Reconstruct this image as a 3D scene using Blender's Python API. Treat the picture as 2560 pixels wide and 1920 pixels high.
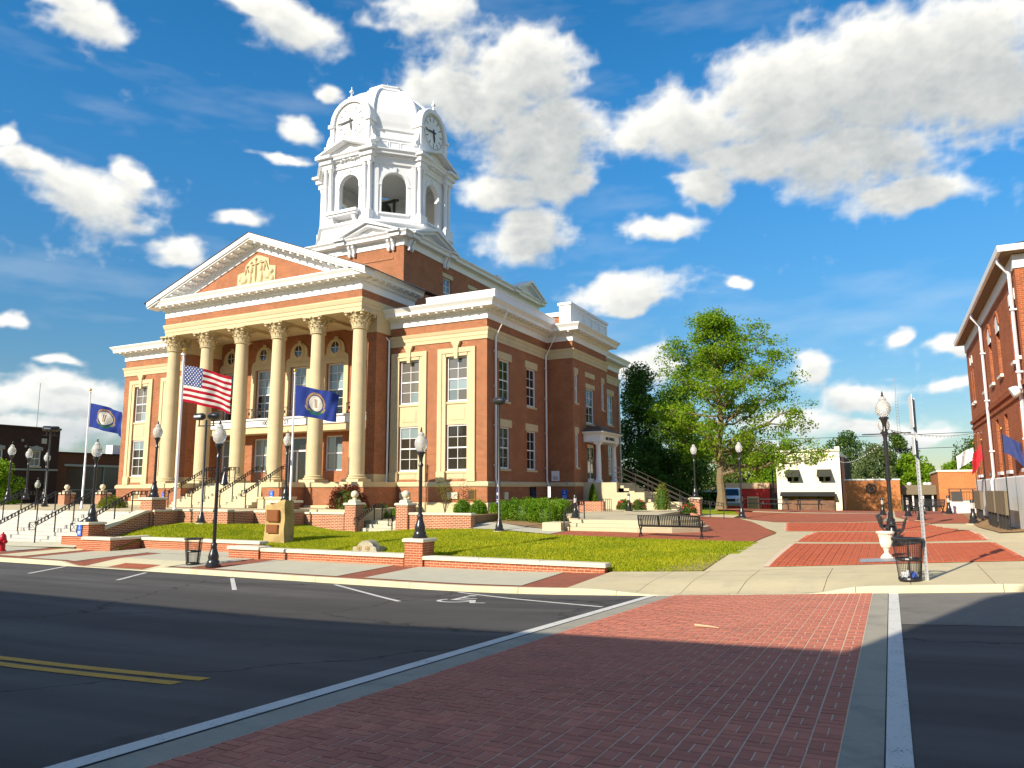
import bpy, math, random
import numpy as np
from mathutils import Matrix, Vector
random.seed(7); rng = np.random.default_rng(7)
R = math.radians
for o in list(bpy.data.objects): bpy.data.objects.remove(o)
sc = bpy.context.scene
col = sc.collection

# ------------------------------------------------------------------ camera
cam = bpy.data.cameras.new('camera'); cam.lens = 26.097; cam.sensor_width = 36; cam.clip_end = 5000; cam.clip_start = .05
camo = bpy.data.objects.new('camera', cam); col.objects.link(camo); sc.camera = camo
yaw, pitch, roll = R(26.67), R(8.15), R(-.213)
cF = Vector((-math.sin(yaw), math.cos(yaw), 0)); cR = Vector((math.cos(yaw), math.sin(yaw), 0)); cU = Vector((0, 0, 1))
f2 = math.cos(pitch)*cF + math.sin(pitch)*cU; u2 = -math.sin(pitch)*cF + math.cos(pitch)*cU
r3 = math.cos(roll)*cR + math.sin(roll)*u2; u3 = -math.sin(roll)*cR + math.cos(roll)*u2
camo.matrix_world = Matrix(((r3.x, u3.x, -f2.x, 0), (r3.y, u3.y, -f2.y, 0), (r3.z, u3.z, -f2.z, 2.0), (0, 0, 0, 1)))

# ------------------------------------------------------------------ light
SUN_EL, SUN_AZ = 28.5, 18.5        # sun behind the camera, to its left: light travels +Y and a little +X
sc.view_settings.view_transform = 'Standard'; sc.view_settings.look = 'None'
sc.view_settings.exposure = .55; sc.view_settings.gamma = 1
sc.view_settings.use_curve_mapping = False
sl = bpy.data.lights.new('sun', 'SUN'); sl.energy = 4.9; sl.angle = R(.5); sl.color = (1, .90, .74)
so = bpy.data.objects.new('sun', sl); col.objects.link(so)
ld = Vector((math.sin(R(SUN_AZ))*math.cos(R(SUN_EL)), math.cos(R(SUN_AZ))*math.cos(R(SUN_EL)), -math.sin(R(SUN_EL))))
so.rotation_euler = ld.to_track_quat('-Z', 'Y').to_euler()

# ------------------------------------------------------------------ node helpers
class NT:
    def __init__(s, nt): s.nt = nt; s.n = nt.nodes; s.l = nt.links
    def node(s, t, **kw):
        n = s.n.new(t)
        for k, v in kw.items():
            if k == 'ins':
                for kk, vv in v.items(): s.set(n.inputs[kk], vv)
            else: setattr(n, k, v)
        return n
    def set(s, sock, v):
        if hasattr(v, 'is_linked') or isinstance(v, bpy.types.NodeSocket): s.l.new(v, sock)
        else: sock.default_value = v
    def m(s, op, a, b=None, c=None, clamp=False):
        n = s.n.new('ShaderNodeMath'); n.operation = op; n.use_clamp = clamp
        for i, v in enumerate((a, b, c)):
            if v is not None: s.set(n.inputs[i], v)
        return n.outputs[0]
    def vm(s, op, a, b=None, out=0):
        n = s.n.new('ShaderNodeVectorMath'); n.operation = op
        s.set(n.inputs[0], a)
        if b is not None: s.set(n.inputs[3 if op == 'SCALE' else 1], b)
        return n.outputs[out]
    def mix(s, f, a, b, mode='MIX'):
        n = s.n.new('ShaderNodeMix'); n.data_type = 'RGBA'; n.blend_type = mode
        s.set(n.inputs[0], f); s.set(n.inputs[6], a); s.set(n.inputs[7], b); return n.outputs[2]
    def noise(s, vec, scale, detail=4, rough=.55, out=0):
        n = s.n.new('ShaderNodeTexNoise'); n.inputs['Scale'].default_value = scale
        n.inputs['Detail'].default_value = detail; n.inputs['Roughness'].default_value = rough
        if vec is not None: s.l.new(vec, n.inputs['Vector'])
        return n.outputs[out]
    def ramp(s, f, lo, hi, a=0., b=1., smooth=True):
        n = s.n.new('ShaderNodeMapRange'); n.interpolation_type = 'SMOOTHSTEP' if smooth else 'LINEAR'
        s.set(n.inputs[0], f); n.inputs[1].default_value = lo; n.inputs[2].default_value = hi
        n.inputs[3].default_value = a; n.inputs[4].default_value = b; return n.outputs[0]
def c4(c): return (c[0], c[1], c[2], 1)

# ------------------------------------------------------------------ sky
w = bpy.data.worlds.new('World'); sc.world = w; w.use_nodes = True
t = NT(w.node_tree); t.n.clear()
sky = t.node('ShaderNodeTexSky', sky_type='NISHITA', sun_disc=False, sun_elevation=R(SUN_EL), sun_rotation=R(180+SUN_AZ), altitude=100, air_density=1.0, dust_density=.25, ozone_density=2.6)
hs = t.node('ShaderNodeHueSaturation', ins={'Hue': .496, 'Saturation': 1.36, 'Value': 1.36, 'Color': sky.outputs[0]})
nrm = t.node('ShaderNodeSeparateXYZ', ins={0: t.vm('NORMALIZE', t.node('ShaderNodeTexCoord').outputs['Generated'])})
skc = t.vm('SCALE', hs.outputs[0], t.ramp(nrm.outputs[2], -.05, .5, .46, 1.08))
bg = t.node('ShaderNodeBackground', ins={0: skc, 1: .086}); wo = t.node('ShaderNodeOutputWorld')
t.l.new(bg.outputs[0], wo.inputs[0])
# broken cumulus: a high shell whose density and light are worked out here and stored per vertex
CL = [(3.0, 28.2, 6.5, 3.5), (-4.9, 28.0, 5.4, 3.2), (-12.3, 26.8, 4.4, 2.3), (7.2, 25.4, 4.0, 3.5), (-0.5, 23.3, 5.2, 2.4), (2.5, 19.6, 2.9, 1.0), (-11.5, 22.0, 1.5, 1.1), (-7.2, 24.1, 3.6, 1.9), (-26.4, 31.7, 4.6, 2.6), (-34.5, 34.6, 3.5, 1.4), (-23.8, 26.4, 3.7, 2.7), (-32.1, 29.5, 4.3, 1.4), (-27.6, 22.5, 3.1, 1.2), (-25.7, 19.4, 3.0, 1.7), (-29.1, 28.9, 3.7, 1.8), (-23.5, 23.1, 2.1, 1.3), (-43.4, 32.7, 2.6, 1.4), (-46.9, 33.7, 2.1, 0.7), (-57.7, 30.1, 1.8, 1.4), (-59.4, 31.3, 1.3, 0.8), (-57.5, 19.4, 3.3, 1.8), (-61.2, 21.4, 1.5, 1.0), (-54.8, 21.2, 1.3, 1.2), (-62.3, 22.4, 0.7, 0.7), (-50.9, 17.1, 1.8, 1.0), (-43.8, 26.6, 1.5, 0.9), (-41.8, 29.2, 0.9, 0.5), (-45.1, 24.4, 1.6, 0.3), (-47.5, 19.9, 1.2, 0.6), (-18.8, 15.4, 4.0, 1.4), (-15.1, 19.2, 2.5, 0.8), (-17.8, 14.2, 3.1, 0.6), (-58.7, 6.4, 5.2, 1.4), (-59.8, 3.9, 4.2, 1.2), (-61.2, 10.7, 1.0, 0.5), (-55.4, 5.0, 1.7, 1.6), (-58.4, 9.0, 1.1, 0.4), (-16.1, 9.5, 2.2, 1.5), (-4.7, 8.8, 1.3, 1.2), (-1.0, 6.5, 2.1, 1.0), (1.9, 10.8, 0.8, 0.5), (4.7, 9.6, 1.2, 0.5), (-9.0, 15.1, 1.0, 0.3), (-6.3, 4.4, 4.0, 0.9), (-0.3, 4.3, 2.0, 0.6), (4.3, 7.1, 1.4, 0.4), (-21.8, 10.2, 1.4, 1.1), (-7.1, 2.6, 3.7, 0.6), (2.5, 3.6, 2.1, 0.6)]
_lat = np.random.default_rng(21).random((64, 64, 64)).astype(np.float32)
def vnoise(p):
    i = np.floor(p).astype(int); f = p-i; f = f*f*f*(f*(f*6-15)+10); i &= 63; j = (i+1) & 63
    x0, y0, z0 = i.T; x1, y1, z1 = j.T; fx, fy, fz = f.T; L = _lat
    a = L[x0, y0, z0]*(1-fx)+L[x1, y0, z0]*fx; b = L[x0, y1, z0]*(1-fx)+L[x1, y1, z0]*fx
    c = L[x0, y0, z1]*(1-fx)+L[x1, y0, z1]*fx; d = L[x0, y1, z1]*(1-fx)+L[x1, y1, z1]*fx
    return (a*(1-fy)+b*fy)*(1-fz)+(c*(1-fy)+d*fy)*fz
def fbm(p, o, gain=.5, bill=False):
    s_ = 0; a = 1; n = 0
    for k in range(o):
        v = vnoise(p*(2.03**k)+k*17.3)
        if bill: v = 1-np.abs(2*v-1)
        s_ = s_+a*v; n += a; a *= gain
    return s_/n
def cloud_field(az, el):
    """density from azimuth and elevation in degrees (flat arrays)"""
    ce = np.cos(np.radians(el)); d = np.stack([np.sin(np.radians(az))*ce, np.cos(np.radians(az))*ce, np.sin(np.radians(el))*1.5], -1)
    wa = (fbm(d*9+3, 3)-.5)*3.0; wb = (fbm(d*9+41, 3)-.5)*2.0; wa2 = (fbm(d*34+7, 3)-.5)*1.3; wb2 = (fbm(d*34+91, 3)-.5)*1.0
    A = az+wa+wa2; B = el+wb+wb2; acc = np.zeros(len(az))
    for a0, e0, wx, wy in CL:
        q_ = (((A-a0)*np.cos(np.radians(e0)))/wx)**2+((B-e0)/wy)**2; e_ = np.exp(-.80*q_); acc = np.maximum(acc, e_)+.15*np.minimum(acc, e_)
    out = np.clip((np.abs(((az+18+180) % 360)-180)-48)/14, 0, 1)          # beyond the frame: the same kind of cloud, thickened to whiten the fill light
    gen = np.clip((fbm(d*np.array([4.2, 4.2, 6.5])+11, 3)-.53)/.14, 0, 1)*out
    sd = np.clip((np.hypot(((az-201+180) % 360)-180, el-32)-14)/10, 0, 1); acc = np.maximum(acc, gen*sd)
    f = (fbm(d*15, 6, .52)-.5)*1.5+(fbm(d*38+5, 5, .52, True)-.55)*.60
    wisp = np.clip((fbm(d*np.array([6, 6, 16])+60, 5, .6)-.55)/.3, 0, 1)*.13*(el > 2)
    v_ = np.clip((acc*1.05+f*(.60+.05*np.minimum(acc, 1))-.25)/.56, 0, 1); return v_*v_*(3-2*v_), wisp*sd
def cloud_shell(name, azs, els, R_):
    A, Eg = np.meshgrid(azs, els); sh_ = A.shape; A = A.ravel(); Eg = Eg.ravel(); D, ws = cloud_field(A, Eg); D2 = D.reshape(sh_)
    # optical depth towards the light (up and to the left)
    da, de = azs[1]-azs[0], els[1]-els[0]; T = np.zeros(sh_)
    for st in (.35, .8, 1.5, 2.6, 4.4):
        kx, ky = int(round(-st*.35/da)), int(round(st*.8/de)); T += np.clip(np.roll(np.roll(D2, -ky, 0), -kx, 1), 0, 1)
    T = T/5; T = T.ravel(); rq = np.stack([A*.8+Eg*.6, Eg*1.1-A*.5, A*.31+Eg*.77], -1); det = (fbm(rq*.42, 6, .56)-.5)+.35*(fbm(rq*1.3+9, 4, .55, True)-.6)
    lit = np.clip(1.28-.98*T**1.2+det*.45, .0, 1); hz_ = np.exp(-np.maximum(Eg, 0)/7.)[:, None]
    c = np.array([.40, .45, .48])[None]*(1-lit[:, None])+np.array([1.12, 1.10, 1.02])[None]*lit[:, None]; c = c*(1-.45*hz_)+np.array([.86, .93, 1.0])[None]*.45*hz_
    al = np.clip(np.maximum(D, ws), 0, 1)*np.clip((Eg+.4)/1.5, 0, 1)
    P = np.stack([np.sin(np.radians(A))*np.cos(np.radians(Eg)), np.cos(np.radians(A))*np.cos(np.radians(Eg)), np.sin(np.radians(Eg))], -1)*R_
    nx = len(azs); I = np.arange((len(els)-1)*nx).reshape(len(els)-1, nx)[:, :-1].ravel(); Q = np.stack([I, I+1, I+nx+1, I+nx], -1); Q = Q[(al[Q] > .004).any(1)]
    u, inv = np.unique(Q, return_inverse=True); Q = inv.reshape(-1, 4); me = bpy.data.meshes.new(name); me.vertices.add(len(u)); me.vertices.foreach_set('co', P[u].astype(np.float32).ravel())
    me.loops.add(Q.size); me.loops.foreach_set('vertex_index', Q.ravel().astype(np.int32)); me.polygons.add(len(Q)); me.polygons.foreach_set('loop_start', np.arange(len(Q))*4); me.polygons.foreach_set('loop_total', np.full(len(Q), 4)); me.update()
    at_ = me.attributes.new('cloud', 'FLOAT_COLOR', 'POINT'); at_.data.foreach_set('color', np.concatenate([c[u], al[u][:, None]], 1).astype(np.float32).ravel()); me.materials.append(cm_)
    o = bpy.data.objects.new(name, me); col.objects.link(o); o['kind'] = 'structure'
cm_ = bpy.data.materials.new('cloud'); cm_.use_nodes = True; cm_.cycles.emission_sampling = 'NONE'; q = NT(cm_.node_tree); q.n.clear()
at_ = q.node('ShaderNodeAttribute', attribute_name='cloud'); em = q.node('ShaderNodeEmission', ins={0: at_.outputs['Color'], 1: .68}); tr = q.node('ShaderNodeBsdfTransparent'); mx = q.node('ShaderNodeMixShader', ins={0: at_.outputs['Alpha'], 1: tr.outputs[0], 2: em.outputs[0]}); mo = q.node('ShaderNodeOutputMaterial', ins={0: mx.outputs[0]})
cloud_shell('sky', np.arange(-66, 14, .115), np.arange(-.3, 46, .115), 3200)
cloud_shell('sky', np.arange(14-.115, 294.1, 1.), np.arange(-.3, 72, 1.), 3200)

# ------------------------------------------------------------------ materials
M = {}
def uvw(q):
    """wall coordinates: along the wall, height, 0 (all walls here are axis aligned)"""
    ge = q.node('ShaderNodeNewGeometry'); p = q.node('ShaderNodeSeparateXYZ'); q.l.new(ge.outputs['Position'], p.inputs[0])
    n = q.node('ShaderNodeSeparateXYZ'); q.l.new(ge.outputs['True Normal'], n.inputs[0])
    f = q.m('GREATER_THAN', q.m('ABSOLUTE', n.outputs[0]), .6)
    u = q.m('ADD', q.m('MULTIPLY', p.outputs[1], f), q.m('MULTIPLY', p.outputs[0], q.m('SUBTRACT', 1, f)))
    return u, p.outputs[2], ge.outputs['Position']
def new(name):
    m = bpy.data.materials.new(name); m.use_nodes = True; q = NT(m.node_tree); b = q.n['Principled BSDF']; M[name] = m
    return m, q, b
def plain(name, c, rough=.6, var=.12, scale=6, metal=0, spec=.5, bump=0, bscale=60, dirt=None, rnd=0, streak=0):
    m, q, b = new(name)
    ge = q.node('ShaderNodeNewGeometry'); pos = ge.outputs['Position']
    n = q.noise(pos, scale, 5, .6); n2 = q.noise(pos, scale*7, 4, .6)
    f = q.m('ADD', q.m('MULTIPLY', q.m('SUBTRACT', n, .5), 1.4), q.m('MULTIPLY', q.m('SUBTRACT', n2, .5), .8))
    if streak:
        mp = q.vm('MULTIPLY', pos, (3., 3., .25)); f = q.m('ADD', f, q.m('MULTIPLY', q.m('SUBTRACT', q.noise(mp, 2, 4), .5), streak))
    if rnd:
        oi = q.node('ShaderNodeObjectInfo'); f = q.m('ADD', f, q.m('MULTIPLY', q.m('SUBTRACT', oi.outputs['Random'], .5), rnd))
    k = q.m('ADD', 1, q.m('MULTIPLY', f, var*2))
    cc = q.vm('SCALE', tuple(c), k)
    if dirt:
        dn = q.ramp(q.noise(pos, dirt[1], 6, .65), .48, .72, 0, dirt[2]); cc = q.mix(dn, cc, c4(dirt[0]))
    q.l.new(cc, b.inputs['Base Color']); b.inputs['Roughness'].default_value = rough; b.inputs['Metallic'].default_value = metal
    b.inputs['Specular IOR Level'].default_value = spec
    if bump:
        bn = q.node('ShaderNodeBump', ins={'Strength': bump, 'Distance': .01, 'Height': q.noise(pos, bscale, 5, .65)}); q.l.new(bn.outputs[0], b.inputs['Normal'])
    return m
def brick(name, c1, c2, mortar, bw=.215, rh=.06, ms=.008, var=.25, bump=.5):
    m, q, b = new(name); u, z, pos = uvw(q)
    vec = q.node('ShaderNodeCombineXYZ', ins={0: u, 1: z, 2: 0.}).outputs[0]
    bt = q.node('ShaderNodeTexBrick', offset=.5, ins={'Vector': vec, 'Color1': c4(c1), 'Color2': c4(c2), 'Mortar': c4(mortar), 'Scale': 1., 'Mortar Size': ms, 'Mortar Smooth': .1, 'Bias': 0., 'Brick Width': bw, 'Row Height': rh})
    n = q.noise(pos, 1.1, 5, .6); n2 = q.noise(pos, 14, 4, .6)
    k = q.m('ADD', 1, q.m('ADD', q.m('MULTIPLY', q.m('SUBTRACT', n, .5), var*1.6), q.m('MULTIPLY', q.m('SUBTRACT', n2, .5), var)))
    cc = q.vm('SCALE', bt.outputs['Color'], k)
    q.l.new(cc, b.inputs['Base Color']); b.inputs['Roughness'].default_value = .85; b.inputs['Specular IOR Level'].default_value = .25
    bn = q.node('ShaderNodeBump', ins={'Strength': bump, 'Distance': .008, 'Height': q.m('SUBTRACT', 1, bt.outputs['Fac'])}); q.l.new(bn.outputs[0], b.inputs['Normal'])
    return m
brick('brick_court', (.35, .088, .028), (.19, .046, .017), (.47, .27, .15), var=.42, ms=.010)
brick('brick_terrace', (.38, .105, .05), (.26, .066, .032), (.60, .40, .26), bw=.22, rh=.072, ms=.013)
brick('brick_right', (.39, .092, .028), (.25, .056, .018), (.42, .21, .11), rh=.066, var=.35)
brick('brick_orange', (.52, .155, .040), (.40, .11, .030), (.54, .27, .12), rh=.08, ms=.012)
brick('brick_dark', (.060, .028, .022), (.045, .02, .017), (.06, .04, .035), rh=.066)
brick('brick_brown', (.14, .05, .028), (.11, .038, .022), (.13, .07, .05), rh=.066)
plain('brick_piece', (.37, .105, .05), .85, .16, 9, spec=.25, rnd=.9, bump=.25, bscale=90)
plain('mortar', (.66, .47, .30), .9, .1, 20, spec=.2)
plain('limestone', (.60, .49, .29), .8, .07, 1.3, spec=.3, bump=.12, dirt=((.40, .34, .24), .9, .35), streak=.25)
plain('capstone', (.70, .63, .46), .8, .09, 2.5, spec=.3, bump=.2, dirt=((.45, .40, .30), 2.3, .35))
plain('white_paint', (.80, .80, .78), .5, .03, 2, spec=.4, dirt=((.62, .61, .56), 1.1, .22), streak=.12)
plain('tower_paint', (.78, .79, .80), .5, .03, 1.4, spec=.4, dirt=((.60, .61, .60), .8, .20), streak=.18)
plain('sash_paint', (.78, .77, .76), .45, .03, 3, spec=.4)
plain('gutter', (.86, .85, .82), .4, .05, 3, spec=.5)
plain('black_iron', (.018, .018, .019), .38, .1, 9, spec=.5)
plain('black_post', (.020, .020, .022), .3, .15, 4, spec=.6)
plain('rail_brown', (.045, .032, .022), .4, .1, 9)
plain('concrete', (.57, .485, .30), .9, .08, .9, spec=.25, bump=.15, bscale=140, dirt=((.36, .32, .23), 1.4, .4))
plain('concrete_grey', (.50, .47, .35), .9, .07, 1.3, spec=.25, bump=.15, bscale=140, dirt=((.36, .36, .30), 1.7, .35), rnd=.25)
plain('kerb_concrete', (.62, .56, .36), .85, .08, 1.7, spec=.25, bump=.2, bscale=110, dirt=((.34, .30, .20), 1.1, .45), rnd=.25)
plain('stair_stone', (.52, .50, .44), .8, .06, 1.4, spec=.3, rnd=.22, dirt=((.42, .41, .36), 2.2, .3))
plain('stair_concrete', (.56, .48, .31), .85, .06, 1.6, spec=.3, dirt=((.40, .35, .25), 1.8, .3))
plain('band_concrete', (.36, .33, .26), .9, .1, 2.2, spec=.25, bump=.2, bscale=150, dirt=((.17, .17, .15), 1.8, .5))
plain('mulch', (.32, .20, .10), .95, .35, 22, spec=.1, bump=.9, bscale=40)
plain('dry_grass', (.30, .25, .09), .95, .3, 14, spec=.1, bump=.6, bscale=30)
plain('soil', (.10, .07, .045), .95, .3, 9, spec=.1, bump=.6, bscale=30)
plain('rock_tan', (.46, .33, .14), .9, .22, 3, spec=.2, bump=.6, bscale=14, dirt=((.20, .13, .06), 2.4, .55))
plain('rock_grey', (.40, .36, .26), .9, .2, 5, spec=.2, bump=.6, bscale=18, dirt=((.22, .19, .13), 3, .5))
plain('bronze', (.34, .13, .05), .4, .15, 14, metal=.6)
plain('gold', (.75, .46, .10), .3, .08, 14, metal=.9)
plain('plaque', (.10, .07, .03), .4, .5, 30, metal=.5)
plain('sign_blue', (.02, .12, .62), .45, .03, 9)
plain('navy', (.02, .02, .10), .45, .05, 9)
plain('sign_white', (.80, .80, .80), .5, .02, 9)
plain('alu', (.62, .64, .66), .35, .05, 9, metal=.7)
plain('pole_white', (.78, .76, .80), .3, .03, 9, metal=.2)
plain('hydrant_red', (.42, .008, .02), .35, .12, 8)
plain('roof_dark', (.05, .045, .04), .8, .15, 6)
plain('roof_brown', (.10, .06, .035), .7, .15, 6)
plain('soffit', (.20, .13, .07), .8, .15, 5)
plain('cream_wall', (.80, .74, .58), .8, .04, 1.5, dirt=((.62, .55, .42), 1.2, .2))
plain('red_wall', (.42, .02, .018), .8, .06, 1.5)
plain('tan_trim', (.62, .40, .24), .8, .05, 3)
plain('door_tan', (.30, .22, .10), .7, .1, 9)
plain('awning', (.035, .036, .025), .9, .1, 5)
plain('mural', (.20, .10, .06), .8, .3, 1.6, dirt=((.05, .035, .025), 1.1, .7))
plain('stone_base', (.66, .66, .64), .85, .08, 2, dirt=((.50, .50, .47), 1.8, .3))
plain('slab_brown', (.16, .125, .075), .45, .08, 6)
plain('storefront', (.035, .04, .04), .12, .1, 5, spec=.5)
plain('grey_metal', (.30, .31, .32), .5, .05, 5)
plain('dark', (.012, .012, .013), .7, .1, 5)
plain('bark', (.20, .155, .09), .95, .3, 7, spec=.1, bump=.9, bscale=18)
plain('bark_dark', (.09, .07, .05), .95, .3, 7, spec=.1, bump=.8, bscale=18)
plain('white_cloth', (.78, .78, .78), .8, .04, 9)
plain('belltower_dark', (.05, .05, .045), .7, .15, 5)
plain('plaster_tan', (.50, .47, .40), .8, .05, 2)
plain('van_white', (.80, .80, .80), .2, .02, 3, spec=.6)
plain('tyre', (.015, .015, .015), .85, .1, 9)
plain('litter_white', (.8, .8, .8), .7, .15, 20)
plain('litter_blue', (.05, .12, .5), .6, .15, 20)
plain('flower_red', (.55, .05, .05), .7, .2, 20)
def glass(name, c, rough=.04, spec=.9):
    m, q, b = new(name); ge = q.node('ShaderNodeNewGeometry')
    oi = q.node('ShaderNodeObjectInfo')
    k = q.m('ADD', .7, q.m('MULTIPLY', oi.outputs['Random'], .6)); q.l.new(q.vm('SCALE', tuple(c), k), b.inputs['Base Color'])
    b.inputs['Roughness'].default_value = rough; b.inputs['Specular IOR Level'].default_value = spec
    bn = q.node('ShaderNodeBump', ins={'Strength': .05, 'Distance': .02, 'Height': q.noise(ge.outputs['Position'], 2.2, 2)}); q.l.new(bn.outputs[0], b.inputs['Normal'])
    return m
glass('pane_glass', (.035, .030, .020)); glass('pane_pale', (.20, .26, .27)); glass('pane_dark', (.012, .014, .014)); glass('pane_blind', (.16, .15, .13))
m, q, b = new('globe_glass')
b.inputs['Base Color'].default_value = (.80, .80, .76, 1); b.inputs['Roughness'].default_value = .22; b.inputs['Transmission Weight'].default_value = .55; b.inputs['IOR'].default_value = 1.25
m, q, b = new('asphalt'); ge = q.node('ShaderNodeNewGeometry'); pos = ge.outputs['Position']
sp = q.noise(pos, 160, 3, .7); bgn = q.noise(pos, .35, 5, .6); st = q.noise(q.vm('MULTIPLY', pos, (.12, 1., 1.)), 1.6, 5, .6)
k = q.m('ADD', q.m('ADD', .35, q.m('MULTIPLY', sp, .6)), q.m('ADD', q.m('MULTIPLY', bgn, .7), q.m('MULTIPLY', q.m('SUBTRACT', st, .5), .8)))
cr = q.node('ShaderNodeTexVoronoi', feature='DISTANCE_TO_EDGE', ins={'Vector': q.vm('ADD', pos, q.vm('SCALE', q.noise(pos, 1.2, 4, .6, out=1), 1.2)), 'Scale': .16})
ck = q.m('MULTIPLY', q.ramp(cr.outputs[0], .0015, .009, .45, 1.), q.ramp(q.noise(pos, .9, 6, .7), .60, .74, 1., .62))
ck = q.m('MULTIPLY', ck, q.ramp(q.noise(q.vm('MULTIPLY', pos, (.05, .9, 1.)), 1.1, 3, .5), .40, .66, .86, 1.22))
q.l.new(q.vm('SCALE', (.078, .074, .069), q.m('MULTIPLY', k, ck)), b.inputs['Base Color']); b.inputs['Roughness'].default_value = .85; b.inputs['Specular IOR Level'].default_value = .3
bn = q.node('ShaderNodeBump', ins={'Strength': .5, 'Distance': .006, 'Height': sp}); q.l.new(bn.outputs[0], b.inputs['Normal'])
def paint(name, c, wear):
    m, q, b = new(name); ge = q.node('ShaderNodeNewGeometry'); pos = ge.outputs['Position']
    f = q.ramp(q.m('ADD', q.m('MULTIPLY', q.noise(pos, 55, 4, .7), .7), q.m('MULTIPLY', q.noise(pos, 4, 4), .3)), wear, wear+.14)
    q.l.new(q.mix(f, c4(c), (.075, .075, .075, 1)), b.inputs['Base Color']); b.inputs['Roughness'].default_value = .8
plain('asphalt_old', (.20, .185, .16), .9, .16, 1.2, spec=.25, bump=.5, bscale=150, dirt=((.10, .095, .085), .7, .6))
paint('paint_white', (.66, .64, .58), .53); paint('paint_yellow', (.62, .32, .03), .53)
def pavers(name, c, rows, var=.3):
    """small clay pavers too far away to be built one by one"""
    m, q, b = new(name); ge = q.node('ShaderNodeNewGeometry'); pos = ge.outputs['Position']
    bt = q.node('ShaderNodeTexBrick', offset=.5, ins={'Vector': pos, 'Color1': c4(c), 'Color2': c4([v*.72 for v in c]), 'Mortar': c4([v*.55 for v in c]), 'Scale': 1., 'Mortar Size': .006, 'Brick Width': .2, 'Row Height': .1})
    k = q.m('ADD', 1, q.m('ADD', q.m('MULTIPLY', q.m('SUBTRACT', q.noise(pos, .8, 5), .5), var), q.m('MULTIPLY', q.m('SUBTRACT', q.noise(pos, 18, 4), .5), var)))
    q.l.new(q.vm('SCALE', bt.outputs[0], k), b.inputs['Base Color']); b.inputs['Roughness'].default_value = .85
pavers('paver_red', (.44, .115, .045), 1); pavers('paver_brown', (.34, .10, .05), 1)
plain('paver_piece', (.53, .185, .120), .8, .16, 5, spec=.25, rnd=.9, bump=.3, bscale=70, dirt=((.33, .13, .09), .9, .55))
plain('plaza_piece', (.42, .098, .042), .8, .26, 3.5, spec=.25, rnd=.6, dirt=((.30, .08, .045), 1.6, .4))
plain('paver_joint', (.66, .50, .36), .9, .15, 12, spec=.2)
def leafmat(name, c, c2, trans=.35):
    m, q, b = new(name); ge = q.node('ShaderNodeNewGeometry'); pos = ge.outputs['Position']
    f = q.m('ADD', q.m('MULTIPLY', q.noise(pos, .55, 3), .75), q.m('MULTIPLY', ge.outputs['Random Per Island'], .45))
    cc = q.mix(q.ramp(f, .3, .85), c4(c), c4(c2)); q.l.new(cc, b.inputs['Base Color']); b.inputs['Roughness'].default_value = .6; b.inputs['Specular IOR Level'].default_value = .25
    tr = q.node('ShaderNodeBsdfTranslucent', ins={0: q.vm('MULTIPLY', cc, (1.2, 1.35, .5))}); mx = q.node('ShaderNodeMixShader', ins={0: trans})
    q.l.new(b.outputs[0], mx.inputs[1]); q.l.new(tr.outputs[0], mx.inputs[2]); q.l.new(mx.outputs[0], q.n['Material Output'].inputs[0])
leafmat('leaf_main', (.10, .23, .010), (.27, .38, .016), .45); leafmat('leaf_dark', (.03, .085, .012), (.085, .16, .014), .25)
leafmat('leaf_mid', (.045, .11, .02), (.11, .17, .025)); leafmat('leaf_hedge', (.06, .17, .008), (.20, .32, .010)); leafmat('leaf_grey', (.07, .12, .05), (.15, .19, .06))
leafmat('leaf_red', (.12, .02, .012), (.20, .05, .02)); leafmat('leaf_yellow', (.13, .17, .02), (.24, .24, .03)); leafmat('grass_blade', (.19, .26, .008), (.46, .44, .016), .35)
m, q, b = new('grass_ground'); ge = q.node('ShaderNodeNewGeometry'); pos = ge.outputs['Position']
cc = q.mix(q.ramp(q.noise(pos, .5, 6, .65), .35, .7), (.20, .26, .010, 1), (.38, .38, .016, 1)); cc = q.mix(q.ramp(q.noise(pos, 30, 4, .7), .45, .75, 0, .6), cc, (.09, .15, .008, 1))
q.l.new(cc, b.inputs['Base Color']); b.inputs['Roughness'].default_value = .95; b.inputs['Specular IOR Level'].default_value = .1

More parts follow.
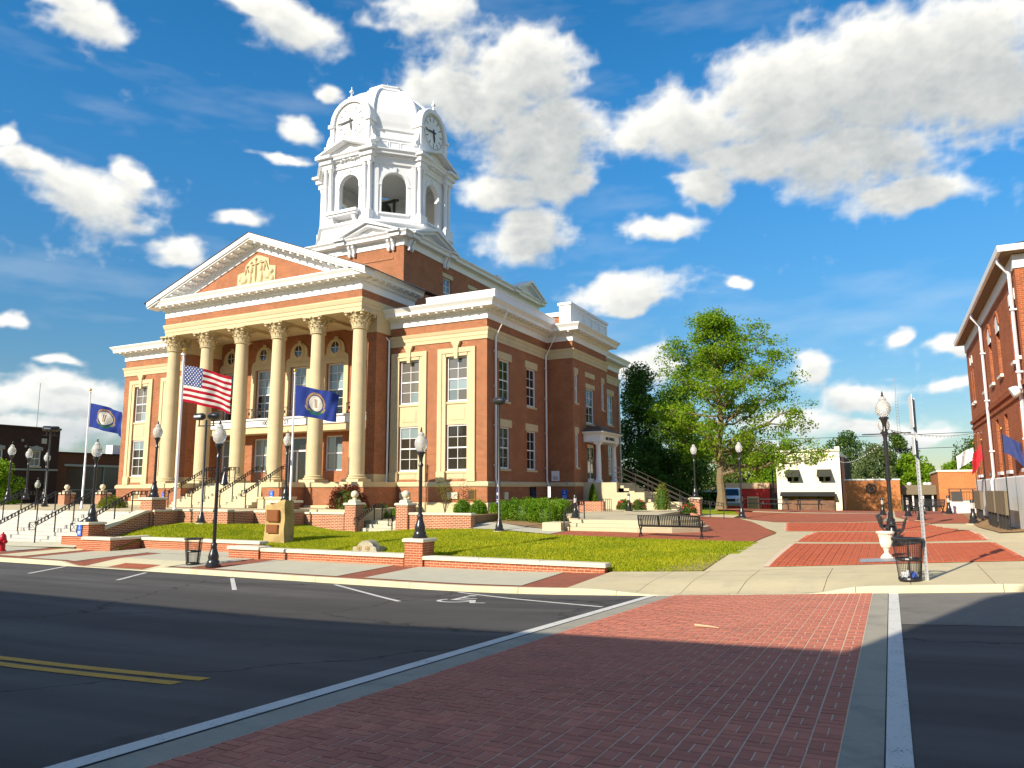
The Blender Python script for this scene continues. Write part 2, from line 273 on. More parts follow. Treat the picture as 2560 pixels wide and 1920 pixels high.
# ------------------------------------------------------------------ mesh helpers
class MB:
    def __init__(s): s.v = []; s.f = []; s.mi = []; s.uv = None
    def add(s, vs, fs, mi=0):
        o = len(s.v); s.v += [tuple(p) for p in vs]; s.f += [tuple(i+o for i in f) for f in fs]; s.mi += [mi]*len(fs); return s
    def box(s, x0, x1, y0, y1, z0, z1, mi=0):
        return s.add([(x0, y0, z0), (x1, y0, z0), (x1, y1, z0), (x0, y1, z0), (x0, y0, z1), (x1, y0, z1), (x1, y1, z1), (x0, y1, z1)],
                     [(0, 3, 2, 1), (4, 5, 6, 7), (0, 1, 5, 4), (1, 2, 6, 5), (2, 3, 7, 6), (3, 0, 4, 7)], mi)
    def bev(s, x0, x1, y0, y1, z0, z1, b=.01, mi=0):
        """box with chamfered top edges"""
        return s.add([(x0, y0, z0), (x1, y0, z0), (x1, y1, z0), (x0, y1, z0), (x0, y0, z1-b), (x1, y0, z1-b), (x1, y1, z1-b), (x0, y1, z1-b),
                      (x0+b, y0+b, z1), (x1-b, y0+b, z1), (x1-b, y1-b, z1), (x0+b, y1-b, z1)],
                     [(0, 3, 2, 1), (0, 1, 5, 4), (1, 2, 6, 5), (2, 3, 7, 6), (3, 0, 4, 7), (4, 5, 9, 8), (5, 6, 10, 9), (6, 7, 11, 10), (7, 4, 8, 11), (8, 9, 10, 11)], mi)
    def prism(s, poly, a0, a1, axis='x', mi=0):
        """extrude 2D polygon along an axis: axis x: poly=(y,z); y: poly=(x,z); z: poly=(x,y)"""
        n = len(poly)
        mk = {'x': lambda p, a: (a, p[0], p[1]), 'y': lambda p, a: (p[0], a, p[1]), 'z': lambda p, a: (p[0], p[1], a)}[axis]
        vs = [mk(p, a0) for p in poly]+[mk(p, a1) for p in poly]
        return s.add(vs, [tuple(range(n))[::-1], tuple(range(n, 2*n))]+[(i, (i+1) % n, n+(i+1) % n, n+i) for i in range(n)], mi)
    def lathe(s, prof, cx=0, cy=0, n=14, mi=0, cap=True, rot=0):
        """profile = list of (r, z)"""
        vs = []; fs = []
        for r, z in prof: vs += [(cx+r*math.cos(rot+2*math.pi*i/n), cy+r*math.sin(rot+2*math.pi*i/n), z) for i in range(n)]
        for k in range(len(prof)-1):
            for i in range(n): fs.append((k*n+i, k*n+(i+1) % n, (k+1)*n+(i+1) % n, (k+1)*n+i))
        if cap: fs.append(tuple(range(n))[::-1]); fs.append(tuple(range((len(prof)-1)*n, len(prof)*n)))
        return s.add(vs, fs, mi)
    def tube(s, pts, r, n=8, mi=0):
        pts = [Vector(p) for p in pts]; rs = r if isinstance(r, (list, tuple)) else [r]*len(pts); vs = []; fs = []
        for i, p in enumerate(pts):
            d = (pts[min(i+1, len(pts)-1)]-pts[max(i-1, 0)]).normalized()
            a = d.cross(Vector((0, 0, 1)) if abs(d.z) < .95 else Vector((1, 0, 0))).normalized(); b = d.cross(a)
            vs += [p+(a*math.cos(2*math.pi*k/n)+b*math.sin(2*math.pi*k/n))*rs[i] for k in range(n)]
        for i in range(len(pts)-1):
            for k in range(n): fs.append((i*n+k, i*n+(k+1) % n, (i+1)*n+(k+1) % n, (i+1)*n+k))
        fs.append(tuple(range(n))[::-1]); fs.append(tuple(range((len(pts)-1)*n, len(pts)*n)))
        return s.add(vs, fs, mi)
    def bar(s, a, b, w, h, mi=0):
        """rectangular bar from a to b, width w sideways, height h"""
        a = Vector(a); b = Vector(b); d = (b-a).normalized(); sd = d.cross(Vector((0, 0, 1)))
        sd = sd.normalized() if sd.length > 1e-4 else Vector((1, 0, 0)); up = sd.cross(d)
        vs = [p+sd*w/2*i+up*h/2*j for p in (a, b) for i, j in ((-1, -1), (1, -1), (1, 1), (-1, 1))]
        return s.add(vs, [(0, 1, 2, 3)[::-1], (4, 5, 6, 7), (0, 1, 5, 4), (1, 2, 6, 5), (2, 3, 7, 6), (3, 0, 4, 7)], mi)
    def sweep(s, prof, path, mi=0, closed=False):
        """profile (outward, z) carried along a horizontal polyline of (x, y); outward is to the right of travel"""
        n = len(path); vs = []; fs = []; m_ = len(prof)
        for i in range(n):
            p = Vector(path[i]); 
            d0 = (p-Vector(path[i-1])).normalized() if (i > 0 or closed) else None
            d1 = (Vector(path[(i+1) % n])-p).normalized() if (i < n-1 or closed) else None
            d0 = d0 or d1; d1 = d1 or d0
            n0 = Vector((d0.y, -d0.x)); n1 = Vector((d1.y, -d1.x)); b = (n0+n1); b = b/max(.2, b.dot(n0))if b.length > 1e-6 else n0
            vs += [(p.x+b.x*o, p.y+b.y*o, z) for o, z in prof]
        for i in range(n if closed else n-1):
            j = (i+1) % n
            for k in range(m_): fs.append((i*m_+k, j*m_+k, j*m_+(k+1) % m_, i*m_+(k+1) % m_))
        if not closed: fs.append(tuple(range(m_))); fs.append(tuple(range((n-1)*m_, n*m_))[::-1])
        return s.add(vs, fs, mi)
    def mesh(s, name, mats, smooth=False):
        me = bpy.data.meshes.new(name); me.from_pydata(s.v, [], s.f)
        for mm in (mats if isinstance(mats, (list, tuple)) else [mats]): me.materials.append(M[mm])
        if isinstance(mats, (list, tuple)) and len(mats) > 1: me.polygons.foreach_set('material_index', s.mi)
        if smooth: me.shade_smooth(); me.set_sharp_from_angle(angle=R(38))
        return me
W = {}
def link(name, data, parent=None, mw=None):
    o = bpy.data.objects.new(name, data); col.objects.link(o); mw = mw or Matrix(); W[o.name] = mw
    if parent: o.parent = parent; o.matrix_basis = W[parent.name].inverted() @ mw
    else: o.matrix_basis = mw
    return o
def at(x, y, z, rz=0): return Matrix.Translation((x, y, z)) @ Matrix.Rotation(rz, 4, 'Z')
def part(name, mb, mats, parent, mw=None, smooth=False, label=None, kind=None):
    o = link(name, mb.mesh(name, mats, smooth) if isinstance(mb, MB) else mb, parent, mw)
    if label: o['label'] = label
    if kind: o['kind'] = kind
    return o
def thing(name, label, cat, mw=None, group=None):
    o = link(name, None, None, mw); o['label'] = label; o['category'] = cat
    if group: o['group'] = group
    o.empty_display_size = .1
    return o
def solo(name, mb, mats, label, cat, mw=None, group=None, smooth=False, kind=None):
    o = part(name, mb, mats, None, mw, smooth); o['label'] = label; o['category'] = cat
    if group: o['group'] = group
    if kind: o['kind'] = kind
    return o
def struct(name, mb, mats, mw=None, smooth=False, parent=None, kind='structure'):
    o = part(name, mb, mats, parent, mw, smooth); o['kind'] = kind; return o
def copy_tree(o, mw, label=None, group=None, parent=None):
    c = o.copy(); col.objects.link(c); 
    if parent is None:
        W[c.name] = mw; c.matrix_basis = mw
        if label: c['label'] = label
        if group: c['group'] = group
    else: c.parent = parent; W[c.name] = W[parent.name] @ c.matrix_basis
    for ch in list(o.children): copy_tree(ch, None, parent=c)
    return c
_txt = {}
def text_mesh(s, size, mat, depth=.01):
    cu = bpy.data.curves.new('lettering', 'FONT'); cu.body = s; cu.size = size; cu.extrude = depth; cu.align_x = 'CENTER'; cu.align_y = 'CENTER'; cu.resolution_u = 3
    o = bpy.data.objects.new('lettering_tmp', cu); col.objects.link(o); bpy.context.view_layer.update()
    me = bpy.data.meshes.new_from_object(o.evaluated_get(bpy.context.evaluated_depsgraph_get())); bpy.data.objects.remove(o)
    me.materials.clear(); me.materials.append(M[mat]); return me
def text_mw(x, y, z, side='front'):
    if side == 'front': return Matrix.Translation((x, y, z)) @ Matrix.Rotation(R(90), 4, 'X')
    return Matrix.Translation((x, y, z)) @ Matrix.Rotation(R(90), 4, 'Z') @ Matrix.Rotation(R(90), 4, 'X')

def lettering(words, size, mat, parent, x, y, z, side, left=None):
    """one object for each word"""
    ms = [text_mesh(w_, size, mat) for w_ in words]; wd = [max(v.co.x for v in m_.vertices)-min(v.co.x for v in m_.vertices) for m_ in ms]; gap = size*.32; tot = sum(wd)+gap*(len(wd)-1); s_ = -tot/2
    for m_, w_ in zip(ms, wd):
        c = s_+w_/2; s_ += w_+gap
        link('lettering', m_, parent, text_mw(x+c, y, z) if side == 'front' else text_mw(x, y+c, z, 'side'))

# ------------------------------------------------------------------ ground heights (eye level is z = 2)
E0 = 2.0
XS = np.array([-200, -60, -30, -9.6, -7.5, -4.68, -2.48, -.37, 2, 5, 12, 30, 90, 200.])
BZ = np.array([-2.8, -2.6, -2.45, -2.43, -2.38, -2.254, -2.118, -1.96, -1.80, -1.62, -1.35, -1.1, -1.0, -1.])+E0
AZ = np.array([-2.2, -2.05, -1.99, -1.95, -1.88, -1.768, -1.745, -1.725, -1.66, -1.55, -1.32, -1.1, -1.0, -1.])+E0
_gx = np.linspace(-200, 200, 4001); _k = np.exp(-.5*(np.arange(-14, 15)/5.5)**2); _k /= _k.sum()
_B = np.convolve(np.pad(np.interp(_gx, XS, BZ), 14, 'edge'), _k, 'valid'); _A = np.convolve(np.pad(np.interp(_gx, XS, AZ), 14, 'edge'), _k, 'valid')
YC = 16.0
def street_z(x, y):
    a = np.interp(x, _gx, _A); b = np.interp(x, _gx, _B); return a+(b-a)*(np.clip(y, -2, YC)-5)/11
def _ss(x, a, b): t_ = np.clip((np.asarray(x, float)-a)/(b-a), 0, 1); return t_*t_*(3-2*t_)
def dip(x): return .125*(_ss(x, -6.3, -4.4)*(1-_ss(x, -1.6, -.5))+_ss(x, -25.2, -24.2)*(1-_ss(x, -21.0, -20.0)))
def walk_z(x, y): return np.interp(x, _gx, _B)+.13+.02*(np.asarray(y)-YC)-dip(x)*(1-_ss(y, YC, YC+1.7))
CP = [(-2.95, 31.5, -1.66), (2.66, 25.8, -1.54), (2.66, 34.5, -1.51), (-4.07, 31.4, -1.7), (3, 36, -1.42), (.8, 44, -1.43), (1.2, 39, -1.43), (2.8, 46, -1.34), (-8, 45, -1.68), (-10.5, 46, -1.58), (-10.3, 52, -1.30), (-14, 60, -1.55), (-13, 75, -1.82),
      (-11, 88, -2.1), (-4, 76, -2.1), (0, 70, -2.0), (5, 70, -1.8), (3.9, 44, -1.25), (3.9, 28, -1.35), (-8.1, 26.4, -1.71), (-6, 26.5, -1.72), (-11.8, 27.2, -1.62), (-8.8, 28, -1.57), (-18.5, 34, -1.28), (-13.9, 26.5, -1.62), (-14.1, 27.0, -1.58), (-15.3, 29.3, -1.42), (-13.5, 29, -1.50),
      (-13.5, 31, -1.45), (-16.8, 41.7, -1.40), (-12.9, 40, -1.38), (-20.7, 22, -1.95), (-15.5, 20.2, -1.96), (-8, 20.2, -2.02), (-12, 20, -1.98), (-26.4, 22.9, -1.34), (-24.7, 24.5, -1.45), (-21.8, 27.3, -1.90), (-19, 27.4, -1.70), (-15.8, 27.3, -1.64),
      (-28.4, 20.6, -1.80), (-23, 21, -1.9), (-18, 24, -1.87), (-12, 23, -1.86), (-7, 23, -1.86), (-24, 34, -1.2), (-32, 40, -1.2), (-48, 34, -1.3), (-48, 22, -1.9), (-66, 34, -1.7), (-66, 60, -1.6), (-30, 70, -1.7), (-60, 100, -2), (0, 110, -2.1), (40, 100, -1.8), (20, 50, -1.2), (20, 28, -1.0), (-30, 120, -2.1), (-100, 60, -2), (-100, 20, -2.5), (60, 60, -1.3), (60, 20, -1)]
CP += [(x, 19.2, float(walk_z(x, 19.2))-E0) for x in (-60, -45, -38, -32, -28, -24, -20, -16, -12, -9, -6.8, -5, -4, -3, -1.5, 0, 1.5, 2.7, 4, 6, 9, 14, 25, 40)]
_cp = np.array(CP); _P = _cp[:, :2]
def _phi(r2): return np.where(r2 > 1e-9, .5*r2*np.log(np.maximum(r2, 1e-9)), 0)
_n = len(_P); _K = _phi(((_P[:, None]-_P[None])**2).sum(-1))+np.eye(_n)*2.0; _Q = np.hstack([np.ones((_n, 1)), _P])
_sol = np.linalg.solve(np.block([[_K, _Q], [_Q.T, np.zeros((3, 3))]]), np.concatenate([_cp[:, 2], np.zeros(3)]))
def ter(x, y):
    x = np.asarray(x, float); y = np.asarray(y, float); sh = np.broadcast(x, y).shape
    p = np.stack([np.broadcast_to(x, sh).ravel(), np.broadcast_to(y, sh).ravel()], -1)
    r = _phi(((p[:, None]-_P[None])**2).sum(-1)) @ _sol[:_n]+_sol[_n]+p @ _sol[_n+1:]
    far = _ss(np.hypot(p[:, 0]+15, p[:, 1]-45), 55, 110)
    return (r*(1-far)-2.0*far+E0).reshape(sh)
def gz(x, y):
    """ground level anywhere"""
    if y < YC: return float(street_z(x, y))
    if y < 19.2: return float(walk_z(x, y))
    return float(ter(x, y))
def sheet(mb, xs, ys, fz, off=0., mi=0):
    X, Y = np.meshgrid(xs, ys); Z = fz(X, Y)+off; nx = len(xs); o = len(mb.v)
    mb.v += list(zip(X.ravel().tolist(), Y.ravel().tolist(), Z.ravel().tolist()))
    for j in range(len(ys)-1):
        for i in range(nx-1): mb.f.append((o+j*nx+i, o+j*nx+i+1, o+(j+1)*nx+i+1, o+(j+1)*nx+i)); mb.mi.append(mi)
    return mb
def strip(mb, L, Rr, fz, off=.012, nl=None, nw=6, mi=0):
    """patch between two polylines with the same number of points, draped on fz"""
    L = np.array(L, float); Rr = np.array(Rr, float)
    def res(p):
        out = [p[0]]
        for a, b in zip(p[:-1], p[1:]):
            for k in range(1, seg+1): out.append(a+(b-a)*k/seg)
        return np.array(out)
    seg = nl or 4; L = res(L); Rr = res(Rr); w_ = np.linspace(0, 1, nw+1)
    Pp = L[:, None]*(1-w_[None, :, None])+Rr[:, None]*w_[None, :, None]; Z = fz(Pp[..., 0], Pp[..., 1])+off; o = len(mb.v); n = nw+1
    mb.v += list(zip(Pp[..., 0].ravel().tolist(), Pp[..., 1].ravel().tolist(), Z.ravel().tolist()))
    for i in range(len(L)-1):
        for k in range(nw): mb.f.append((o+i*n+k, o+i*n+k+1, o+(i+1)*n+k+1, o+(i+1)*n+k)); mb.mi.append(mi)
    return mb
def rs(a, b, st): return np.linspace(a, b, max(2, int(round(abs(b-a)/st))+1))

# street
mb = MB(); sheet(mb, np.concatenate([rs(-200, -40, 8)[:-1], rs(-40, 14, .5), rs(14, 200, 8)[1:]]), np.concatenate([rs(-2.2, YC, .5)]), street_z, 0)
struct('street', mb, 'asphalt', smooth=True)
mb = MB()
for (xa, ya), (xb, yb), wd in [((-24.5, 15.85), (-22.4, 13.4), .11), ((-20.2, 15.56), (-18.5, 13.4), .11), ((-16.66, 15.6), (-14.0, 13.2), .11), ((-13.07, 15.7), (-9.35, 13.3), .11), ((-9.35, 15.74), (-4.9, 13.45), .11), ((-28.5, 15.85), (-26.4, 13.4), .11), ((-32.5, 15.85), (-30.4, 13.4), .11)]:
    d = Vector((xb-xa, yb-ya)).normalized(); nn = Vector((-d.y, d.x))*wd/2
    strip(mb, [(xa+nn.x, ya+nn.y), (xb+nn.x, yb+nn.y)], [(xa-nn.x, ya-nn.y), (xb-nn.x, yb-nn.y)], street_z, .005, 8, 1)
# wheelchair symbol
cxs, cys = -8.35, 14.1
def mk(poly): 
    o = len(mb.v); mb.v += [(cxs+a, cys+b, float(street_z(cxs+a, cys+b))+.005) for a, b in poly]; mb.f.append(tuple(range(o, o+len(poly)))[::-1]); mb.mi.append(0)
arc = [(.42*math.cos(R(a)), .42*math.sin(R(a))) for a in range(150, 391, 20)]
for a, b in zip(arc[:-1], arc[1:]): mk([(a[0]*1.0, a[1]-.15), (a[0]*.76, a[1]*.76-.15), (b[0]*.76, b[1]*.76-.15), (b[0], b[1]-.15)][::-1])
mk([(-.30, .75), (-.18, .75), (-.10, .05), (-.22, .05)][::-1]); mk([(-.22, .05), (-.2, -.07), (.35, -.07), (.35, .05)]); mk([(.25, .0), (.37, .05), (.66, -.5), (.55, -.55)][::-1]); mk([(.55, -.55), (.6, -.46), (.85, -.38), (.86, -.48)][::-1]); mk([(-.34, .86), (-.14, .86), (-.14, 1.04), (-.34, 1.04)]); mk([(-.16, .42), (-.14, .32), (.22, .30), (.22, .40)])
struct('parking_lines', mb, 'paint_white')
mb = MB()
for yy, xe in ((5.52, -6.2), (5.27, -6.3)): strip(mb, [(-80, yy+.075), (-30, yy+.075), (xe, yy+.075)], [(-80, yy-.075), (-30, yy-.075), (xe, yy-.075)], street_z, .005, 20, 1)
struct('centre_lines', mb, 'paint_yellow')

mb = MB(); strip(mb, [(.03, 11.9), (.03, YC-.02)], [(60, 11.9), (60, YC-.02)], street_z, .004, 10, 120); struct('old_asphalt', mb, 'asphalt_old', smooth=True)
# crosswalk: bed, concrete bands, white lines, clay pavers in basket weave
cw = MB(); strip(cw, [(-4.22, -2), (-4.22, YC-.02)], [(-.405, -2), (-.405, YC-.02)], street_z, .011, 40, 8)
cwo = struct('crosswalk', cw, 'paver_joint')
for nm, x0, x1, mt, of in (('concrete_band', -4.55, -4.215, 'band_concrete', .010), ('concrete_band', -.405, -.145, 'band_concrete', .010), ('white_line', -4.78, -4.60, 'paint_white', .007), ('white_line', -.135, .025, 'paint_white', .007)):
    mb = MB(); strip(mb, [(x0, -2), (x0, YC-.02)], [(x1, -2), (x1, YC-.02)], street_z, of, 40, 1); struct(nm, mb, mt, parent=cwo, kind=None if 0 else 'structure')
def paver_mesh(w_, l_, mat, h=.02):
    mb = MB(); mb.bev(-w_/2, w_/2, -l_/2, l_/2, -h, 0, .006); return mb.mesh('brick', mat)
g_ = .007
pa = paver_mesh(.1-g_, .2-g_, 'paver_piece'); pb = paver_mesh(.2-g_, .1-g_, 'paver_piece')
def basket(x0, x1, y0, y1, fz):
    out = []
    for i in range(int(round((x1-x0)/.2))):
        for j in range(int(round((y1-y0)/.2))):
            x = x0+i*.2+.1; y = y0+j*.2+.1
            if (i+j) % 2: out += [(x-.05, y, 0), (x+.05, y, 0)]
            else: out += [(x, y-.05, 1), (x, y+.05, 1)]
    return out
def merged(lst, fz, off, lift=.004, mat='paver_piece', seed=3):
    rg = np.random.default_rng(seed); mb = MB(); a = np.array([(l[0], l[1]) for l in lst]); z = fz(a[:, 0], a[:, 1])+off
    zx = fz(a[:, 0]+.1, a[:, 1])+off-z; zy = fz(a[:, 0], a[:, 1]+.1)+off-z
    for (x, y, k), zz, sx_, sy_ in zip(lst, z, zx, zy):
        hx, hy = ((.1-g_)/2, (.2-g_)/2) if k == 0 else ((.2-g_)/2, (.1-g_)/2); zz += rg.uniform(-.0015, .0015)
        P4 = [(-hx, -hy), (hx, -hy), (hx, hy), (-hx, hy)]; o = len(mb.v)
        for ins, dz in ((0, -.012), (.005, 0)):
            for a_, b_ in P4:
                u_, v_ = a_-math.copysign(ins, a_), b_-math.copysign(ins, b_); mb.v.append((x+u_, y+v_, zz+dz+sx_*u_*10+sy_*v_*10))
        for f in ((4, 5, 6, 7), (0, 1, 5, 4), (1, 2, 6, 5), (2, 3, 7, 6), (3, 0, 4, 7)): mb.f.append(tuple(o+i for i in f)); mb.mi.append(0)
    return mb
allp = basket(-4.21, -.41, 1.4, 15.97, street_z)
def inview(x, y, z):
    v = Vector((x, y, z-2)); d = v.dot(f2); return d > .5 and abs(v.dot(r3)/d) < .70 and v.dot(u3)/d > -.525
vis = sorted([p for p in allp if inview(p[0], p[1], float(street_z(p[0], p[1])))], key=lambda p: p[0]**2+p[1]**2)
near = vis[:300]; ns = set(near); rest = [p for p in allp if p not in ns]
for x, y, k in near:
    z = float(street_z(x, y)); sx_ = (float(street_z(x+.1, y))-z)/.1; sy_ = (float(street_z(x, y+.1))-z)/.1
    n_ = Vector((-sx_, -sy_, 1)).normalized(); mw = Matrix.Translation((x, y, z+.016+random.uniform(-.0015, .0015))) @ Vector((0, 0, 1)).rotation_difference(n_).to_matrix().to_4x4()
    part('brick', pa if k == 0 else pb, None, cwo, mw)
part('paver_field', merged(rest, street_z, .016), 'paver_piece', cwo, kind='stuff')

# kerb: separate stones, full height except at the two ramps
kb = link('kerb', None); kb['kind'] = 'structure'
def ktop(x): return float(walk_z(x, YC+.02))
xk = -75.0
while xk < 40:
    L_ = 3.05 if xk < -9 else 2.4
    x1 = min(xk+L_, 40); mb = MB(); nsg = 8; xs = np.linspace(xk+.006, x1-.006, nsg+1)
    prof = lambda x: [(YC-.02, float(street_z(x, YC))-.05), (YC, max(ktop(x)-.025, float(street_z(x, YC))-.02)), (YC+.03, ktop(x)+.004), (YC+.17, ktop(x)+.006), (YC+.17, float(street_z(x, YC))-.05)]
    for x in xs: mb.v += [(x, a, b) for a, b in prof(x)]
    for i in range(nsg):
        for k in range(5): mb.f.append((i*5+k, i*5+(k+1) % 5, (i+1)*5+(k+1) % 5, (i+1)*5+k)); mb.mi.append(0)
    mb.f += [(0, 1, 2, 3, 4), tuple(range(nsg*5, nsg*5+5))[::-1]]; mb.mi += [0, 0]
    part('kerbstone', mb, 'kerb_concrete', kb); xk = x1

# sidewalk: concrete slabs and clay paver bands
sw = MB(); sheet(sw, np.concatenate([rs(-200, -40, 8)[:-1], rs(-40, 14, .4), rs(14, 200, 8)[1:]]), rs(YC+.165, 19.35, .26), walk_z, -.012)
swo = struct('sidewalk', sw, 'paver_brown', smooth=True)
def slab(x0, x1, y0, y1, mat, z=.0, sk=0.):
    mb = MB(); strip(mb, [(x0+.006, y0), (x0+.006+sk, y1)], [(x1-.006, y0), (x1-.006+sk, y1)], walk_z, z, 8, max(4, int((x1-x0)/.35)))
    o = len(mb.v); part('slab', mb, mat, swo, smooth=True)
for x0, x1 in ((-27.6, -24.9), (-24.1, -19.3), (-18.3, -13.6), (-12.7, -8.0)): slab(x0, x1, YC+.40, 19.3, 'concrete_grey', sk=0)
for x0, x1 in ((-44, -40.2), (-40.2, -36.4), (-36.4, -32.6), (-32.6, -30.9)): slab(x0, x1, YC+.62, 19.3, 'concrete_grey')
for x0, x1 in ((-29.9, -28.4),): slab(x0, x1, YC+.62, 19.3, 'kerb_concrete')
for x0, x1 in ((-6.75, -5.1), (-5.1, -4.15), (-4.15, -2.95), (-2.95, -1.3), (-1.3, .25), (.25, 1.6), (1.6, 3.0), (3.0, 4.6), (4.6, 6.2), (6.2, 8)):
    slab(x0, x1, YC+.175, 18.35, 'concrete'); slab(x0, x1, 18.365, 19.3, 'concrete')
mb = MB(); strip(mb, [(-22.9, YC+.2), (-22.9, YC+.85)], [(-21.2, YC+.2), (-21.2, YC+.85)], walk_z, .012, 6, 6); part('tactile_plate', mb, 'paver_red', swo)
mb = MB(); strip(mb, [(-24.0, YC+.18), (-24.0, 17.6)], [(-20.2, YC+.18), (-20.2, 17.6)], walk_z, .005, 10, 10); part('ramp_slab', mb, 'kerb_concrete', swo)

# far ground, base sheet of everything behind the sidewalk
mb = MB(); sheet(mb, np.concatenate([[-900, -500, -300, -200], rs(-140, -50, 6), rs(-49, 12, .8), rs(14, 60, 4), [80, 140, 300, 500, 900]]), np.concatenate([rs(19.25, 48, .8), rs(50, 110, 4), [130, 170, 250, 400, 700, 1200]]), ter, -.05)
mb.f = [f for f in mb.f if not any(-29.3 < mb.v[i][0] < -19.9 and mb.v[i][1] < 21.1 for i in f)]; mb.mi = [0]*len(mb.f)
struct('ground', mb, 'grass_ground', smooth=True)
# near side of the street, behind the camera
mb = MB(); mb.box(-90, 60, -5.2, -2.2, -1, .12); struct('near_sidewalk', mb, 'concrete')
mb = MB(); mb.box(-300, 300, -80, -5.2, -1, -.3); struct('near_ground', mb, 'concrete')

# plaza: brick panels between concrete walks
plz = MB(); strip(plz, [(-4.3, 19.28), (-4.07, 31.4), (-5.2, 35), (-6.5, 38), (-8, 46), (-8, 66)], [(9, 19.28), (9, 31.4), (8, 35), (8, 38), (8, 46), (8, 66)], ter, .0, 12, 24)
po = struct('plaza', plz, 'concrete', smooth=True)
def panel(y0, y1, x0a, x0b, x1a, x1b, name='brick_panel'):
    mb = MB(); strip(mb, [(x0a, y0), (x0b, y1)], [(x1a, y0), (x1b, y1)], ter, .012, 10, 12); part('brick_bed', mb, 'paver_joint', po)
    l_ = [p for p in basket(-5.4, 3.4, y0, y0+.2*round((y1-y0)/.2), ter) if p[0]-.1 > x0a+(x0b-x0a)*(p[1]-y0)/(y1-y0) and p[0]+.1 < x1a+(x1b-x1a)*(p[1]-y0)/(y1-y0)]
    part(name, merged(l_, ter, .026, mat='plaza_piece'), 'plaza_piece', po, kind='stuff')
panel(19.75, 25.5, -2.95, -2.95, 2.66, 2.60); panel(26.4, 31.3, -2.9, -2.75, 2.6, 2.5); panel(32.2, 38.4, -3.9, -4.6, 2.4, .9)
mb = MB(); strip(mb, [(-5.2, 39.3), (-7.2, 44), (-9, 50)], [(-.4, 39.3), (-.2, 44), (-.2, 50)], ter, .014, 8, 10); part('brick_field', mb, 'paver_red', po)
mb = MB(); strip(mb, [(.9, 37.0), (.2, 44), (.2, 56)], [(3.4, 36.0), (4.5, 44), (5.5, 56)], ter, .014, 8, 8); part('brick_field', mb, 'paver_red', po)
mb = MB(); strip(mb, [(-10.5, 51), (-10, 58)], [(-.2, 51), (-.2, 58)], ter, .014, 8, 10); part('brick_field', mb, 'paver_red', po)
mb = MB(); strip(mb, [(3.4, 29.0), (3.4, 35.0)], [(6.5, 29.0), (6.5, 35.0)], ter, .014, 8, 6); part('brick_field', mb, 'paver_red', po)
# drain grate in the first panel
mb = MB(); strip(mb, [(-.75, 20.0), (-.75, 20.75)], [(.35, 20.0), (.35, 20.75)], ter, .032, 4, 4); part('drain_cover', mb, 'grey_metal', po)
# red court beside the lawn with its concrete apron
mb = MB(); strip(mb, [(-11.6, 26.1), (-11.4, 28.2), (-9.5, 30.5), (-8.6, 34), (-10.2, 45.5)], [(-4.12, 26.0), (-4.05, 28.2), (-4.0, 30.5), (-4.9, 34), (-8.0, 45.5)], ter, .016, 8, 14); struct('brick_court', mb, 'paver_red', smooth=True)
mb = MB(); strip(mb, [(-8.3, 45.4), (-8.3, 47.4)], [(-14.5, 45.4), (-14.5, 47.4)], ter, .02, 4, 8); struct('path', mb, 'concrete', smooth=True)

# gravel bed beside the right hand building
mb = MB(); strip(mb, [(3.05, 28.5), (2.95, 36), (3.2, 44.5)], [(3.98, 28.5), (3.98, 36), (3.98, 44.5)], ter, .03, 10, 5); struct('gravel_bed', mb, 'mulch')

# lawn sheet and blades
LP = [(-28.6, 19.45), (-26.95, 19.45), (-26.95, 20.7), (-20.45, 20.7), (-20.45, 19.3), (-6.75, 19.28), (-4.32, 19.28), (-4.12, 26.0), (-11.6, 26.05), (-14.1, 26.85), (-15.7, 27.45), (-22.3, 27.4), (-24.6, 25.0), (-25.4, 23.4), (-28.6, 22.0)]
def inpoly(x, y, P):
    c = np.zeros(len(x), bool); j = len(P)-1
    for i in range(len(P)):
        xi, yi = P[i]; xj, yj = P[j]
        c ^= ((yi > y) != (yj > y)) & (x < (xj-xi)*(y-yi)/(yj-yi+1e-12)+xi); j = i
    return c
mb = MB(); mb2 = MB(); sheet(mb2, rs(-29, -4, .45), rs(19.3, 27.6, .45), ter, .0)
V = np.array(mb2.v); cx_ = V[np.array(mb2.f)].mean(1); keep = inpoly(cx_[:, 0], cx_[:, 1], [(a, b) for a, b in LP])
mb.v = mb2.v; mb.f = [f for f, k in zip(mb2.f, keep) if k]; mb.mi = [0]*len(mb.f); struct('lawn', mb, 'grass_ground', smooth=True)
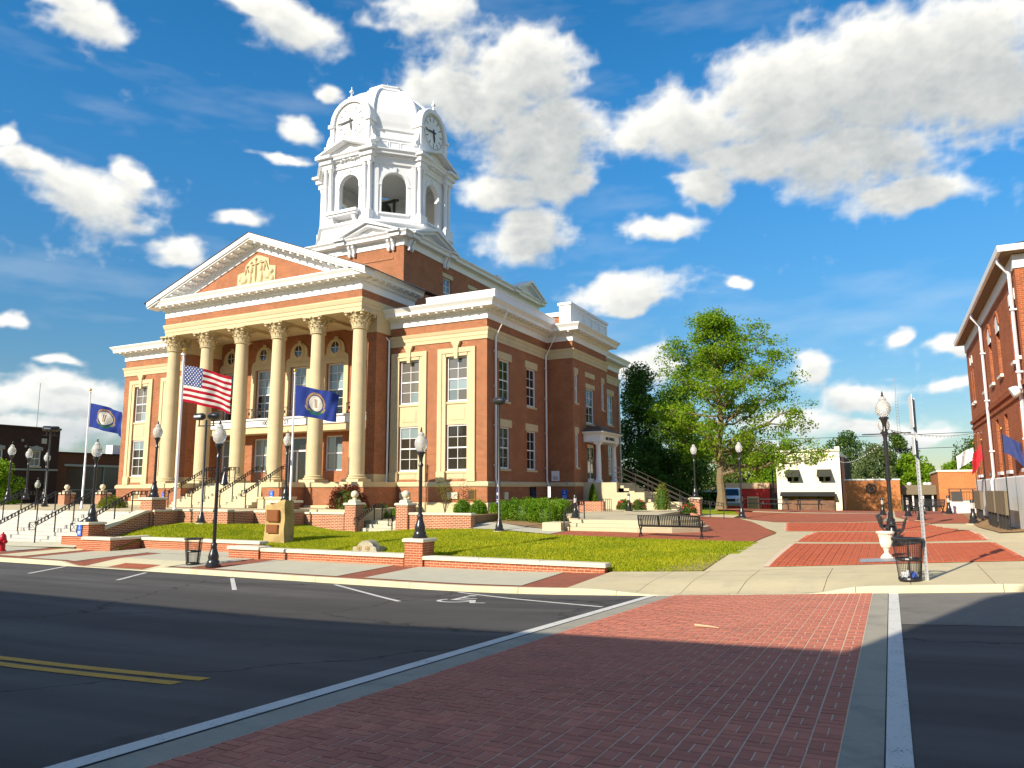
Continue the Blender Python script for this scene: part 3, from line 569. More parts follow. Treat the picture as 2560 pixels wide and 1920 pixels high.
def blades(P, n, h, zf, seed, wmul=1., bare=None):
    rg = np.random.default_rng(seed); x0, x1 = min(p[0] for p in P), max(p[0] for p in P); y0, y1 = min(p[1] for p in P), max(p[1] for p in P)
    x = rg.uniform(x0, x1, n*2); y = rg.uniform(y0, y1, n*2); k = inpoly(x, y, P)
    if bare is not None: k &= ~bare(x, y, rg)
    x, y = x[k][:n], y[k][:n]; z = zf(x, y); a = rg.uniform(0, 6.283, len(x)); hh = h*rg.uniform(.5, 1.3, len(x)); wd = .011*wmul*rg.uniform(.7, 1.4, len(x)); ln = rg.normal(0, .35, (len(x), 2))*hh[:, None]
    v = np.empty((len(x), 3, 3)); v[:, 0] = np.stack([x-np.cos(a)*wd, y-np.sin(a)*wd, z-.01], -1); v[:, 1] = np.stack([x+np.cos(a)*wd, y+np.sin(a)*wd, z-.01], -1); v[:, 2] = np.stack([x+ln[:, 0], y+ln[:, 1], z+hh], -1)
    me = bpy.data.meshes.new('grass'); m_ = len(x); me.vertices.add(m_*3); me.vertices.foreach_set('co', v.ravel()); me.loops.add(m_*3); me.loops.foreach_set('vertex_index', np.arange(m_*3)); me.polygons.add(m_); me.polygons.foreach_set('loop_start', np.arange(m_)*3); me.polygons.foreach_set('loop_total', np.full(m_, 3)); me.update(); me.validate(); me.materials.append(M['grass_blade']); return me
o = link('grass', blades(LP, 150000, .055, lambda x, y: ter(x, y), 5, 1.5, lambda x, y, rg: (x+.0*y > -4.75-.45*np.sin(y*1.7)+rg.normal(0, .35, len(x))) & (y < 22.5) & (rg.random(len(x)) > .12))); o['kind'] = 'stuff'; o['label'] = 'sunlit short lawn grass in front of the courthouse'; o['category'] = 'grass'
mb = MB(); strip(mb, [(-5.6, 19.32), (-4.9, 22.2)], [(-4.33, 19.32), (-4.25, 22.2)], ter, .008, 8, 6); struct('bare_soil', mb, 'dry_grass')

# paved strips in front of the wide stair and in the recess behind the kerb lamp
mb = MB(); strip(mb, [(-48, 19.2), (-48, 20.1)], [(-29.3, 19.2), (-29.3, 20.1)], ter, .02, 4, 20); strip(mb, [(-26.95, 19.2), (-26.95, 20.45)], [(-20.45, 19.2), (-20.45, 20.45)], walk_z, .0, 6, 14); part('slab', mb, 'concrete_grey', swo)

# ================================================================== courthouse
_pc = {}
def window(parent, mw, w, h, cols=2, rows=4, mat='pane_glass', sill=True, fr=.075, name='window', mats=None):
    key = (round(w, 3), round(h, 3), cols, rows, sill)
    if key not in _pc:
        mb = MB(); mb.box(-w/2, -w/2+fr, -.03, .10, 0, h); mb.box(w/2-fr, w/2, -.03, .10, 0, h); mb.box(-w/2+fr, w/2-fr, -.03, .10, h-fr, h); mb.box(-w/2+fr, w/2-fr, -.03, .10, 0, fr*1.2)
        iw, ih = w-2*fr, h-2.2*fr; z0 = fr*1.2; pw, ph = iw/cols, ih/rows
        for i in range(1, cols): mb.box(-w/2+fr+i*pw-.014, -w/2+fr+i*pw+.014, .008, .06, z0, h-fr)
        for j in range(1, rows):
            t_ = .035 if (j == rows//2 and rows > 1) else .014; mb.box(-w/2+fr, w/2-fr, -.005 if t_ > .02 else .009, .062, z0+j*ph-t_, z0+j*ph+t_)
        pm = MB(); pm.box(-pw/2, pw/2, .035, .045, -ph/2, ph/2)
        sm = MB(); sm.bev(-w/2-.1, w/2+.1, -.14, .05, -.12, 0, .02)
        _pc[key] = (mb.mesh('window', 'sash_paint'), pm, sm.mesh('sill', 'limestone'), [(-w/2+fr+(i+.5)*pw, z0+(j+.5)*ph) for j in range(rows) for i in range(cols)], {})
    fm, pm, sm, cs, pcache = _pc[key]
    o = link(name, fm, parent, mw)
    for k, (x, z) in enumerate(cs):
        mt = mats[k] if mats else mat
        if mt not in pcache: pcache[mt] = pm.mesh('pane', mt)
        link('pane', pcache[mt], o, mw @ Matrix.Translation((x, 0, z)) @ Matrix.Rotation(random.uniform(-.006, .006), 4, 'Z') @ Matrix.Rotation(random.uniform(-.006, .006), 4, 'X'))
    if sill: link('sill', sm, o, mw)
    return o
def wall(parent, x0, x1, z0, z1, holes, mw, mat, depth=.2, name='wall'):
    """planar wall in local XZ (outside is -Y) with rectangular openings (xa, xb, za, zb) and reveals"""
    xs = sorted({x0, x1, *[v for h in holes for v in h[:2]]}); zs = sorted({z0, z1, *[v for h in holes for v in h[2:]]}); mb = MB()
    for i in range(len(xs)-1):
        for j in range(len(zs)-1):
            a, b, c, d = xs[i], xs[i+1], zs[j], zs[j+1]
            if any(h[0] <= a+1e-6 and b <= h[1]+1e-6 and h[2] <= c+1e-6 and d <= h[3]+1e-6 for h in holes): continue
            mb.add([(a, 0, c), (b, 0, c), (b, 0, d), (a, 0, d)], [(0, 1, 2, 3)])
    for a, b, c, d in holes:
        for p, q_ in (((a, c), (b, c)), ((b, c), (b, d)), ((b, d), (a, d)), ((a, d), (a, c))): mb.add([(p[0], 0, p[1]), (q_[0], 0, q_[1]), (q_[0], depth, q_[1]), (p[0], depth, p[1])], [(0, 1, 2, 3)])
        mb.add([(a, depth, c), (b, depth, c), (b, depth, d), (a, depth, d)], [(0, 1, 2, 3)])
    return part(name, mb, mat, parent, mw)
def dentils(mb, path, o0, o1, z0, z1, wd, sp):
    for (xa, ya), (xb, yb) in zip(path[:-1], path[1:]):
        d = Vector((xb-xa, yb-ya)); L = d.length; d.normalize(); n = Vector((d.y, -d.x)); k = int(L/sp)
        for i in range(k+1):
            s_ = (L-k*sp)/2+i*sp; c = Vector((xa, ya))+d*s_
            P = [c+d*(-wd/2)+n*o0, c+d*(wd/2)+n*o0, c+d*(wd/2)+n*o1, c+d*(-wd/2)+n*o1]
            mb.add([(p.x, p.y, z0) for p in P]+[(p.x, p.y, z1) for p in P], [(0, 1, 2, 3), (4, 5, 6, 7), (0, 1, 5, 4), (1, 2, 6, 5), (2, 3, 7, 6), (3, 0, 4, 7)])
CH = thing('courthouse', 'red brick courthouse with columned portico, white clock tower and limestone trim', 'building', at(-32.5, 34, .7))
SIDE = R(90)
PR = [(-24.8, 34), (-18.55, 34), (-18.55, 41.7), (-16.8, 41.7), (-16.8, 47.9), (-18.55, 47.9), (-18.55, 55.7), (-26, 55.7)]
PL_ = [(-47.6, 56), (-47.6, 34), (-40.25, 34)]
SILLZ, UPZ = (3.16, 5.42), (6.86, 9.12)
for path, sd in ((PR, 1), (PL_, 0)):
    mb = MB(); mb.sweep([(0, -.2), (.12, -.2), (.12, 1.33), (.09, 1.37), (0, 1.37)], path); part('foundation_course', mb, 'limestone', CH)
    mb = MB(); mb.sweep([(0, 1.375), (.05, 1.375), (.05, 2.2), (0, 2.2)], path); part('basement_wall', mb, 'brick_court', CH)
    mb = MB(); mb.sweep([(0, 2.205), (.10, 2.205), (.13, 2.24), (.13, 2.38), (.06, 2.47), (0, 2.47)], path); part('water_table', mb, 'limestone', CH)
    mb = MB(); mb.sweep([(0, 10.02), (.05, 10.02), (.05, 10.22), (.075, 10.23), (.075, 10.43), (.10, 10.44), (.16, 10.58), (.16, 10.61), (0, 10.61)], path); part('stone_band', mb, 'limestone', CH)
    mb = MB(); mb.sweep([(.003, 11.1), (.07, 11.1), (.07, 11.40), (.10, 11.44), (.10, 11.47), (.003, 11.47)], path); mb.sweep([(.003, 11.5), (.16, 11.5), (.20, 11.63), (.62, 11.66), (.64, 11.82), (.70, 11.90), (.80, 12.02), (.80, 12.08), (.003, 12.08)], path)
    dentils(mb, path, .08, .15, 11.47, 11.55, .055, .11); dentils(mb, path, .17, .56, 11.575, 11.655, .12, .56); part('cornice', mb, 'white_paint', CH)
# right wing front: two tall stone window bays
bays = [(-23.64, -23.48, -24.80, -22.47), (-20.54, -20.41, -21.71, -19.37)]
hol = [(b-.66, b+.66, 2.55, 9.2) for _, b, _, _ in bays]
wall(CH, -24.8, -18.55, 2.47, 11.1, [(b-.66-34*0, b+.66, 2.6, 9.22) for _, b, _, _ in bays], at(0, 34, 0), 'brick_court', .28)
def stone_bay(xc, y, zt=9.65, wd=2.34):
    mb = MB(); h = wd/2
    for s in (-1, 1):
        mb.box(*sorted((xc+s*h, xc+s*(h-.26))), y-.10, y+.02, 2.475, zt); mb.box(*sorted((xc+s*(h-.265), xc+s*(.665))), y-.055, y+.02, 2.475, zt-.02)
        mb.box(*sorted((xc+s*h*1.02, xc+s*.67)), y-.13, y+.0, 2.472, 3.0)
    mb.box(xc-h+.265, xc+h-.265, y-.10, y+.02, zt-.27, zt); mb.box(xc-.70, xc+.70, y-.055, y+.02, 9.2, zt-.275)
    mb.add([(xc-.30, y-.20, 10.0), (xc+.30, y-.20, 10.0), (xc+.15, y-.17, 9.72), (xc+.10, y-.13, 9.05), (xc-.10, y-.13, 9.05), (xc-.15, y-.17, 9.72), (xc-.30, y, 10.0), (xc+.30, y, 10.0), (xc+.15, y, 9.72), (xc+.10, y, 9.05), (xc-.10, y, 9.05), (xc-.15, y, 9.72)],
           [(0, 1, 2, 5), (5, 2, 3, 4), (1, 7, 8, 2), (2, 8, 9, 3), (3, 9, 10, 4), (4, 10, 11, 5), (5, 11, 6, 0), (0, 6, 7, 1)])
    part('window_surround', mb, 'limestone', CH)
    mb = MB(); mb.box(xc-.655, xc+.655, y+.05, y+.2, 5.5, 6.70); mb.box(xc-.45, xc+.45, y+.03, y+.06, 5.75, 6.42); part('spandrel_panel', mb, 'limestone', CH); mb = MB(); mb.box(xc-.655, xc+.655, y+.05, y+.2, 2.55, 2.98); mb.box(xc-.45, xc+.45, y+.03, y+.06, 2.63, 2.9); part('apron_panel', mb, 'limestone', CH)
    for k, (za, zb) in enumerate((SILLZ, UPZ)):
        window(CH, at(xc, y+.14, za-.12), 1.30, zb-za+.2, 2, 4, mats=(['pane_glass']*6+['pane_pale', 'pane_pale'] if xc < -22 else ['pane_glass']*8) if k == 0 else (['pane_blind', 'pane_pale', 'pane_blind']+['pane_blind']*5 if xc < -22 else ['pane_pale', 'pane_blind', 'pane_pale', 'pane_pale']+['pane_blind']*4))  # right bay's pale upper panes: bluish reflection put into the pane colour
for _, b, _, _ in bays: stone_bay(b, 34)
for xc in (-45.78, -42.6):
    stone_bay(xc, 34)
wall(CH, -47.6, -40.25, 2.47, 11.1, [(xc-.66, xc+.66, 2.6, 9.22) for xc in (-45.78, -42.6)], at(0, 34, 0), 'brick_court', .28)
mb = MB(); mb.add([(-47.6, 34, 2.47), (-47.6, 56, 2.47), (-47.6, 56, 11.1), (-47.6, 34, 11.1)], [(0, 1, 2, 3)]); part('wall', mb, 'brick_court', CH)
# right wing side, bay, rear wing
wy = (35.97, 39.43); hs_ = [(y-.60, y+.60, za, zb) for y in wy for za, zb in (SILLZ, UPZ)]
wall(CH, 34, 41.7, 2.47, 11.1, hs_, at(-18.55, 0, 0, SIDE), 'brick_court', .25)
for y in wy:
    for za, zb in (SILLZ, UPZ):
        window(CH, at(-18.55, y, za, SIDE) @ Matrix.Translation((0, .07, 0)), 1.19, zb-za, 2, 4, 'pane_dark')
        mb = MB(); mb.add([(-.84, -.05, zb), (.84, -.05, zb), (.84, -.05, zb+.42), (-.84, -.05, zb+.42)], [(0, 1, 2, 3)]); mb = MB(); mb.box(-.84, .84, -.05, .03, zb+.004, zb+.42); part('lintel', mb, 'limestone', CH, at(-18.55, y, 0, SIDE))
wall(CH, -18.55, -16.8, 2.47, 11.1, [], at(0, 41.7, 0), 'brick_court')
slits = [(42.19, 7.3, 9.08), (42.17, 3.37, 5.43), (47.0, 7.3, 9.08)]
wall(CH, 41.7, 47.9, 2.47, 11.1, [(y-.18, y+.18, a, b) for y, a, b in slits]+[(43.9, 45.25, 6.18, 8.42), (44.0, 45.6, 2.47, 4.9)], at(-16.8, 0, 0, SIDE), 'brick_court', .25)
for y, a, b in slits:
    window(CH, at(-16.8, y, a, SIDE) @ Matrix.Translation((0, .035, 0)), .36, b-a, 1, 2, 'pane_dark'); mb = MB(); mb.box(-.3, .3, -.05, .03, b+.004, b+.38); part('lintel', mb, 'limestone', CH, at(-16.8, y, 0, SIDE))
window(CH, at(-16.8, 44.575, 6.18, SIDE) @ Matrix.Translation((0, .07, 0)), 1.34, 2.24, 2, 4, 'pane_dark')
mb = MB(); mb.box(-.8, .8, -.06, .03, 8.425, 8.72); part('lintel', mb, 'limestone', CH, at(-16.8, 44.575, 0, SIDE)); mb = MB(); mb.box(-.85, .85, -.05, .03, 9.13, 9.45); part('stone_panel', mb, 'limestone', CH, at(-16.8, 44.6, 0, SIDE))
wall(CH, 47.9, 55.7, 2.47, 11.1, [(52.93, 54.13, za, zb) for za, zb in (SILLZ, UPZ)], at(-18.55, 0, 0, SIDE), 'brick_court', .25)
for za, zb in (SILLZ, UPZ):
    window(CH, at(-18.55, 53.53, za, SIDE) @ Matrix.Translation((0, .07, 0)), 1.19, zb-za, 2, 4, 'pane_pale'); mb = MB(); mb.box(-.84, .84, -.05, .03, zb+.004, zb+.42); part('lintel', mb, 'limestone', CH, at(-18.55, 53.53, 0, SIDE))
# basement vents, plaque
for x in (-23.6, -20.56): 
    mb = MB(); mb.box(x-.32, x+.32, 33.86, 33.96, 1.57, 1.91); part('vent', mb, 'capstone', CH); mb = MB(); mb.box(x-.23, x+.23, 33.855, 33.865, 1.64, 1.85); part('vent_opening', mb, 'plaster_tan', CH)
mb = MB(); mb.box(-45.9, -45.1, 33.86, 33.96, 1.45, 1.98); part('vent', mb, 'capstone', CH); mb = MB(); mb.box(-45.8, -45.2, 33.853, 33.866, 1.52, 1.9); part('vent_opening', mb, 'door_tan', CH)
mb = MB(); mb.box(-19.62, -19.18, 33.88, 33.96, 1.5, 2.06, 1); mb.box(-19.58, -19.22, 33.865, 33.9, 1.54, 2.02, 0); part('wall_plaque', mb, ['plaque', 'gold'], CH)
mb = MB(); mb.box(-.22, .22, -.07, 0, 1.5, 1.9); part('vent', mb, 'capstone', CH, at(-18.5, 36.0, 0, SIDE)); mb = MB(); mb.box(-.35, .35, -.09, 0, 1.37, 2.2); part('basement_window', mb, 'pane_dark', CH, at(-18.5, 39.4, 0, SIDE))
# roofs and parapets of the wings
for a in ((-24.8, -18.6, 34.05, 55.6), (-18.598, -17, 41.8, 47.8), (-47.5, -40.3, 34.05, 55.6)): part('wing_roof', MB().box(*a, 11.9, 12.05), 'roof_dark', CH)
mb = MB(); mb.sweep([(0, 12.08), (.15, 12.08), (.15, 12.47), (.19, 12.48), (.19, 12.55), (0, 12.55)], [(-22.2, 33.8), (-18.05, 33.8), (-18.05, 41.6)]); mb.box(-24.0, -22.2, 33.9, 34.0, 12.06, 12.25); part('parapet', mb, 'white_paint', CH)
mb = MB(); mb.box(-17.62, -16.86, 41.66, 48.4, 12.085, 13.38); mb.box(-17.7, -16.78, 41.58, 48.48, 13.385, 13.54)
for k in range(4):
    y0 = 42.5+k*1.42; 
    for a in ((y0, y0+1.3, 13.12, 13.17), (y0, y0+1.3, 12.36, 12.41), (y0, y0+.05, 12.41, 13.12), (y0+1.25, y0+1.3, 12.41, 13.12)): mb.box(-16.858, -16.82, *a)
part('parapet', mb, 'white_paint', CH)
mb = MB(); mb.box(-22.5, -17.63, 42.3, 42.55, 12.06, 12.85); part('parapet_wall', mb, 'brick_court', CH); mb = MB(); mb.box(-22.5, -17.63, 42.2, 42.65, 12.855, 13.12); part('coping', mb, 'white_paint', CH)
# downspouts
for pts in ([(-24.55, 33.2, 11.75), (-24.5, 33.2, 11.2), (-24.0+.05, 33.80, 10.4), (-24.6+.65, 33.80, 2.6), (-24.6+.65, 33.72, 2.2), (-24.6+.65, 33.72, .6)],):
    mb = MB(); mb.tube([(p[0]-.8, p[1], p[2]) for p in pts], .055, 6); part('downspout', mb, 'gutter', CH)
for x, y in ((-18.42, 34.75), (-18.42, 41.35), (-18.42, 55.4)):
    mb = MB(); mb.tube([(x+.62, y, 11.7), (x+.62, y, 11.35), (x, y, 10.2), (x, y, 2.6), (x+.1, y, 2.2), (x+.1, y, .6)], .055, 6)
    for z in (3.3, 5.4, 7.5, 9.4): mb.box(x-.08, x+.08, y-.12, y-.06, z, z+.05)
    part('downspout', mb, 'gutter', CH)

# ---- portico
YP = 31.3; XL, XR = -40.25, -24.8
for a in ((-40.9, -35.6, 31.0, 34.6, .4, 2.2), (-29.5, -24.2, 31.0, 34.6, .4, 2.2), (-29.5, -28.1, 29.3, 30.998, .9, 2.2), (-36.95, -35.6, 29.3, 30.998, .9, 2.2)): part('podium', MB().box(*a), 'brick_court', CH)
mb = MB()
for a in ((-40.95, -35.6, 30.94, 35.2), (-29.5, -24.15, 30.94, 35.2), (-29.5, -28.05, 29.24, 30.935), (-37.0, -35.6, 29.24, 30.935), (-35.595, -29.505, 31.0, 35.2)): mb.box(*a, 2.205, 2.47)
mb.box(-40.95, -35.6, 30.92, 31.0, .4, 1.25); mb.box(-28.04, -24.15, 30.92, 31.0, .4, 1.25); part('podium_cap', mb, 'limestone', CH)
mb = MB(); mb.box(-24.2, -24.15, 31, 34.6, .4, 2.2); part('podium_side', mb, 'brick_court', CH)
nst = 9; rz_ = (2.47-1.15)/nst
for i in range(nst):
    mb = MB(); mb.box(-35.59, -29.51, 30.98-(nst-1-i)*.28-.28+.0, 30.99, 1.15+i*rz_, 1.15+(i+1)*rz_-.002); part('step', mb, 'stair_concrete', CH)
# columns
def acanthus(mb, ang, r0, z0, h, wd, curl):
    c, s = math.cos(ang), math.sin(ang); rows = []
    for t_ in (0, .35, .7, .9, 1.0, .93):
        k = len(rows); rr = r0+curl*(t_**2.2)+(curl*.25 if k == 5 else 0); zz = z0+h*(t_ if k < 5 else .88); ww = wd*(1-.45*t_**3)
        rows.append([(rr*c-s*ww*f, rr*s+c*ww*f, zz-abs(f)*.0) for f in (-.5, 0, .5)]); rows[-1][1] = ((rr+.02)*c, (rr+.02)*s, zz)
    o = []
    for r_ in rows: o += r_
    mb.add(o, [(i*3+j, i*3+j+1, (i+1)*3+j+1, (i+1)*3+j) for i in range(5) for j in range(2)])
cap = MB(); cap.lathe([(.37, 0), (.40, .03), (.40, .07), (.365, .10), (.36, .35), (.40, .65), (.52, .86)], n=16)
for k in range(12): acanthus(cap, 2*math.pi*k/12, .38, .10, .34, .19, .13)
for k in range(12): acanthus(cap, 2*math.pi*(k+.5)/12, .38, .32, .34, .19, .18)
for k in range(4):
    a = math.pi/4+k*math.pi/2; acanthus(cap, a, .40, .50, .36, .16, .30); cap.lathe([(.0, .72), (.085, .74), (.10, .80), (.085, .86), (0, .88)], .66*math.cos(a), .66*math.sin(a), 8, cap=False)
    b_ = k*math.pi/2; acanthus(cap, b_+.22, .40, .52, .34, .12, .16); acanthus(cap, b_-.22, .40, .52, .34, .12, .16); cap.lathe([(0, .84), (.07, .88), (.07, .94), (0, .97)], .55*math.cos(b_), .55*math.sin(b_), 7, cap=False)
ab = []
for k in range(4):
    a = math.pi/4+k*math.pi/2; 
    for da, r_ in ((-.09, .80), (.09, .80), (math.pi/4, .56)): ab.append((r_*math.cos(a+da), r_*math.sin(a+da)))
cap.prism(ab, .865, .955, 'z'); cap.v = [(a*1.12, b*1.12, c) for a, b, c in cap.v]; capm = cap.mesh('capital', 'limestone', True)
sh = MB(); sh.lathe([(.425-.065*(max(0, t_-.3)/.7)**1.4, .32+t_*(8.28-.32)) for t_ in np.linspace(0, 1, 12)], n=24); shm = sh.mesh('column', 'limestone', True)
bs = MB(); bs.box(-.56, .56, -.56, .56, 0, .14); bs.lathe([(.54, .141), (.575, .17), (.575, .21), (.54, .24), (.49, .25), (.47, .28), (.50, .30), (.51, .33), (.49, .36), (.43, .38)], n=24); bsm = bs.mesh('column_base', 'limestone', True)
for i in range(6):
    x = -40.0+2.938*i; c_ = link('column', shm, CH, at(x, 31.87, 2.472)); link('column_base', bsm, c_, at(x, 31.87, 2.472)); link('capital', capm, c_, at(x, 31.87, 10.74))
# brick end piers that close the sides of the portico
for x0, x1 in ((-40.2, -39.55), (-25.45, -24.85)):
    part('end_pier', MB().box(x0, x1, 32.75, 35.19, 2.475, 10.75), 'brick_court', CH); part('pier_cap', MB().box(x0-.06, x1+.06, 32.68, 35.18, 10.755, 11.69), 'limestone', CH); part('pier_base', MB().box(x0-.06, x1+.06, 32.68, 35.18, 2.474, 2.9), 'limestone', CH)
# entablature (three sides)
PE = [(XL, 36.3), (XL, YP), (XR, YP), (XR, 36.3)]
mb = MB(); mb.sweep([(-.9, 11.7), (.0, 11.7), (.0, 11.9), (.03, 11.91), (.03, 12.12), (.06, 12.13), (.12, 12.33), (.12, 12.4), (-.9, 12.4)], PE); part('architrave', mb, 'limestone', CH)
mb = MB(); mb.sweep([(-.9, 12.402), (.02, 12.402), (.02, 12.85), (-.9, 12.85)], PE); part('frieze_brick', mb, 'brick_court', CH)
mb = MB(); mb.sweep([(-.9, 12.852), (.05, 12.852), (.05, 13.22), (.10, 13.28), (.10, 13.31), (-.9, 13.31)], PE); mb.sweep([(-.9, 13.312), (.16, 13.312), (.22, 13.46), (.66, 13.49), (.68, 13.66), (.80, 13.82), (.80, 13.88), (-.9, 13.88)], PE)
dentils(mb, PE, .10, .17, 13.26, 13.34, .055, .11); dentils(mb, PE, .2, .6, 13.40, 13.485, .13, .585); part('cornice', mb, 'white_paint', CH)
# pediment
xa, za, sl = -32.52, 17.02, .3765; hw = 8.55
def chev(o0, o1, y0, y1, mb, end=hw, mi=0):
    P = [(xa-end, za-end*sl-o0), (xa, za-o0), (xa+end, za-end*sl-o0), (xa+end, za-end*sl-o1), (xa, za-o1), (xa-end, za-end*sl-o1)]
    mb.prism([P[0], P[1], P[4], P[5]], y0, y1, 'y', mi); mb.prism([P[1], P[2], P[3], P[4]], y0, y1, 'y', mi)
mb = MB(); chev(0, .30, 30.42, 31.3, mb); chev(.302, .40, 30.5, 31.3, mb); chev(.402, .55, 31.06, 31.3, mb, 7.6); chev(.552, .92, 31.18, 31.3, mb, 7.3)
for s in (-1, 1):
    for k in range(14):
        d = .35+k*.56; x = xa+s*d; z = za-d*sl-.43
        mb.add([(x-.065, 30.58, z+s*.065*sl), (x+.065, 30.58, z-s*.065*sl), (x+.065, 31.1, z-s*.065*sl), (x-.065, 31.1, z+s*.065*sl), (x-.065, 30.58, z-.10+s*.065*sl), (x+.065, 30.58, z-.10-s*.065*sl), (x+.065, 31.1, z-.10-s*.065*sl), (x-.065, 31.1, z-.10+s*.065*sl)], [(0, 1, 2, 3), (4, 7, 6, 5), (0, 4, 5, 1), (1, 5, 6, 2), (3, 2, 6, 7), (0, 3, 7, 4)])
    for k in range(66):
        d = .2+k*.105; x = xa+s*d; z = za-d*sl-.52; mb.box(x-.028, x+.028, 31.08, 31.18, z-.09, z)
part('pediment_cornice', mb, 'white_paint', CH)
mb = MB(); mb.prism([(xa-6.6, 13.885), (xa+6.6, 13.885), (xa, za-.8)], 31.24, 31.5, 'y'); part('tympanum', mb, 'brick_court', CH)
mb = MB(); mb.prism([(xa-8.75, za-8.75*sl+.03), (xa, za+.03), (xa+8.75, za-8.75*sl+.03), (xa+8.75, za-8.75*sl-.0+.003), (xa, za+.003), (xa-8.75, za-8.75*sl+.003)], 30.38, 39.2, 'y'); part('portico_roof', mb, 'roof_dark', CH)
# carved relief: figures with scales between two wreathed shields
mb = MB(); Yr = 31.24; mb.prism([(-34.05, 13.89), (-31.05, 13.89), (-31.05, 15.02), (-31.55, 15.12), (-31.62, 15.55), (-32.2, 15.78), (-32.6, 15.86), (-33.1, 15.6), (-33.45, 15.3), (-33.5, 14.95), (-34.05, 14.85)], Yr-.05, Yr+.05, 'y')
def blob(cx, cz, rx_, rz2, d=.14, n=9):
    vs = [(cx, Yr-.05-d, cz)]; fs = []
    for f, dd in ((.55, .8), (.85, .5), (1, 0)):
        for i in range(n): vs.append((cx+rx_*f*math.cos(2*math.pi*i/n), Yr-.05-d*dd, cz+rz2*f*math.sin(2*math.pi*i/n)))
    for i in range(n): fs.append((0, 1+i, 1+(i+1) % n))
    for r_ in range(2):
        for i in range(n): fs.append((1+r_*n+i, 1+r_*n+(i+1) % n, 1+(r_+1)*n+(i+1) % n, 1+(r_+1)*n+i))
    mb.add(vs, fs)
for cx, cz, a, b in ((-32.95, 15.42, .10, .12), (-32.2, 15.42, .10, .12), (-32.95, 15.05, .17, .32), (-32.2, 15.05, .17, .32), (-33.02, 14.5, .16, .42), (-32.15, 14.5, .16, .42), (-33.5, 14.45, .30, .26), (-31.65, 14.55, .34, .27), (-33.75, 14.15, .20, .14), (-31.3, 14.3, .20, .22), (-31.35, 14.75, .18, .16), (-33.8, 14.55, .14, .2), (-32.58, 14.9, .08, .75), (-32.58, 15.62, .09, .1), (-32.75, 14.1, .10, .12), (-32.3, 14.1, .10, .12), (-33.25, 14.05, .2, .1), (-31.85, 14.08, .25, .1)): blob(cx, cz, a, b)
for (x0, z0), (x1, z1) in (((-33.3, 15.25), (-31.75, 15.4)), ((-33.3, 15.25), (-33.42, 14.75)), ((-33.3, 15.25), (-33.1, 14.75)), ((-31.78, 15.4), (-31.95, 14.85)), ((-31.78, 15.4), (-31.58, 14.85))): mb.bar((x0, Yr-.12, z0), (x1, Yr-.12, z1), .05, .05)
part('carved_relief', mb, 'limestone', CH, smooth=True)
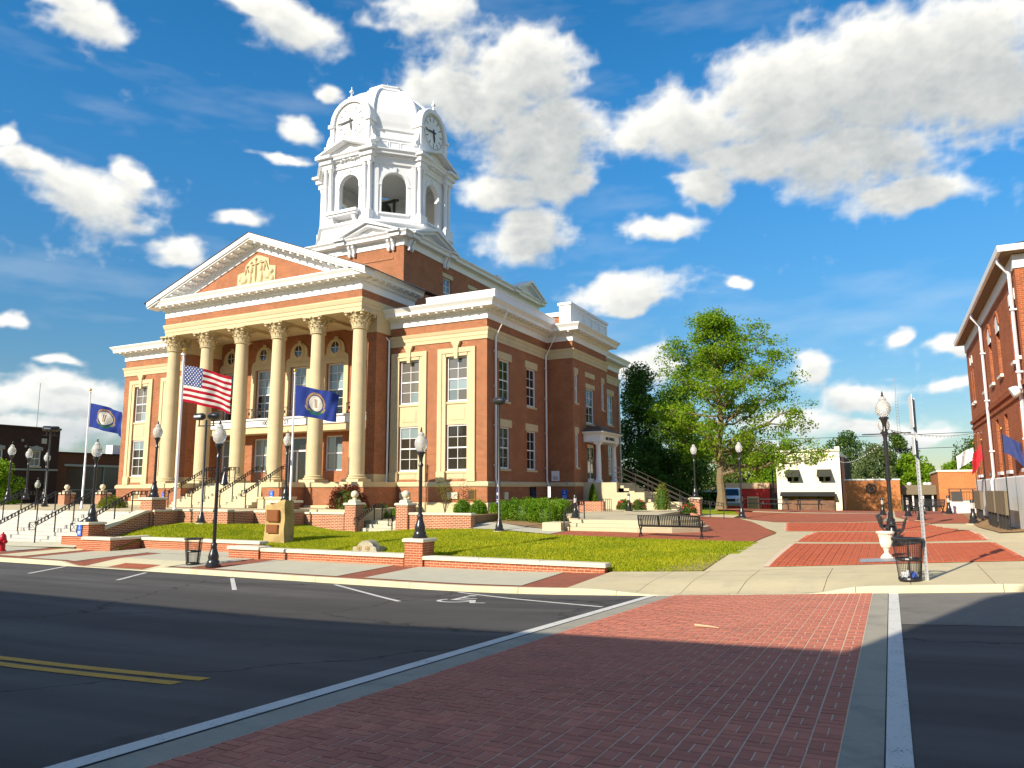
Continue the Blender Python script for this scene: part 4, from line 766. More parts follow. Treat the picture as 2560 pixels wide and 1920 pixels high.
# ceiling, back wall with windows and balcony
mb = MB(); mb.box(XL+.9, XR-.9, 32.2, 35.2, 11.78, 11.85); mb.box(XL+.9, XR-.9, 32.2, 32.6, 11.70, 11.779)
for i in range(6): x = -40.0+2.938*i; mb.box(x-.35, x+.35, 32.2, 35.2, 11.62, 11.779)
part('portico_ceiling', mb, 'limestone', CH)
wc = [-38.5, -35.6, -32.65, -29.72, -26.78]; WCM = -32.65
hol = [(x-.68, x+.68, 6.5, 9.75) for x in wc]+[(x-.66, x+.66, 3.2, 5.32) for x in wc if x != WCM]+[(WCM-.78, WCM+.78, 2.475, 5.32)]
wall(CH, XL+.2, XR, 2.47, 11.8, hol, at(0, 35.2, 0), 'brick_court', .3)
for x in wc:
    mb = MB(); 
    for s in (-1, 1): mb.box(*sorted((x+s*1.02, x+s*.69)), 35.08, 35.21, 6.4, 10.02)
    mb.box(x-.685, x+.685, 35.08, 35.21, 9.755, 10.02); 
    mb.prism([(x-1.05, 10.03), (x+1.05, 10.03), (x+.95, 10.25), (x+.72, 10.35), (x+.70, 10.62), (x+.60, 10.95), (x+.34, 11.2), (x+.12, 11.27), (x+.12, 11.4), (x-.12, 11.4), (x-.12, 11.27), (x-.34, 11.2), (x-.60, 10.95), (x-.70, 10.62), (x-.72, 10.35), (x-.95, 10.25)], 35.1, 35.21, 'y'); part('window_surround', mb, 'limestone', CH)
    mb = MB(); 
    ring = [(.46, -.07), (.50, -.03), (.50, 0), (.34, .0), (.34, -.07)]; vs = []; fs = []; nn = 20
    for i in range(nn):
        a = 2*math.pi*i/nn; vs += [(x+r_*.9*math.cos(a), 35.1+dy, 10.72+r_*1.1*math.sin(a)) for r_, dy in ring]
    for i in range(nn):
        for k in range(5): fs.append((i*5+k, i*5+(k+1) % 5, ((i+1) % nn)*5+(k+1) % 5, ((i+1) % nn)*5+k))
    mb.add(vs, fs); oc = part('oculus', mb, 'limestone', CH, smooth=True)
    mb = MB(); mb.prism([(x+.31*math.cos(2*math.pi*i/16), 10.72+.38*math.sin(2*math.pi*i/16)) for i in range(16)], 35.085, 35.097, 'y'); part('pane', mb, 'pane_dark', oc); mb = MB(); mb.box(x-.015, x+.015, 35.075, 35.084, 10.36, 11.08); mb.box(x-.29, x+.29, 35.074, 35.083, 10.705, 10.735); part('glazing_bar', mb, 'sash_paint', oc)
    window(CH, at(x, 35.35, 6.5), 1.36, 3.25, 2, 6, mats=['pane_dark']*6+['pane_pale']*6, sill=False)
    if x != WCM: window(CH, at(x, 35.35, 3.2), 1.32, 2.12, 2, 2, 'pane_pale')
    else:
        mb = MB(); mb.box(WCM-.78, WCM-.68, 35.3, 35.4, 2.475, 5.32); mb.box(WCM+.68, WCM+.78, 35.3, 35.4, 2.475, 5.32); mb.box(WCM-.68, WCM+.68, 35.3, 35.4, 5.22, 5.32); mb.box(WCM-.68, WCM+.68, 35.3, 35.4, 4.42, 4.52); mb.box(WCM-.06, WCM+.06, 35.3, 35.4, 2.475, 4.42); d_ = part('entrance_door', mb, 'sash_paint', CH)
        for a in ((WCM-.67, WCM-.07, 2.49, 4.41), (WCM+.07, WCM+.67, 2.49, 4.41), (WCM-.67, WCM+.67, 4.53, 5.21)): mb = MB(); mb.box(a[0], a[1], 35.34, 35.35, a[2], a[3]); part('pane', mb, 'pane_dark', d_)
mb = MB(); mb.box(XL+.1, XR-.05, 34., 35.19, 5.95, 6.36); mb.box(XL+.05, XR, 33.9, 35.18, 6.365, 6.46); bal = part('balcony', mb, 'white_paint', CH)
mb = MB(); mb.box(XL+.1, XR-.05, 34.1, 35.19, 5.55, 5.94); part('balcony_beam', mb, 'limestone', CH)
for i in range(5):
    xa_, xb_ = -40.0+2.938*i+.35, -40.0+2.938*(i+1)-.35; mb = MB(); yy = 34.05
    for z in (6.52, 7.08): mb.bar((xa_, yy, z), (xb_, yy, z), .03, .035)
    n_ = 5; w_ = (xb_-xa_)/n_
    for k in range(n_+1): mb.bar((xa_+k*w_, yy, 6.46), (xa_+k*w_, yy, 7.1), .025, .025)
    for k in range(n_):
        mb.bar((xa_+k*w_, yy, 6.52), (xa_+(k+1)*w_, yy, 7.08), .014, .014); mb.bar((xa_+(k+1)*w_, yy, 6.52), (xa_+k*w_, yy, 7.08), .014, .014); mb.prism([(xa_+(k+.5)*w_+.09*math.cos(a), 6.8+.09*math.sin(a)) for a in np.linspace(0, 6.28, 9)[:-1]], yy-.01, yy+.01, 'y')
    part('balcony_railing', mb, 'black_iron', CH)
lettering(['100', 'S.', 'MAIN', 'ST.'], .36, 'belltower_dark', CH, -33.3, 33.985, 6.15, 'front')

for x in (XL+.2, XR): part('wall', MB().add([(x, 34.0, 2.47), (x, 35.2, 2.47), (x, 35.2, 11.8), (x, 34.0, 11.8)], [(0, 1, 2, 3)]), 'brick_court', CH)
# ---- upper block behind the portico
BX, BY = -27.4, 38.8; PB = [(-37.6, 60), (-37.6, BY), (BX, BY), (BX, 60)]
wall(CH, -37.6, BX, 11.5, 18.0, [], at(0, BY, 0), 'brick_court')
wall(CH, BY, 60, 11.5, 18.0, [(43.7, 44.8, 15.0, 17.1), (47.3, 48.4, 15.0, 17.1), (51.5, 52.6, 15, 17.1)], at(BX, 0, 0, SIDE), 'brick_court')
for y in (44.25, 47.85, 52.05):
    window(CH, at(BX-.08, y, 15.0, SIDE) @ Matrix.Translation((0, .06, 0)), 1.08, 2.1, 2, 4, 'pane_pale'); mb = MB(); mb.box(-.7, .7, -.05, .03, 17.105, 17.4); part('lintel', mb, 'limestone', CH, at(BX, y, 0, SIDE))
mb = MB(); mb.box(BX-.32, BX+.06, BY-.06, BY+.3, 12, 17.7); mb.box(-31.2, -28.2, BY-.05, BY+.02, 17.15, 17.25); part('corner_pier', mb, 'brick_court', CH)
mb = MB(); mb.sweep([(.003, 18.0), (.06, 18.0), (.06, 18.38), (.12, 18.45), (.45, 18.5), (.5, 18.68), (.62, 18.8), (.62, 18.86), (.003, 18.86)], PB); part('cornice', mb, 'white_paint', CH)
mb = MB(); mb.box(-37.5, BX-.05, BY+.05, 60, 18.7, 18.87); part('block_roof', mb, 'roof_dark', CH)
def small_ped(c, hw_, zb, h, mw, th=.9):
    """small pediment, local X along the face, outside -Y"""
    mb = MB(); s_ = h/hw_
    for sg in (-1, 1):
        mb.prism([(sg*hw_, zb), (0, zb+h), (0, zb+h-.22), (sg*(hw_-.28), zb)][::sg], -.75, .6, 'y'); mb.prism([(sg*(hw_-.3), zb-.0), (0, zb+h-.225), (0, zb+h-.42), (sg*(hw_-.75), zb)][::sg], -.55, .5, 'y')
        mb.box(*sorted((sg*hw_*.98, sg*(hw_-.95))), -.80, .2, zb-.12, zb-.003); mb.box(*sorted((sg*(hw_-.1), sg*(hw_-.9))), -.62, .2, zb-.40, zb-.125)
    mb.prism([(-hw_+.7, zb), (hw_-.7, zb), (0, zb+h-.43)], -.1, .5, 'y'); return part('small_pediment', mb, 'tower_paint', CH, mw)
small_ped(0, 2.75, 18.9, 1.05, at(-30.05, BY, 0)); small_ped(0, 2.9, 18.9, 1.05, at(BX, 41.8, 0, SIDE)); small_ped(0, 3.1, 18.9, 1.3, at(BX, 57.2, 0, SIDE))
brk = MB(); brk.prism([(0, 0), (-.30, 0), (-.32, -.12), (-.22, -.25), (-.14, -.45), (-.20, -.62), (-.12, -.75), (0, -.72)], -.085, .085, 'x'); brm = brk.mesh('bracket', 'tower_paint')
for x in (-31.75, -31.4, -28.5, -28.15): link('bracket', brm, CH, at(x, BY-.06, 18.44))
for y in (39.2, 39.55, 43.6, 43.95): link('bracket', brm, CH, at(BX+.06, y, 18.44, SIDE))
mb = MB(); mb.box(-28.6, -27.9, 53, 53.8, 18.87, 19.75); part('roof_vent', mb, 'white_paint', CH)
# ---- clock tower
TX, TY = -32.5, 43.5
tw = part('clock_tower', MB().lathe([(4.9/math.cos(math.pi/8), 18.87), (4.9/math.cos(math.pi/8), 19.25), (4.72/math.cos(math.pi/8), 19.4), (4.65/math.cos(math.pi/8), 20.1), (4.85/math.cos(math.pi/8), 20.2), (4.85/math.cos(math.pi/8), 20.34), (4.45/math.cos(math.pi/8), 20.42)], TX, TY, 8, rot=math.pi/8), 'tower_paint', CH)
a_, b_ = 4.16, 1.98
def octo(a, b): return [(TX+x, TY+y) for x, y in ((-b, -a), (b, -a), (a, -b), (a, b), (b, a), (-b, a), (-a, b), (-a, -b))]
def arch_panel(w, z0, z1, ow, oz0, osp, th=.3):
    mb = MB(); h = w/2; r = ow/2; n = 12; arc = [(-r*math.cos(math.pi*i/n), osp+r*math.sin(math.pi*i/n)) for i in range(n+1)]
    for y in (0, th):
        mb.add([(-h, y, z0), (-r, y, z0), (-r, y, z1), (-h, y, z1)], [(0, 1, 2, 3)]); mb.add([(h, y, z0), (r, y, z0), (r, y, z1), (h, y, z1)], [(0, 1, 2, 3)]); mb.add([(-r, y, z0), (r, y, z0), (r, y, oz0), (-r, y, oz0)], [(0, 1, 2, 3)])
        for i in range(n): mb.add([(arc[i][0], y, arc[i][1]), (arc[i+1][0], y, arc[i+1][1]), (arc[i+1][0], y, z1), (arc[i][0], y, z1)], [(0, 1, 2, 3)])
    pts = [(-r, oz0)]+arc+[(r, oz0)]
    for p, q_ in zip(pts, pts[1:]+pts[:1]): mb.add([(p[0], 0, p[1]), (q_[0], 0, q_[1]), (q_[0], th, q_[1]), (p[0], th, p[1])], [(0, 1, 2, 3)])
    # archivolt, imposts and keystone
    for i in range(n):
        A = [(f*arc[i+k][0], osp+(arc[i+k][1]-osp)*f) for f, k in ((1.01, 0), (1.01, 1), (1.24, 1), (1.24, 0))]; mb.prism(A, -.07, -.001, 'y')
    for s in (-1, 1): mb.box(*sorted((s*r*1.0, s*(r+.27))), -.09, -.002, osp-.14, osp-.001); mb.box(*sorted((s*(r+.02), s*(r+.2))), -.05, -.002, oz0, osp-.141)
    mb.prism([(-.09, osp+r-.02), (.09, osp+r-.02), (.13, osp+r+.34), (-.13, osp+r+.34)], -.14, -.002, 'y'); mb.box(-r-.2, r+.2, -.14, -.002, oz0-.13, oz0-.001); return mb
pm_ = arch_panel(2*b_, 20.3, 24.6, 1.7, 21.05, 23.2).mesh('belfry_wall', 'tower_paint'); cl_ = (a_-b_)*math.sqrt(2); pc_ = arch_panel(cl_, 20.3, 24.6, 1.75, 21.05, 23.15).mesh('belfry_wall', 'tower_paint')
colm = MB().lathe([(.20, 0), (.20, .10), (.165, .14), (.165, .2), (.15, .22), (.135, 3.25), (.165, 3.3), (.165, 3.36), (.20, 3.42), (.20, 3.52)], n=12).mesh('column', 'tower_paint', True)
for k in range(4):
    rot = Matrix.Translation((TX, TY, 0)) @ Matrix.Rotation(k*math.pi/2, 4, 'Z'); rc = Matrix.Translation((TX, TY, 0)) @ Matrix.Rotation(math.pi/4+k*math.pi/2, 4, 'Z')
    link('belfry_wall', pm_, tw, rot @ Matrix.Translation((0, -a_, 0))); link('belfry_wall', pc_, tw, rc @ Matrix.Translation((0, -(a_+b_)/math.sqrt(2), 0)))
    for x in (-1.92, -1.5, 1.5, 1.92): link('column', colm, tw, rot @ Matrix.Translation((x, -a_-.24, 21.06)))
    for s in (-1, 1):
        mb = MB(); mb.box(*sorted((s*1.28, s*2.14)), -a_-.50, -a_+.0, 20.42, 21.05); part('column_pedestal', mb, 'tower_paint', tw, rot); mb = MB(); mb.box(*sorted((s*1.28, s*2.16)), -a_-.46, -a_-.002, 24.585, 24.98); part('impost_block', mb, 'tower_paint', tw, rot)
        mb = MB(); dd = (a_+b_)/math.sqrt(2); mb.box(*sorted((s*(cl_/2-.08), s*(cl_/2-.42))), -dd-.10, -dd-.002, 20.4, 24.6); part('pilaster', mb, 'tower_paint', tw, rc)
    # pediment over the main face
    mb = MB(); hw_, zb, h = 2.55, 25.52, 1.02
    for sg in (-1, 1): mb.prism([(sg*hw_, zb), (0, zb+h), (0, zb+h-.2), (sg*(hw_-.3), zb)][::sg], -a_-.85, -a_+.5, 'y'); mb.box(*sorted((sg*hw_*.985, sg*1.2)), -a_-.83, -a_, zb-.2, zb-.003); mb.box(*sorted((sg*(hw_-.22), sg*1.24)), -a_-.60, -a_, zb-.54, zb-.203)
    mb.prism([(-hw_+.35, zb), (hw_-.35, zb), (0, zb+h-.22)], -a_-.30, -a_+.4, 'y'); part('pediment', mb, 'tower_paint', tw, rot)
    mb = MB(); Y0 = -a_-.34
    for cx, cz, r_ in ((0, 25.35, .22), (-.3, 25.15, .15), (.3, 25.15, .15), (-.55, 25.05, .1), (.55, 25.05, .1)): mb.lathe([(0, cz-r_), (r_*.8, cz-r_*.55), (r_, cz), (r_*.8, cz+r_*.55), (0, cz+r_)], cx, Y0+.05, 8, cap=False)
    part('carved_ornament', mb, 'tower_paint', tw, rot, smooth=True)
    # clock aedicule
    mb = MB(); hw_ = 1.62; zc = 28.08; arcp = [(hw_*math.cos(t_), zc+hw_*.98*math.sin(t_)) for t_ in np.linspace(0, math.pi, 15)]
    mb.prism([(-hw_, 25.9), (hw_, 25.9)]+arcp, -a_-.02, -2.2, 'y')
    vs = []; fs = []; nn = 18
    for i in range(nn+1):
        t_ = math.pi*(i/nn); c, s = math.cos(t_), math.sin(t_); vs += [(r_*c, y, zc+r_*.98*s) for r_, y in ((1.42, -a_-.03), (1.42, -a_-.22), (1.72, -a_-.22), (1.80, -a_-.12), (1.80, -a_+.9), (1.6, -a_+.9))]
    for i in range(nn):
        for j in range(5): fs.append((i*6+j, i*6+j+1, (i+1)*6+j+1, (i+1)*6+j))
    mb.add(vs, fs); mb.add([vs[j] for j in range(6)], [(0, 1, 2, 3, 4, 5)])
    for s in (-1, 1):
        mb.box(*sorted((s*1.40, s*1.86)), -a_-.30, -a_+.9, zc-.28, zc-.02); mb.box(*sorted((s*1.42, s*1.74)), -a_-.18, -a_+.6, 26.3, zc-.285); mb.prism([(s*1.75, 26.3), (s*2.25, 26.3), (s*2.2, 26.5), (s*1.95, 26.75), (s*1.85, 27.2), (s*1.75, 27.4)][::s], -a_-.05, -a_+.35, 'y')
    mb.box(-1.9, 1.9, -a_-.2, -a_+.6, 26.0, 26.3); part('clock_dormer', mb, 'tower_paint', tw, rot)
    mb = MB(); mb.lathe([(.10, 0), (.10, .12), (.05, .16), (.05, .3), (.14, .36), (.16, .46), (.08, .56), (.03, .62), (.03, .8), (0, .84)], 0, 0, 8); mb.box(-.2, .2, -.15, .4, -.2, 0); part('finial', mb, 'tower_paint', tw, rot @ Matrix.Translation((0, -a_-.05, zc+1.78)), smooth=True)
for prof in ([(-.05, 24.6), (.12, 24.6), (.12, 24.8), (.16, 24.82), (.16, 25.0), (.24, 25.06), (.24, 25.12), (.26, 25.16), (.5, 25.2), (.5, 25.32), (.62, 25.44), (.62, 25.5), (-.05, 25.5)],):
    mb = MB(); mb.sweep(prof, octo(a_, b_), closed=True); p_ = octo(a_, b_); dentils(mb, p_+p_[:1], .25, .36, 25.07, 25.16, .09, .18); part('entablature', mb, 'tower_paint', tw)
k8 = 1/math.cos(math.pi/8)
mb = MB(); mb.lathe([(r_*k8, z) for r_, z in ((4.1, 25.505), (4.05, 25.8), (3.95, 25.85), (3.92, 26.6), (4.0, 26.66), (4.0, 26.75), (3.9, 26.8), (3.88, 27.3), (3.98, 27.36), (3.98, 27.5), (3.86, 27.55))], TX, TY, 8, rot=math.pi/8); part('attic', mb, 'tower_paint', tw)
for k in range(4):
    mb = MB(); rc = Matrix.Translation((TX, TY, 0)) @ Matrix.Rotation(math.pi/4+k*math.pi/2, 4, 'Z')
    for x0, x1 in ((-1.2, -.45), (-.35, .35), (.45, 1.2)):
        for q_ in ((x0, x1, 25.98, 26.02), (x0, x1, 26.44, 26.48), (x0, x0+.04, 26.02, 26.44), (x1-.04, x1, 26.02, 26.44)): mb.box(q_[0], q_[1], -3.97, -3.90, q_[2], q_[3])
    part('attic_panel', mb, 'tower_paint', tw, rc)
pts = [(3.84, 27.55), (3.84, 28.0), (3.74, 28.7), (3.55, 29.35), (3.28, 29.95), (2.92, 30.5), (2.48, 31.0), (1.98, 31.4), (1.5, 31.68)]; prof = []
zz = np.linspace(27.55, 31.68, 34); rr = np.interp(zz, [p[1] for p in pts], [p[0] for p in pts])
for i in range(33): prof += [(rr[i]*k8, zz[i]), ((rr[i+1]+.03)*k8, zz[i+1])]
mb = MB(); mb.lathe(prof, TX, TY, 8, rot=math.pi/8); part('dome', mb, 'tower_paint', tw)
for k in range(8):
    an = math.pi/8+k*math.pi/4; mb = MB(); mb.tube([(TX+(r_*k8+.04)*math.cos(an), TY+(r_*k8+.04)*math.sin(an), z) for r_, z in zip(rr[::3], zz[::3])], .14, 6); part('dome_rib', mb, 'tower_paint', tw, smooth=True)
mb = MB(); mb.lathe([(1.55, 31.62), (1.75, 31.72), (1.75, 31.86), (1.5, 31.9), (1.42, 32.05), (1.55, 32.08), (1.55, 32.16), (.9, 32.34), (.3, 32.44)], TX, TY, 8, rot=math.pi/8); mb.lathe([(.12, 32.4), (.2, 32.5), (.2, 32.62), (.1, 32.7), (.015, 32.75), (.012, 33.1)], TX, TY, 8); part('dome_cap', mb, 'tower_paint', tw)
# clock faces (front and sides) directly under the courthouse so that their hands are parts of theirs
dial = MB(); dial.lathe([(1.30, 0), (1.30, .05), (1.22, .06), (0, .062)], n=36); dial.lathe([(1.235, .065), (1.235, .068), (1.20, .068), (1.20, .065)], n=36, mi=1, cap=False)
for i in range(12):
    a = i*math.pi/6; c, s = math.cos(a), math.sin(a); w_ = .035
    dial.add([(.82*c-w_*s, .82*s+w_*c, .072), (.82*c+w_*s, .82*s-w_*c, .072), (1.14*c+w_*s, 1.14*s-w_*c, .072), (1.14*c-w_*s, 1.14*s+w_*c, .072)], [(0, 1, 2, 3)], 1)
dm = dial.mesh('clock_face', ['white_paint', 'black_iron'])
def hand(L, w_, dz, ang):
    mb = MB(); mb.add([(-w_, -.25, dz), (w_, -.25, dz), (w_*1.4, L*.5, dz), (w_*.5, L, dz), (-w_*.5, L, dz), (-w_*1.4, L*.5, dz), (-w_, -.25, dz+.03), (w_, -.25, dz+.03), (w_*1.4, L*.5, dz+.03), (w_*.5, L, dz+.03), (-w_*.5, L, dz+.03), (-w_*1.4, L*.5, dz+.03)], [(0, 1, 2, 3, 4, 5), (6, 7, 8, 9, 10, 11), (0, 1, 7, 6), (1, 2, 8, 7), (2, 3, 9, 8), (3, 4, 10, 9), (4, 5, 11, 10), (5, 0, 6, 11)]); return mb
hm, mm_ = hand(.74, .065, .09, 0).mesh('hour_hand', 'black_iron'), hand(1.08, .045, .13, 0).mesh('minute_hand', 'black_iron')
for k in range(4):
    mw = Matrix.Translation((TX, TY, 28.08)) @ Matrix.Rotation(k*math.pi/2, 4, 'Z') @ Matrix.Translation((0, -a_-.03, 0)) @ Matrix.Rotation(R(90), 4, 'X'); c_ = link('clock_face', dm, CH, mw)
    link('hour_hand', hm, c_, mw @ Matrix.Rotation(R(-172), 4, 'Z')); link('minute_hand', mm_, c_, mw @ Matrix.Rotation(R(-262), 4, 'Z'))
# balcony under the front opening, belfry floor and bell
mb = MB(); mb.box(-1.35, 1.35, -a_-.95, -a_-.02, 20.95, 21.15); mb.box(-1.25, 1.25, -a_-.85, -a_-.02, 20.8, 20.945); 
for s in (-1, 1): mb.prism([(-a_-.8, 20.8), (-a_-.05, 20.8), (-a_-.05, 19.9), (-a_-.25, 19.85), (-a_-.3, 20.1), (-a_-.6, 20.45)], s*.95-.14, s*.95+.14, 'x')
part('belfry_balcony', mb, 'tower_paint', tw, at(TX, TY, 0)); mb = MB(); mb.lathe([(.1, 20.5), (4.2, 20.55)], TX, TY, 8, rot=math.pi/8); part('belfry_floor', mb, 'plaster_tan', tw)
mb = MB(); mb.lathe([(.75, 22.3), (.62, 22.45), (.5, 22.8), (.42, 23.1), (.3, 23.3), (.05, 23.36)], TX, TY, 16); mb.box(TX-.9, TX-.78, TY-.1, TY+.1, 20.5, 23.6); mb.box(TX+.78, TX+.9, TY-.1, TY+.1, 20.5, 23.6); mb.box(TX-1.2, TX+1.2, TY-.1, TY+.1, 23.4, 23.55); part('bell', mb, 'belltower_dark', tw, smooth=True)

# ---- side porch of the bay (steps run down to the right)
mb = MB(); mb.prism([(-16.75, .3), (-13.6, .3), (-10.9, .3), (-10.9, .9), (-11.6, .9), (-11.6, 1.25), (-12.9, 1.25), (-12.9, 1.85), (-14.6, 1.85), (-14.6, 2.45), (-16.75, 2.45)], 43.0, 43.35, 'y'); mb.prism([(-16.75, .3), (-10.9, .3), (-10.9, .9), (-11.6, .9), (-11.6, 1.25), (-12.9, 1.25), (-12.9, 1.85), (-14.6, 1.85), (-14.6, 2.45), (-16.75, 2.45)], 46.5, 46.85, 'y'); mb.box(-16.75, -14.6, 43.352, 46.498, .3, 2.43); part('porch_base', mb, 'stair_concrete', CH)
for i in range(11): mb = MB(); mb.box(-14.6+.002, -14.6+(i+1)*.33, 43.36, 46.49, .55, 2.43-(i+1)*.165); part('step', mb, 'stair_concrete', CH)
cm2 = MB(); cm2.box(-.2, .2, -.2, .2, 0, .12); cm2.lathe([(.21, .12), (.22, .17), (.17, .22), (.17, 1.2), (.14, 2.2), (.16, 2.25), (.16, 2.3), (.2, 2.36)], n=16); cm2.box(-.21, .21, -.21, .21, 2.361, 2.5); cm2 = cm2.mesh('porch_column', 'white_paint', True)
for y in (43.5, 46.4): link('porch_column', cm2, CH, at(-15.9, y, 2.452))
mb = MB(); mb.box(-16.75, -15.62, 43.2, 46.7, 4.955, 5.42); mb.sweep([(-.3, 5.425), (.05, 5.425), (.22, 5.52), (.22, 5.58), (-.3, 5.58)], [(-16.75, 43.2), (-15.62, 43.2), (-15.62, 46.7), (-16.75, 46.7)]); part('porch_entablature', mb, 'white_paint', CH)
mb = MB(); mb.add([(-16.75, 42.95, 5.585), (-15.38, 42.95, 5.585), (-15.38, 46.95, 5.585), (-16.75, 46.95, 5.585), (-16.75, 44.1, 6.0), (-16.1, 44.3, 6.0), (-16.1, 45.6, 6.0), (-16.75, 45.8, 6.0)], [(0, 1, 5, 4), (1, 2, 6, 5), (2, 3, 7, 6), (4, 5, 6, 7), (0, 3, 2, 1)]); part('porch_roof', mb, 'roof_brown', CH)
lettering(['100', 'E.', 'MAIN', 'ST.'], .27, 'belltower_dark', CH, -15.60, 44.95, 5.18, 'side')
mb = MB(); mb.box(-.72, .72, 0, .1, 0, 2.42); d_ = part('side_door', mb, 'sash_paint', CH, at(-16.95, 44.8, 2.47, SIDE)); 
for x in (-.36, .36): mb = MB(); mb.box(x-.27, x+.27, -.012, -.002, .25, 2.2); part('pane', mb, 'pane_dark', d_, at(-16.95, 44.8, 2.47, SIDE))

# ================================================================== terrace, walls, stairs
TZ = 1.13
mb = MB(); 
for a in ((-60, -29.3, 22.15, 34.5), (-29.298, -25.52, 23.75, 34.5), (-25.518, -24.85, 25.25, 34.5), (-24.848, -22.4, 27.75, 33.9)): mb.box(*a, -.6, TZ)
struct('terrace', mb, 'concrete')
mb = MB(); mb.box(-22.39, -18.6, 28.9, 33.8, -.3, .62); struct('path', mb, 'concrete')
mb = MB(); strip(mb, [(-11.6, 26.15), (-14.1, 26.9), (-15.75, 27.5), (-17.0, 28.6), (-18.6, 29.2)], [(-11.4, 27.3), (-13.5, 28.1), (-15.0, 29.1), (-16.6, 30.0), (-18.6, 30.6)], ter, .035, 6, 5); struct('curved_path', mb, 'concrete_grey', smooth=True)
_bk = {}
def brick_mesh(L):
    k = max(3, int(round(L*50))); 
    if k not in _bk: _bk[k] = MB().bev(-k/100, k/100, -.007, .04, -.0285, .0285, .002).mesh('brick', 'brick_piece')
    return _bk[k]
def lay(parent, x0, y0, dx, dy, L, ztop, zbot, rot, pitch=.2165, jt=.0145):
    """courses of bricks on one face, starting under the cap; zbot(s) ground level along the face"""
    z = ztop-.036; k = 0
    while z > -3:
        cuts = [0.]; s = pitch if k % 2 == 0 else pitch/2
        while s < L-.05: cuts.append(s); s += pitch
        cuts.append(L); any_ = False
        for a, b in zip(cuts[:-1], cuts[1:]):
            c = (a+b)/2
            if z+.03 > zbot(c)-.02: link('brick', brick_mesh(b-a-jt), parent, at(x0+dx*c, y0+dy*c, z+random.uniform(-.001, .001), rot)); any_ = True
        if not any_: break
        z -= .0722; k += 1
def lowwall(label, x0, x1, y, ztop, end=True, grp='low brick walls along the sidewalk', zb=None, th=.34, caps=1.5, zf=None):
    gz = zf or globals()['gz']
    t_ = thing('brick_wall', label, 'wall', at((x0+x1)/2, y+th/2, min(gz(x0, y-.1), gz(x1, y-.1))), grp)
    zl = min(gz(x0, y-.1), gz(x1, y-.1))-.25; mb = MB(); mb.box(x0+.01, x1-.012, y+.012, y+th, zl, ztop-.10); part('core', mb, 'mortar', t_)
    lay(t_, x0, y+.012, 1, 0, x1-x0, ztop-.105, lambda s: gz(x0+s, y-.05), 0)
    if end: lay(t_, x1-.012, y, 0, 1, th, ztop-.105, lambda s: gz(x1, y+s), R(90))
    n = max(1, int((x1-x0)/caps)); w_ = (x1-x0+.08)/n
    for i in range(n): mb = MB(); mb.bev(x0-.04+i*w_+.003, x0-.04+(i+1)*w_-.003, y-.05, y+th+.05, ztop-.104, ztop, .025); part('capstone', mb, 'capstone', t_)
    return t_
def pedestal(label, x, y, w_, ztop, zb, real=True, capo=.05, ball=False, grp=None):
    t_ = thing('brick_pedestal', label, 'pedestal', at(x, y, zb), grp); h = w_/2
    if real:
        mb = MB(); mb.box(x-h+.01, x+h-.012, y-h+.012, y+h-.01, zb-.3, ztop-.10); part('core', mb, 'mortar', t_)
        lay(t_, x-h, y-h+.012, 1, 0, w_, ztop-.105, lambda s: zb, 0); lay(t_, x+h-.012, y-h, 0, 1, w_, ztop-.105, lambda s: zb, R(90))
    else: mb = MB(); mb.box(x-h, x+h, y-h, y+h, zb-.3, ztop-.10); part('shaft', mb, 'brick_terrace', t_)
    mb = MB(); mb.bev(x-h-capo, x+h+capo, y-h-capo, y+h+capo, ztop-.10, ztop, .03)
    if ball: mb.bev(x-h*.65, x+h*.65, y-h*.65, y+h*.65, ztop+.002, ztop+.14, .05)
    part('capstone', mb, 'capstone', t_)
    if ball: mb = MB(); mb.lathe([(.08, ztop+.14), (.11, ztop+.17), (.06, ztop+.22)]+[(.175*math.sin(a), ztop+.38-.175*math.cos(a)) for a in np.linspace(.35, math.pi, 9)], x, y, 16); part('ball_finial', mb, 'capstone', t_, smooth=True)
    return t_
G1 = 'low brick walls along the sidewalk'
lowwall('low brick wall between the wide stair and the pedestal with the blue sign', -30.6, -29.32, 19.5, .33)
lowwall('short brick wall to the right of the pedestal with the blue sign', -28.58, -26.9, 19.08, .25, th=.36)
t_ = thing('brick_wall', 'shaded brick wall return beside the wire trash can, running back from the kerb', 'wall', at(-27.1, 19.9, -.2), G1); mb = MB(); mb.box(-27.2, -26.915, 19.45, 20.75, -.4, .145); part('core', mb, 'mortar', t_); lay(t_, -26.912, 19.45, 0, 1, 1.3, .145, lambda s: float(walk_z(-26.9, 19.5+s)), R(90)); mb = MB(); mb.bev(-27.25, -26.86, 19.5, 20.8, .147, .252, .02); part('capstone', mb, 'capstone', t_)
lowwall('brick wall set back behind the wire trash can and the kerb lamp post', -26.86, -20.5, 20.4, .20, end=False, zf=lambda x, y: float(walk_z(x, y)))
lowwall('low brick wall in front of the tall stone monument and the small boulder', -19.1, -13.26, 19.05, .10, end=False)
lowwall('short brick wall projecting in front of the tall stone monument', -20.5, -19.11, 18.98, .14, th=.5)
lowwall('low brick wall that ends in the lawn to the right of the lamp pedestal', -12.52, -6.85, 19.05, .07)
pedestal('brick pedestal carrying a lamp post in the front lawn wall', -12.88, 19.33, .66, .57, gz(-12.9, 19.0))
pedestal('brick pedestal with blue accessibility sign at the foot of the wide stair', -28.95, 19.65, .70, .80, gz(-29, 19.3))
pedestal('brick pedestal with lamp post at the top of the sloping stair wall', -28.95, 22.45, .72, 1.75, TZ-.8, False)
pedestal('tall brick pedestal with lamp post beside the red brick court', -10.6, 46, .62, 1.52, .42, False)
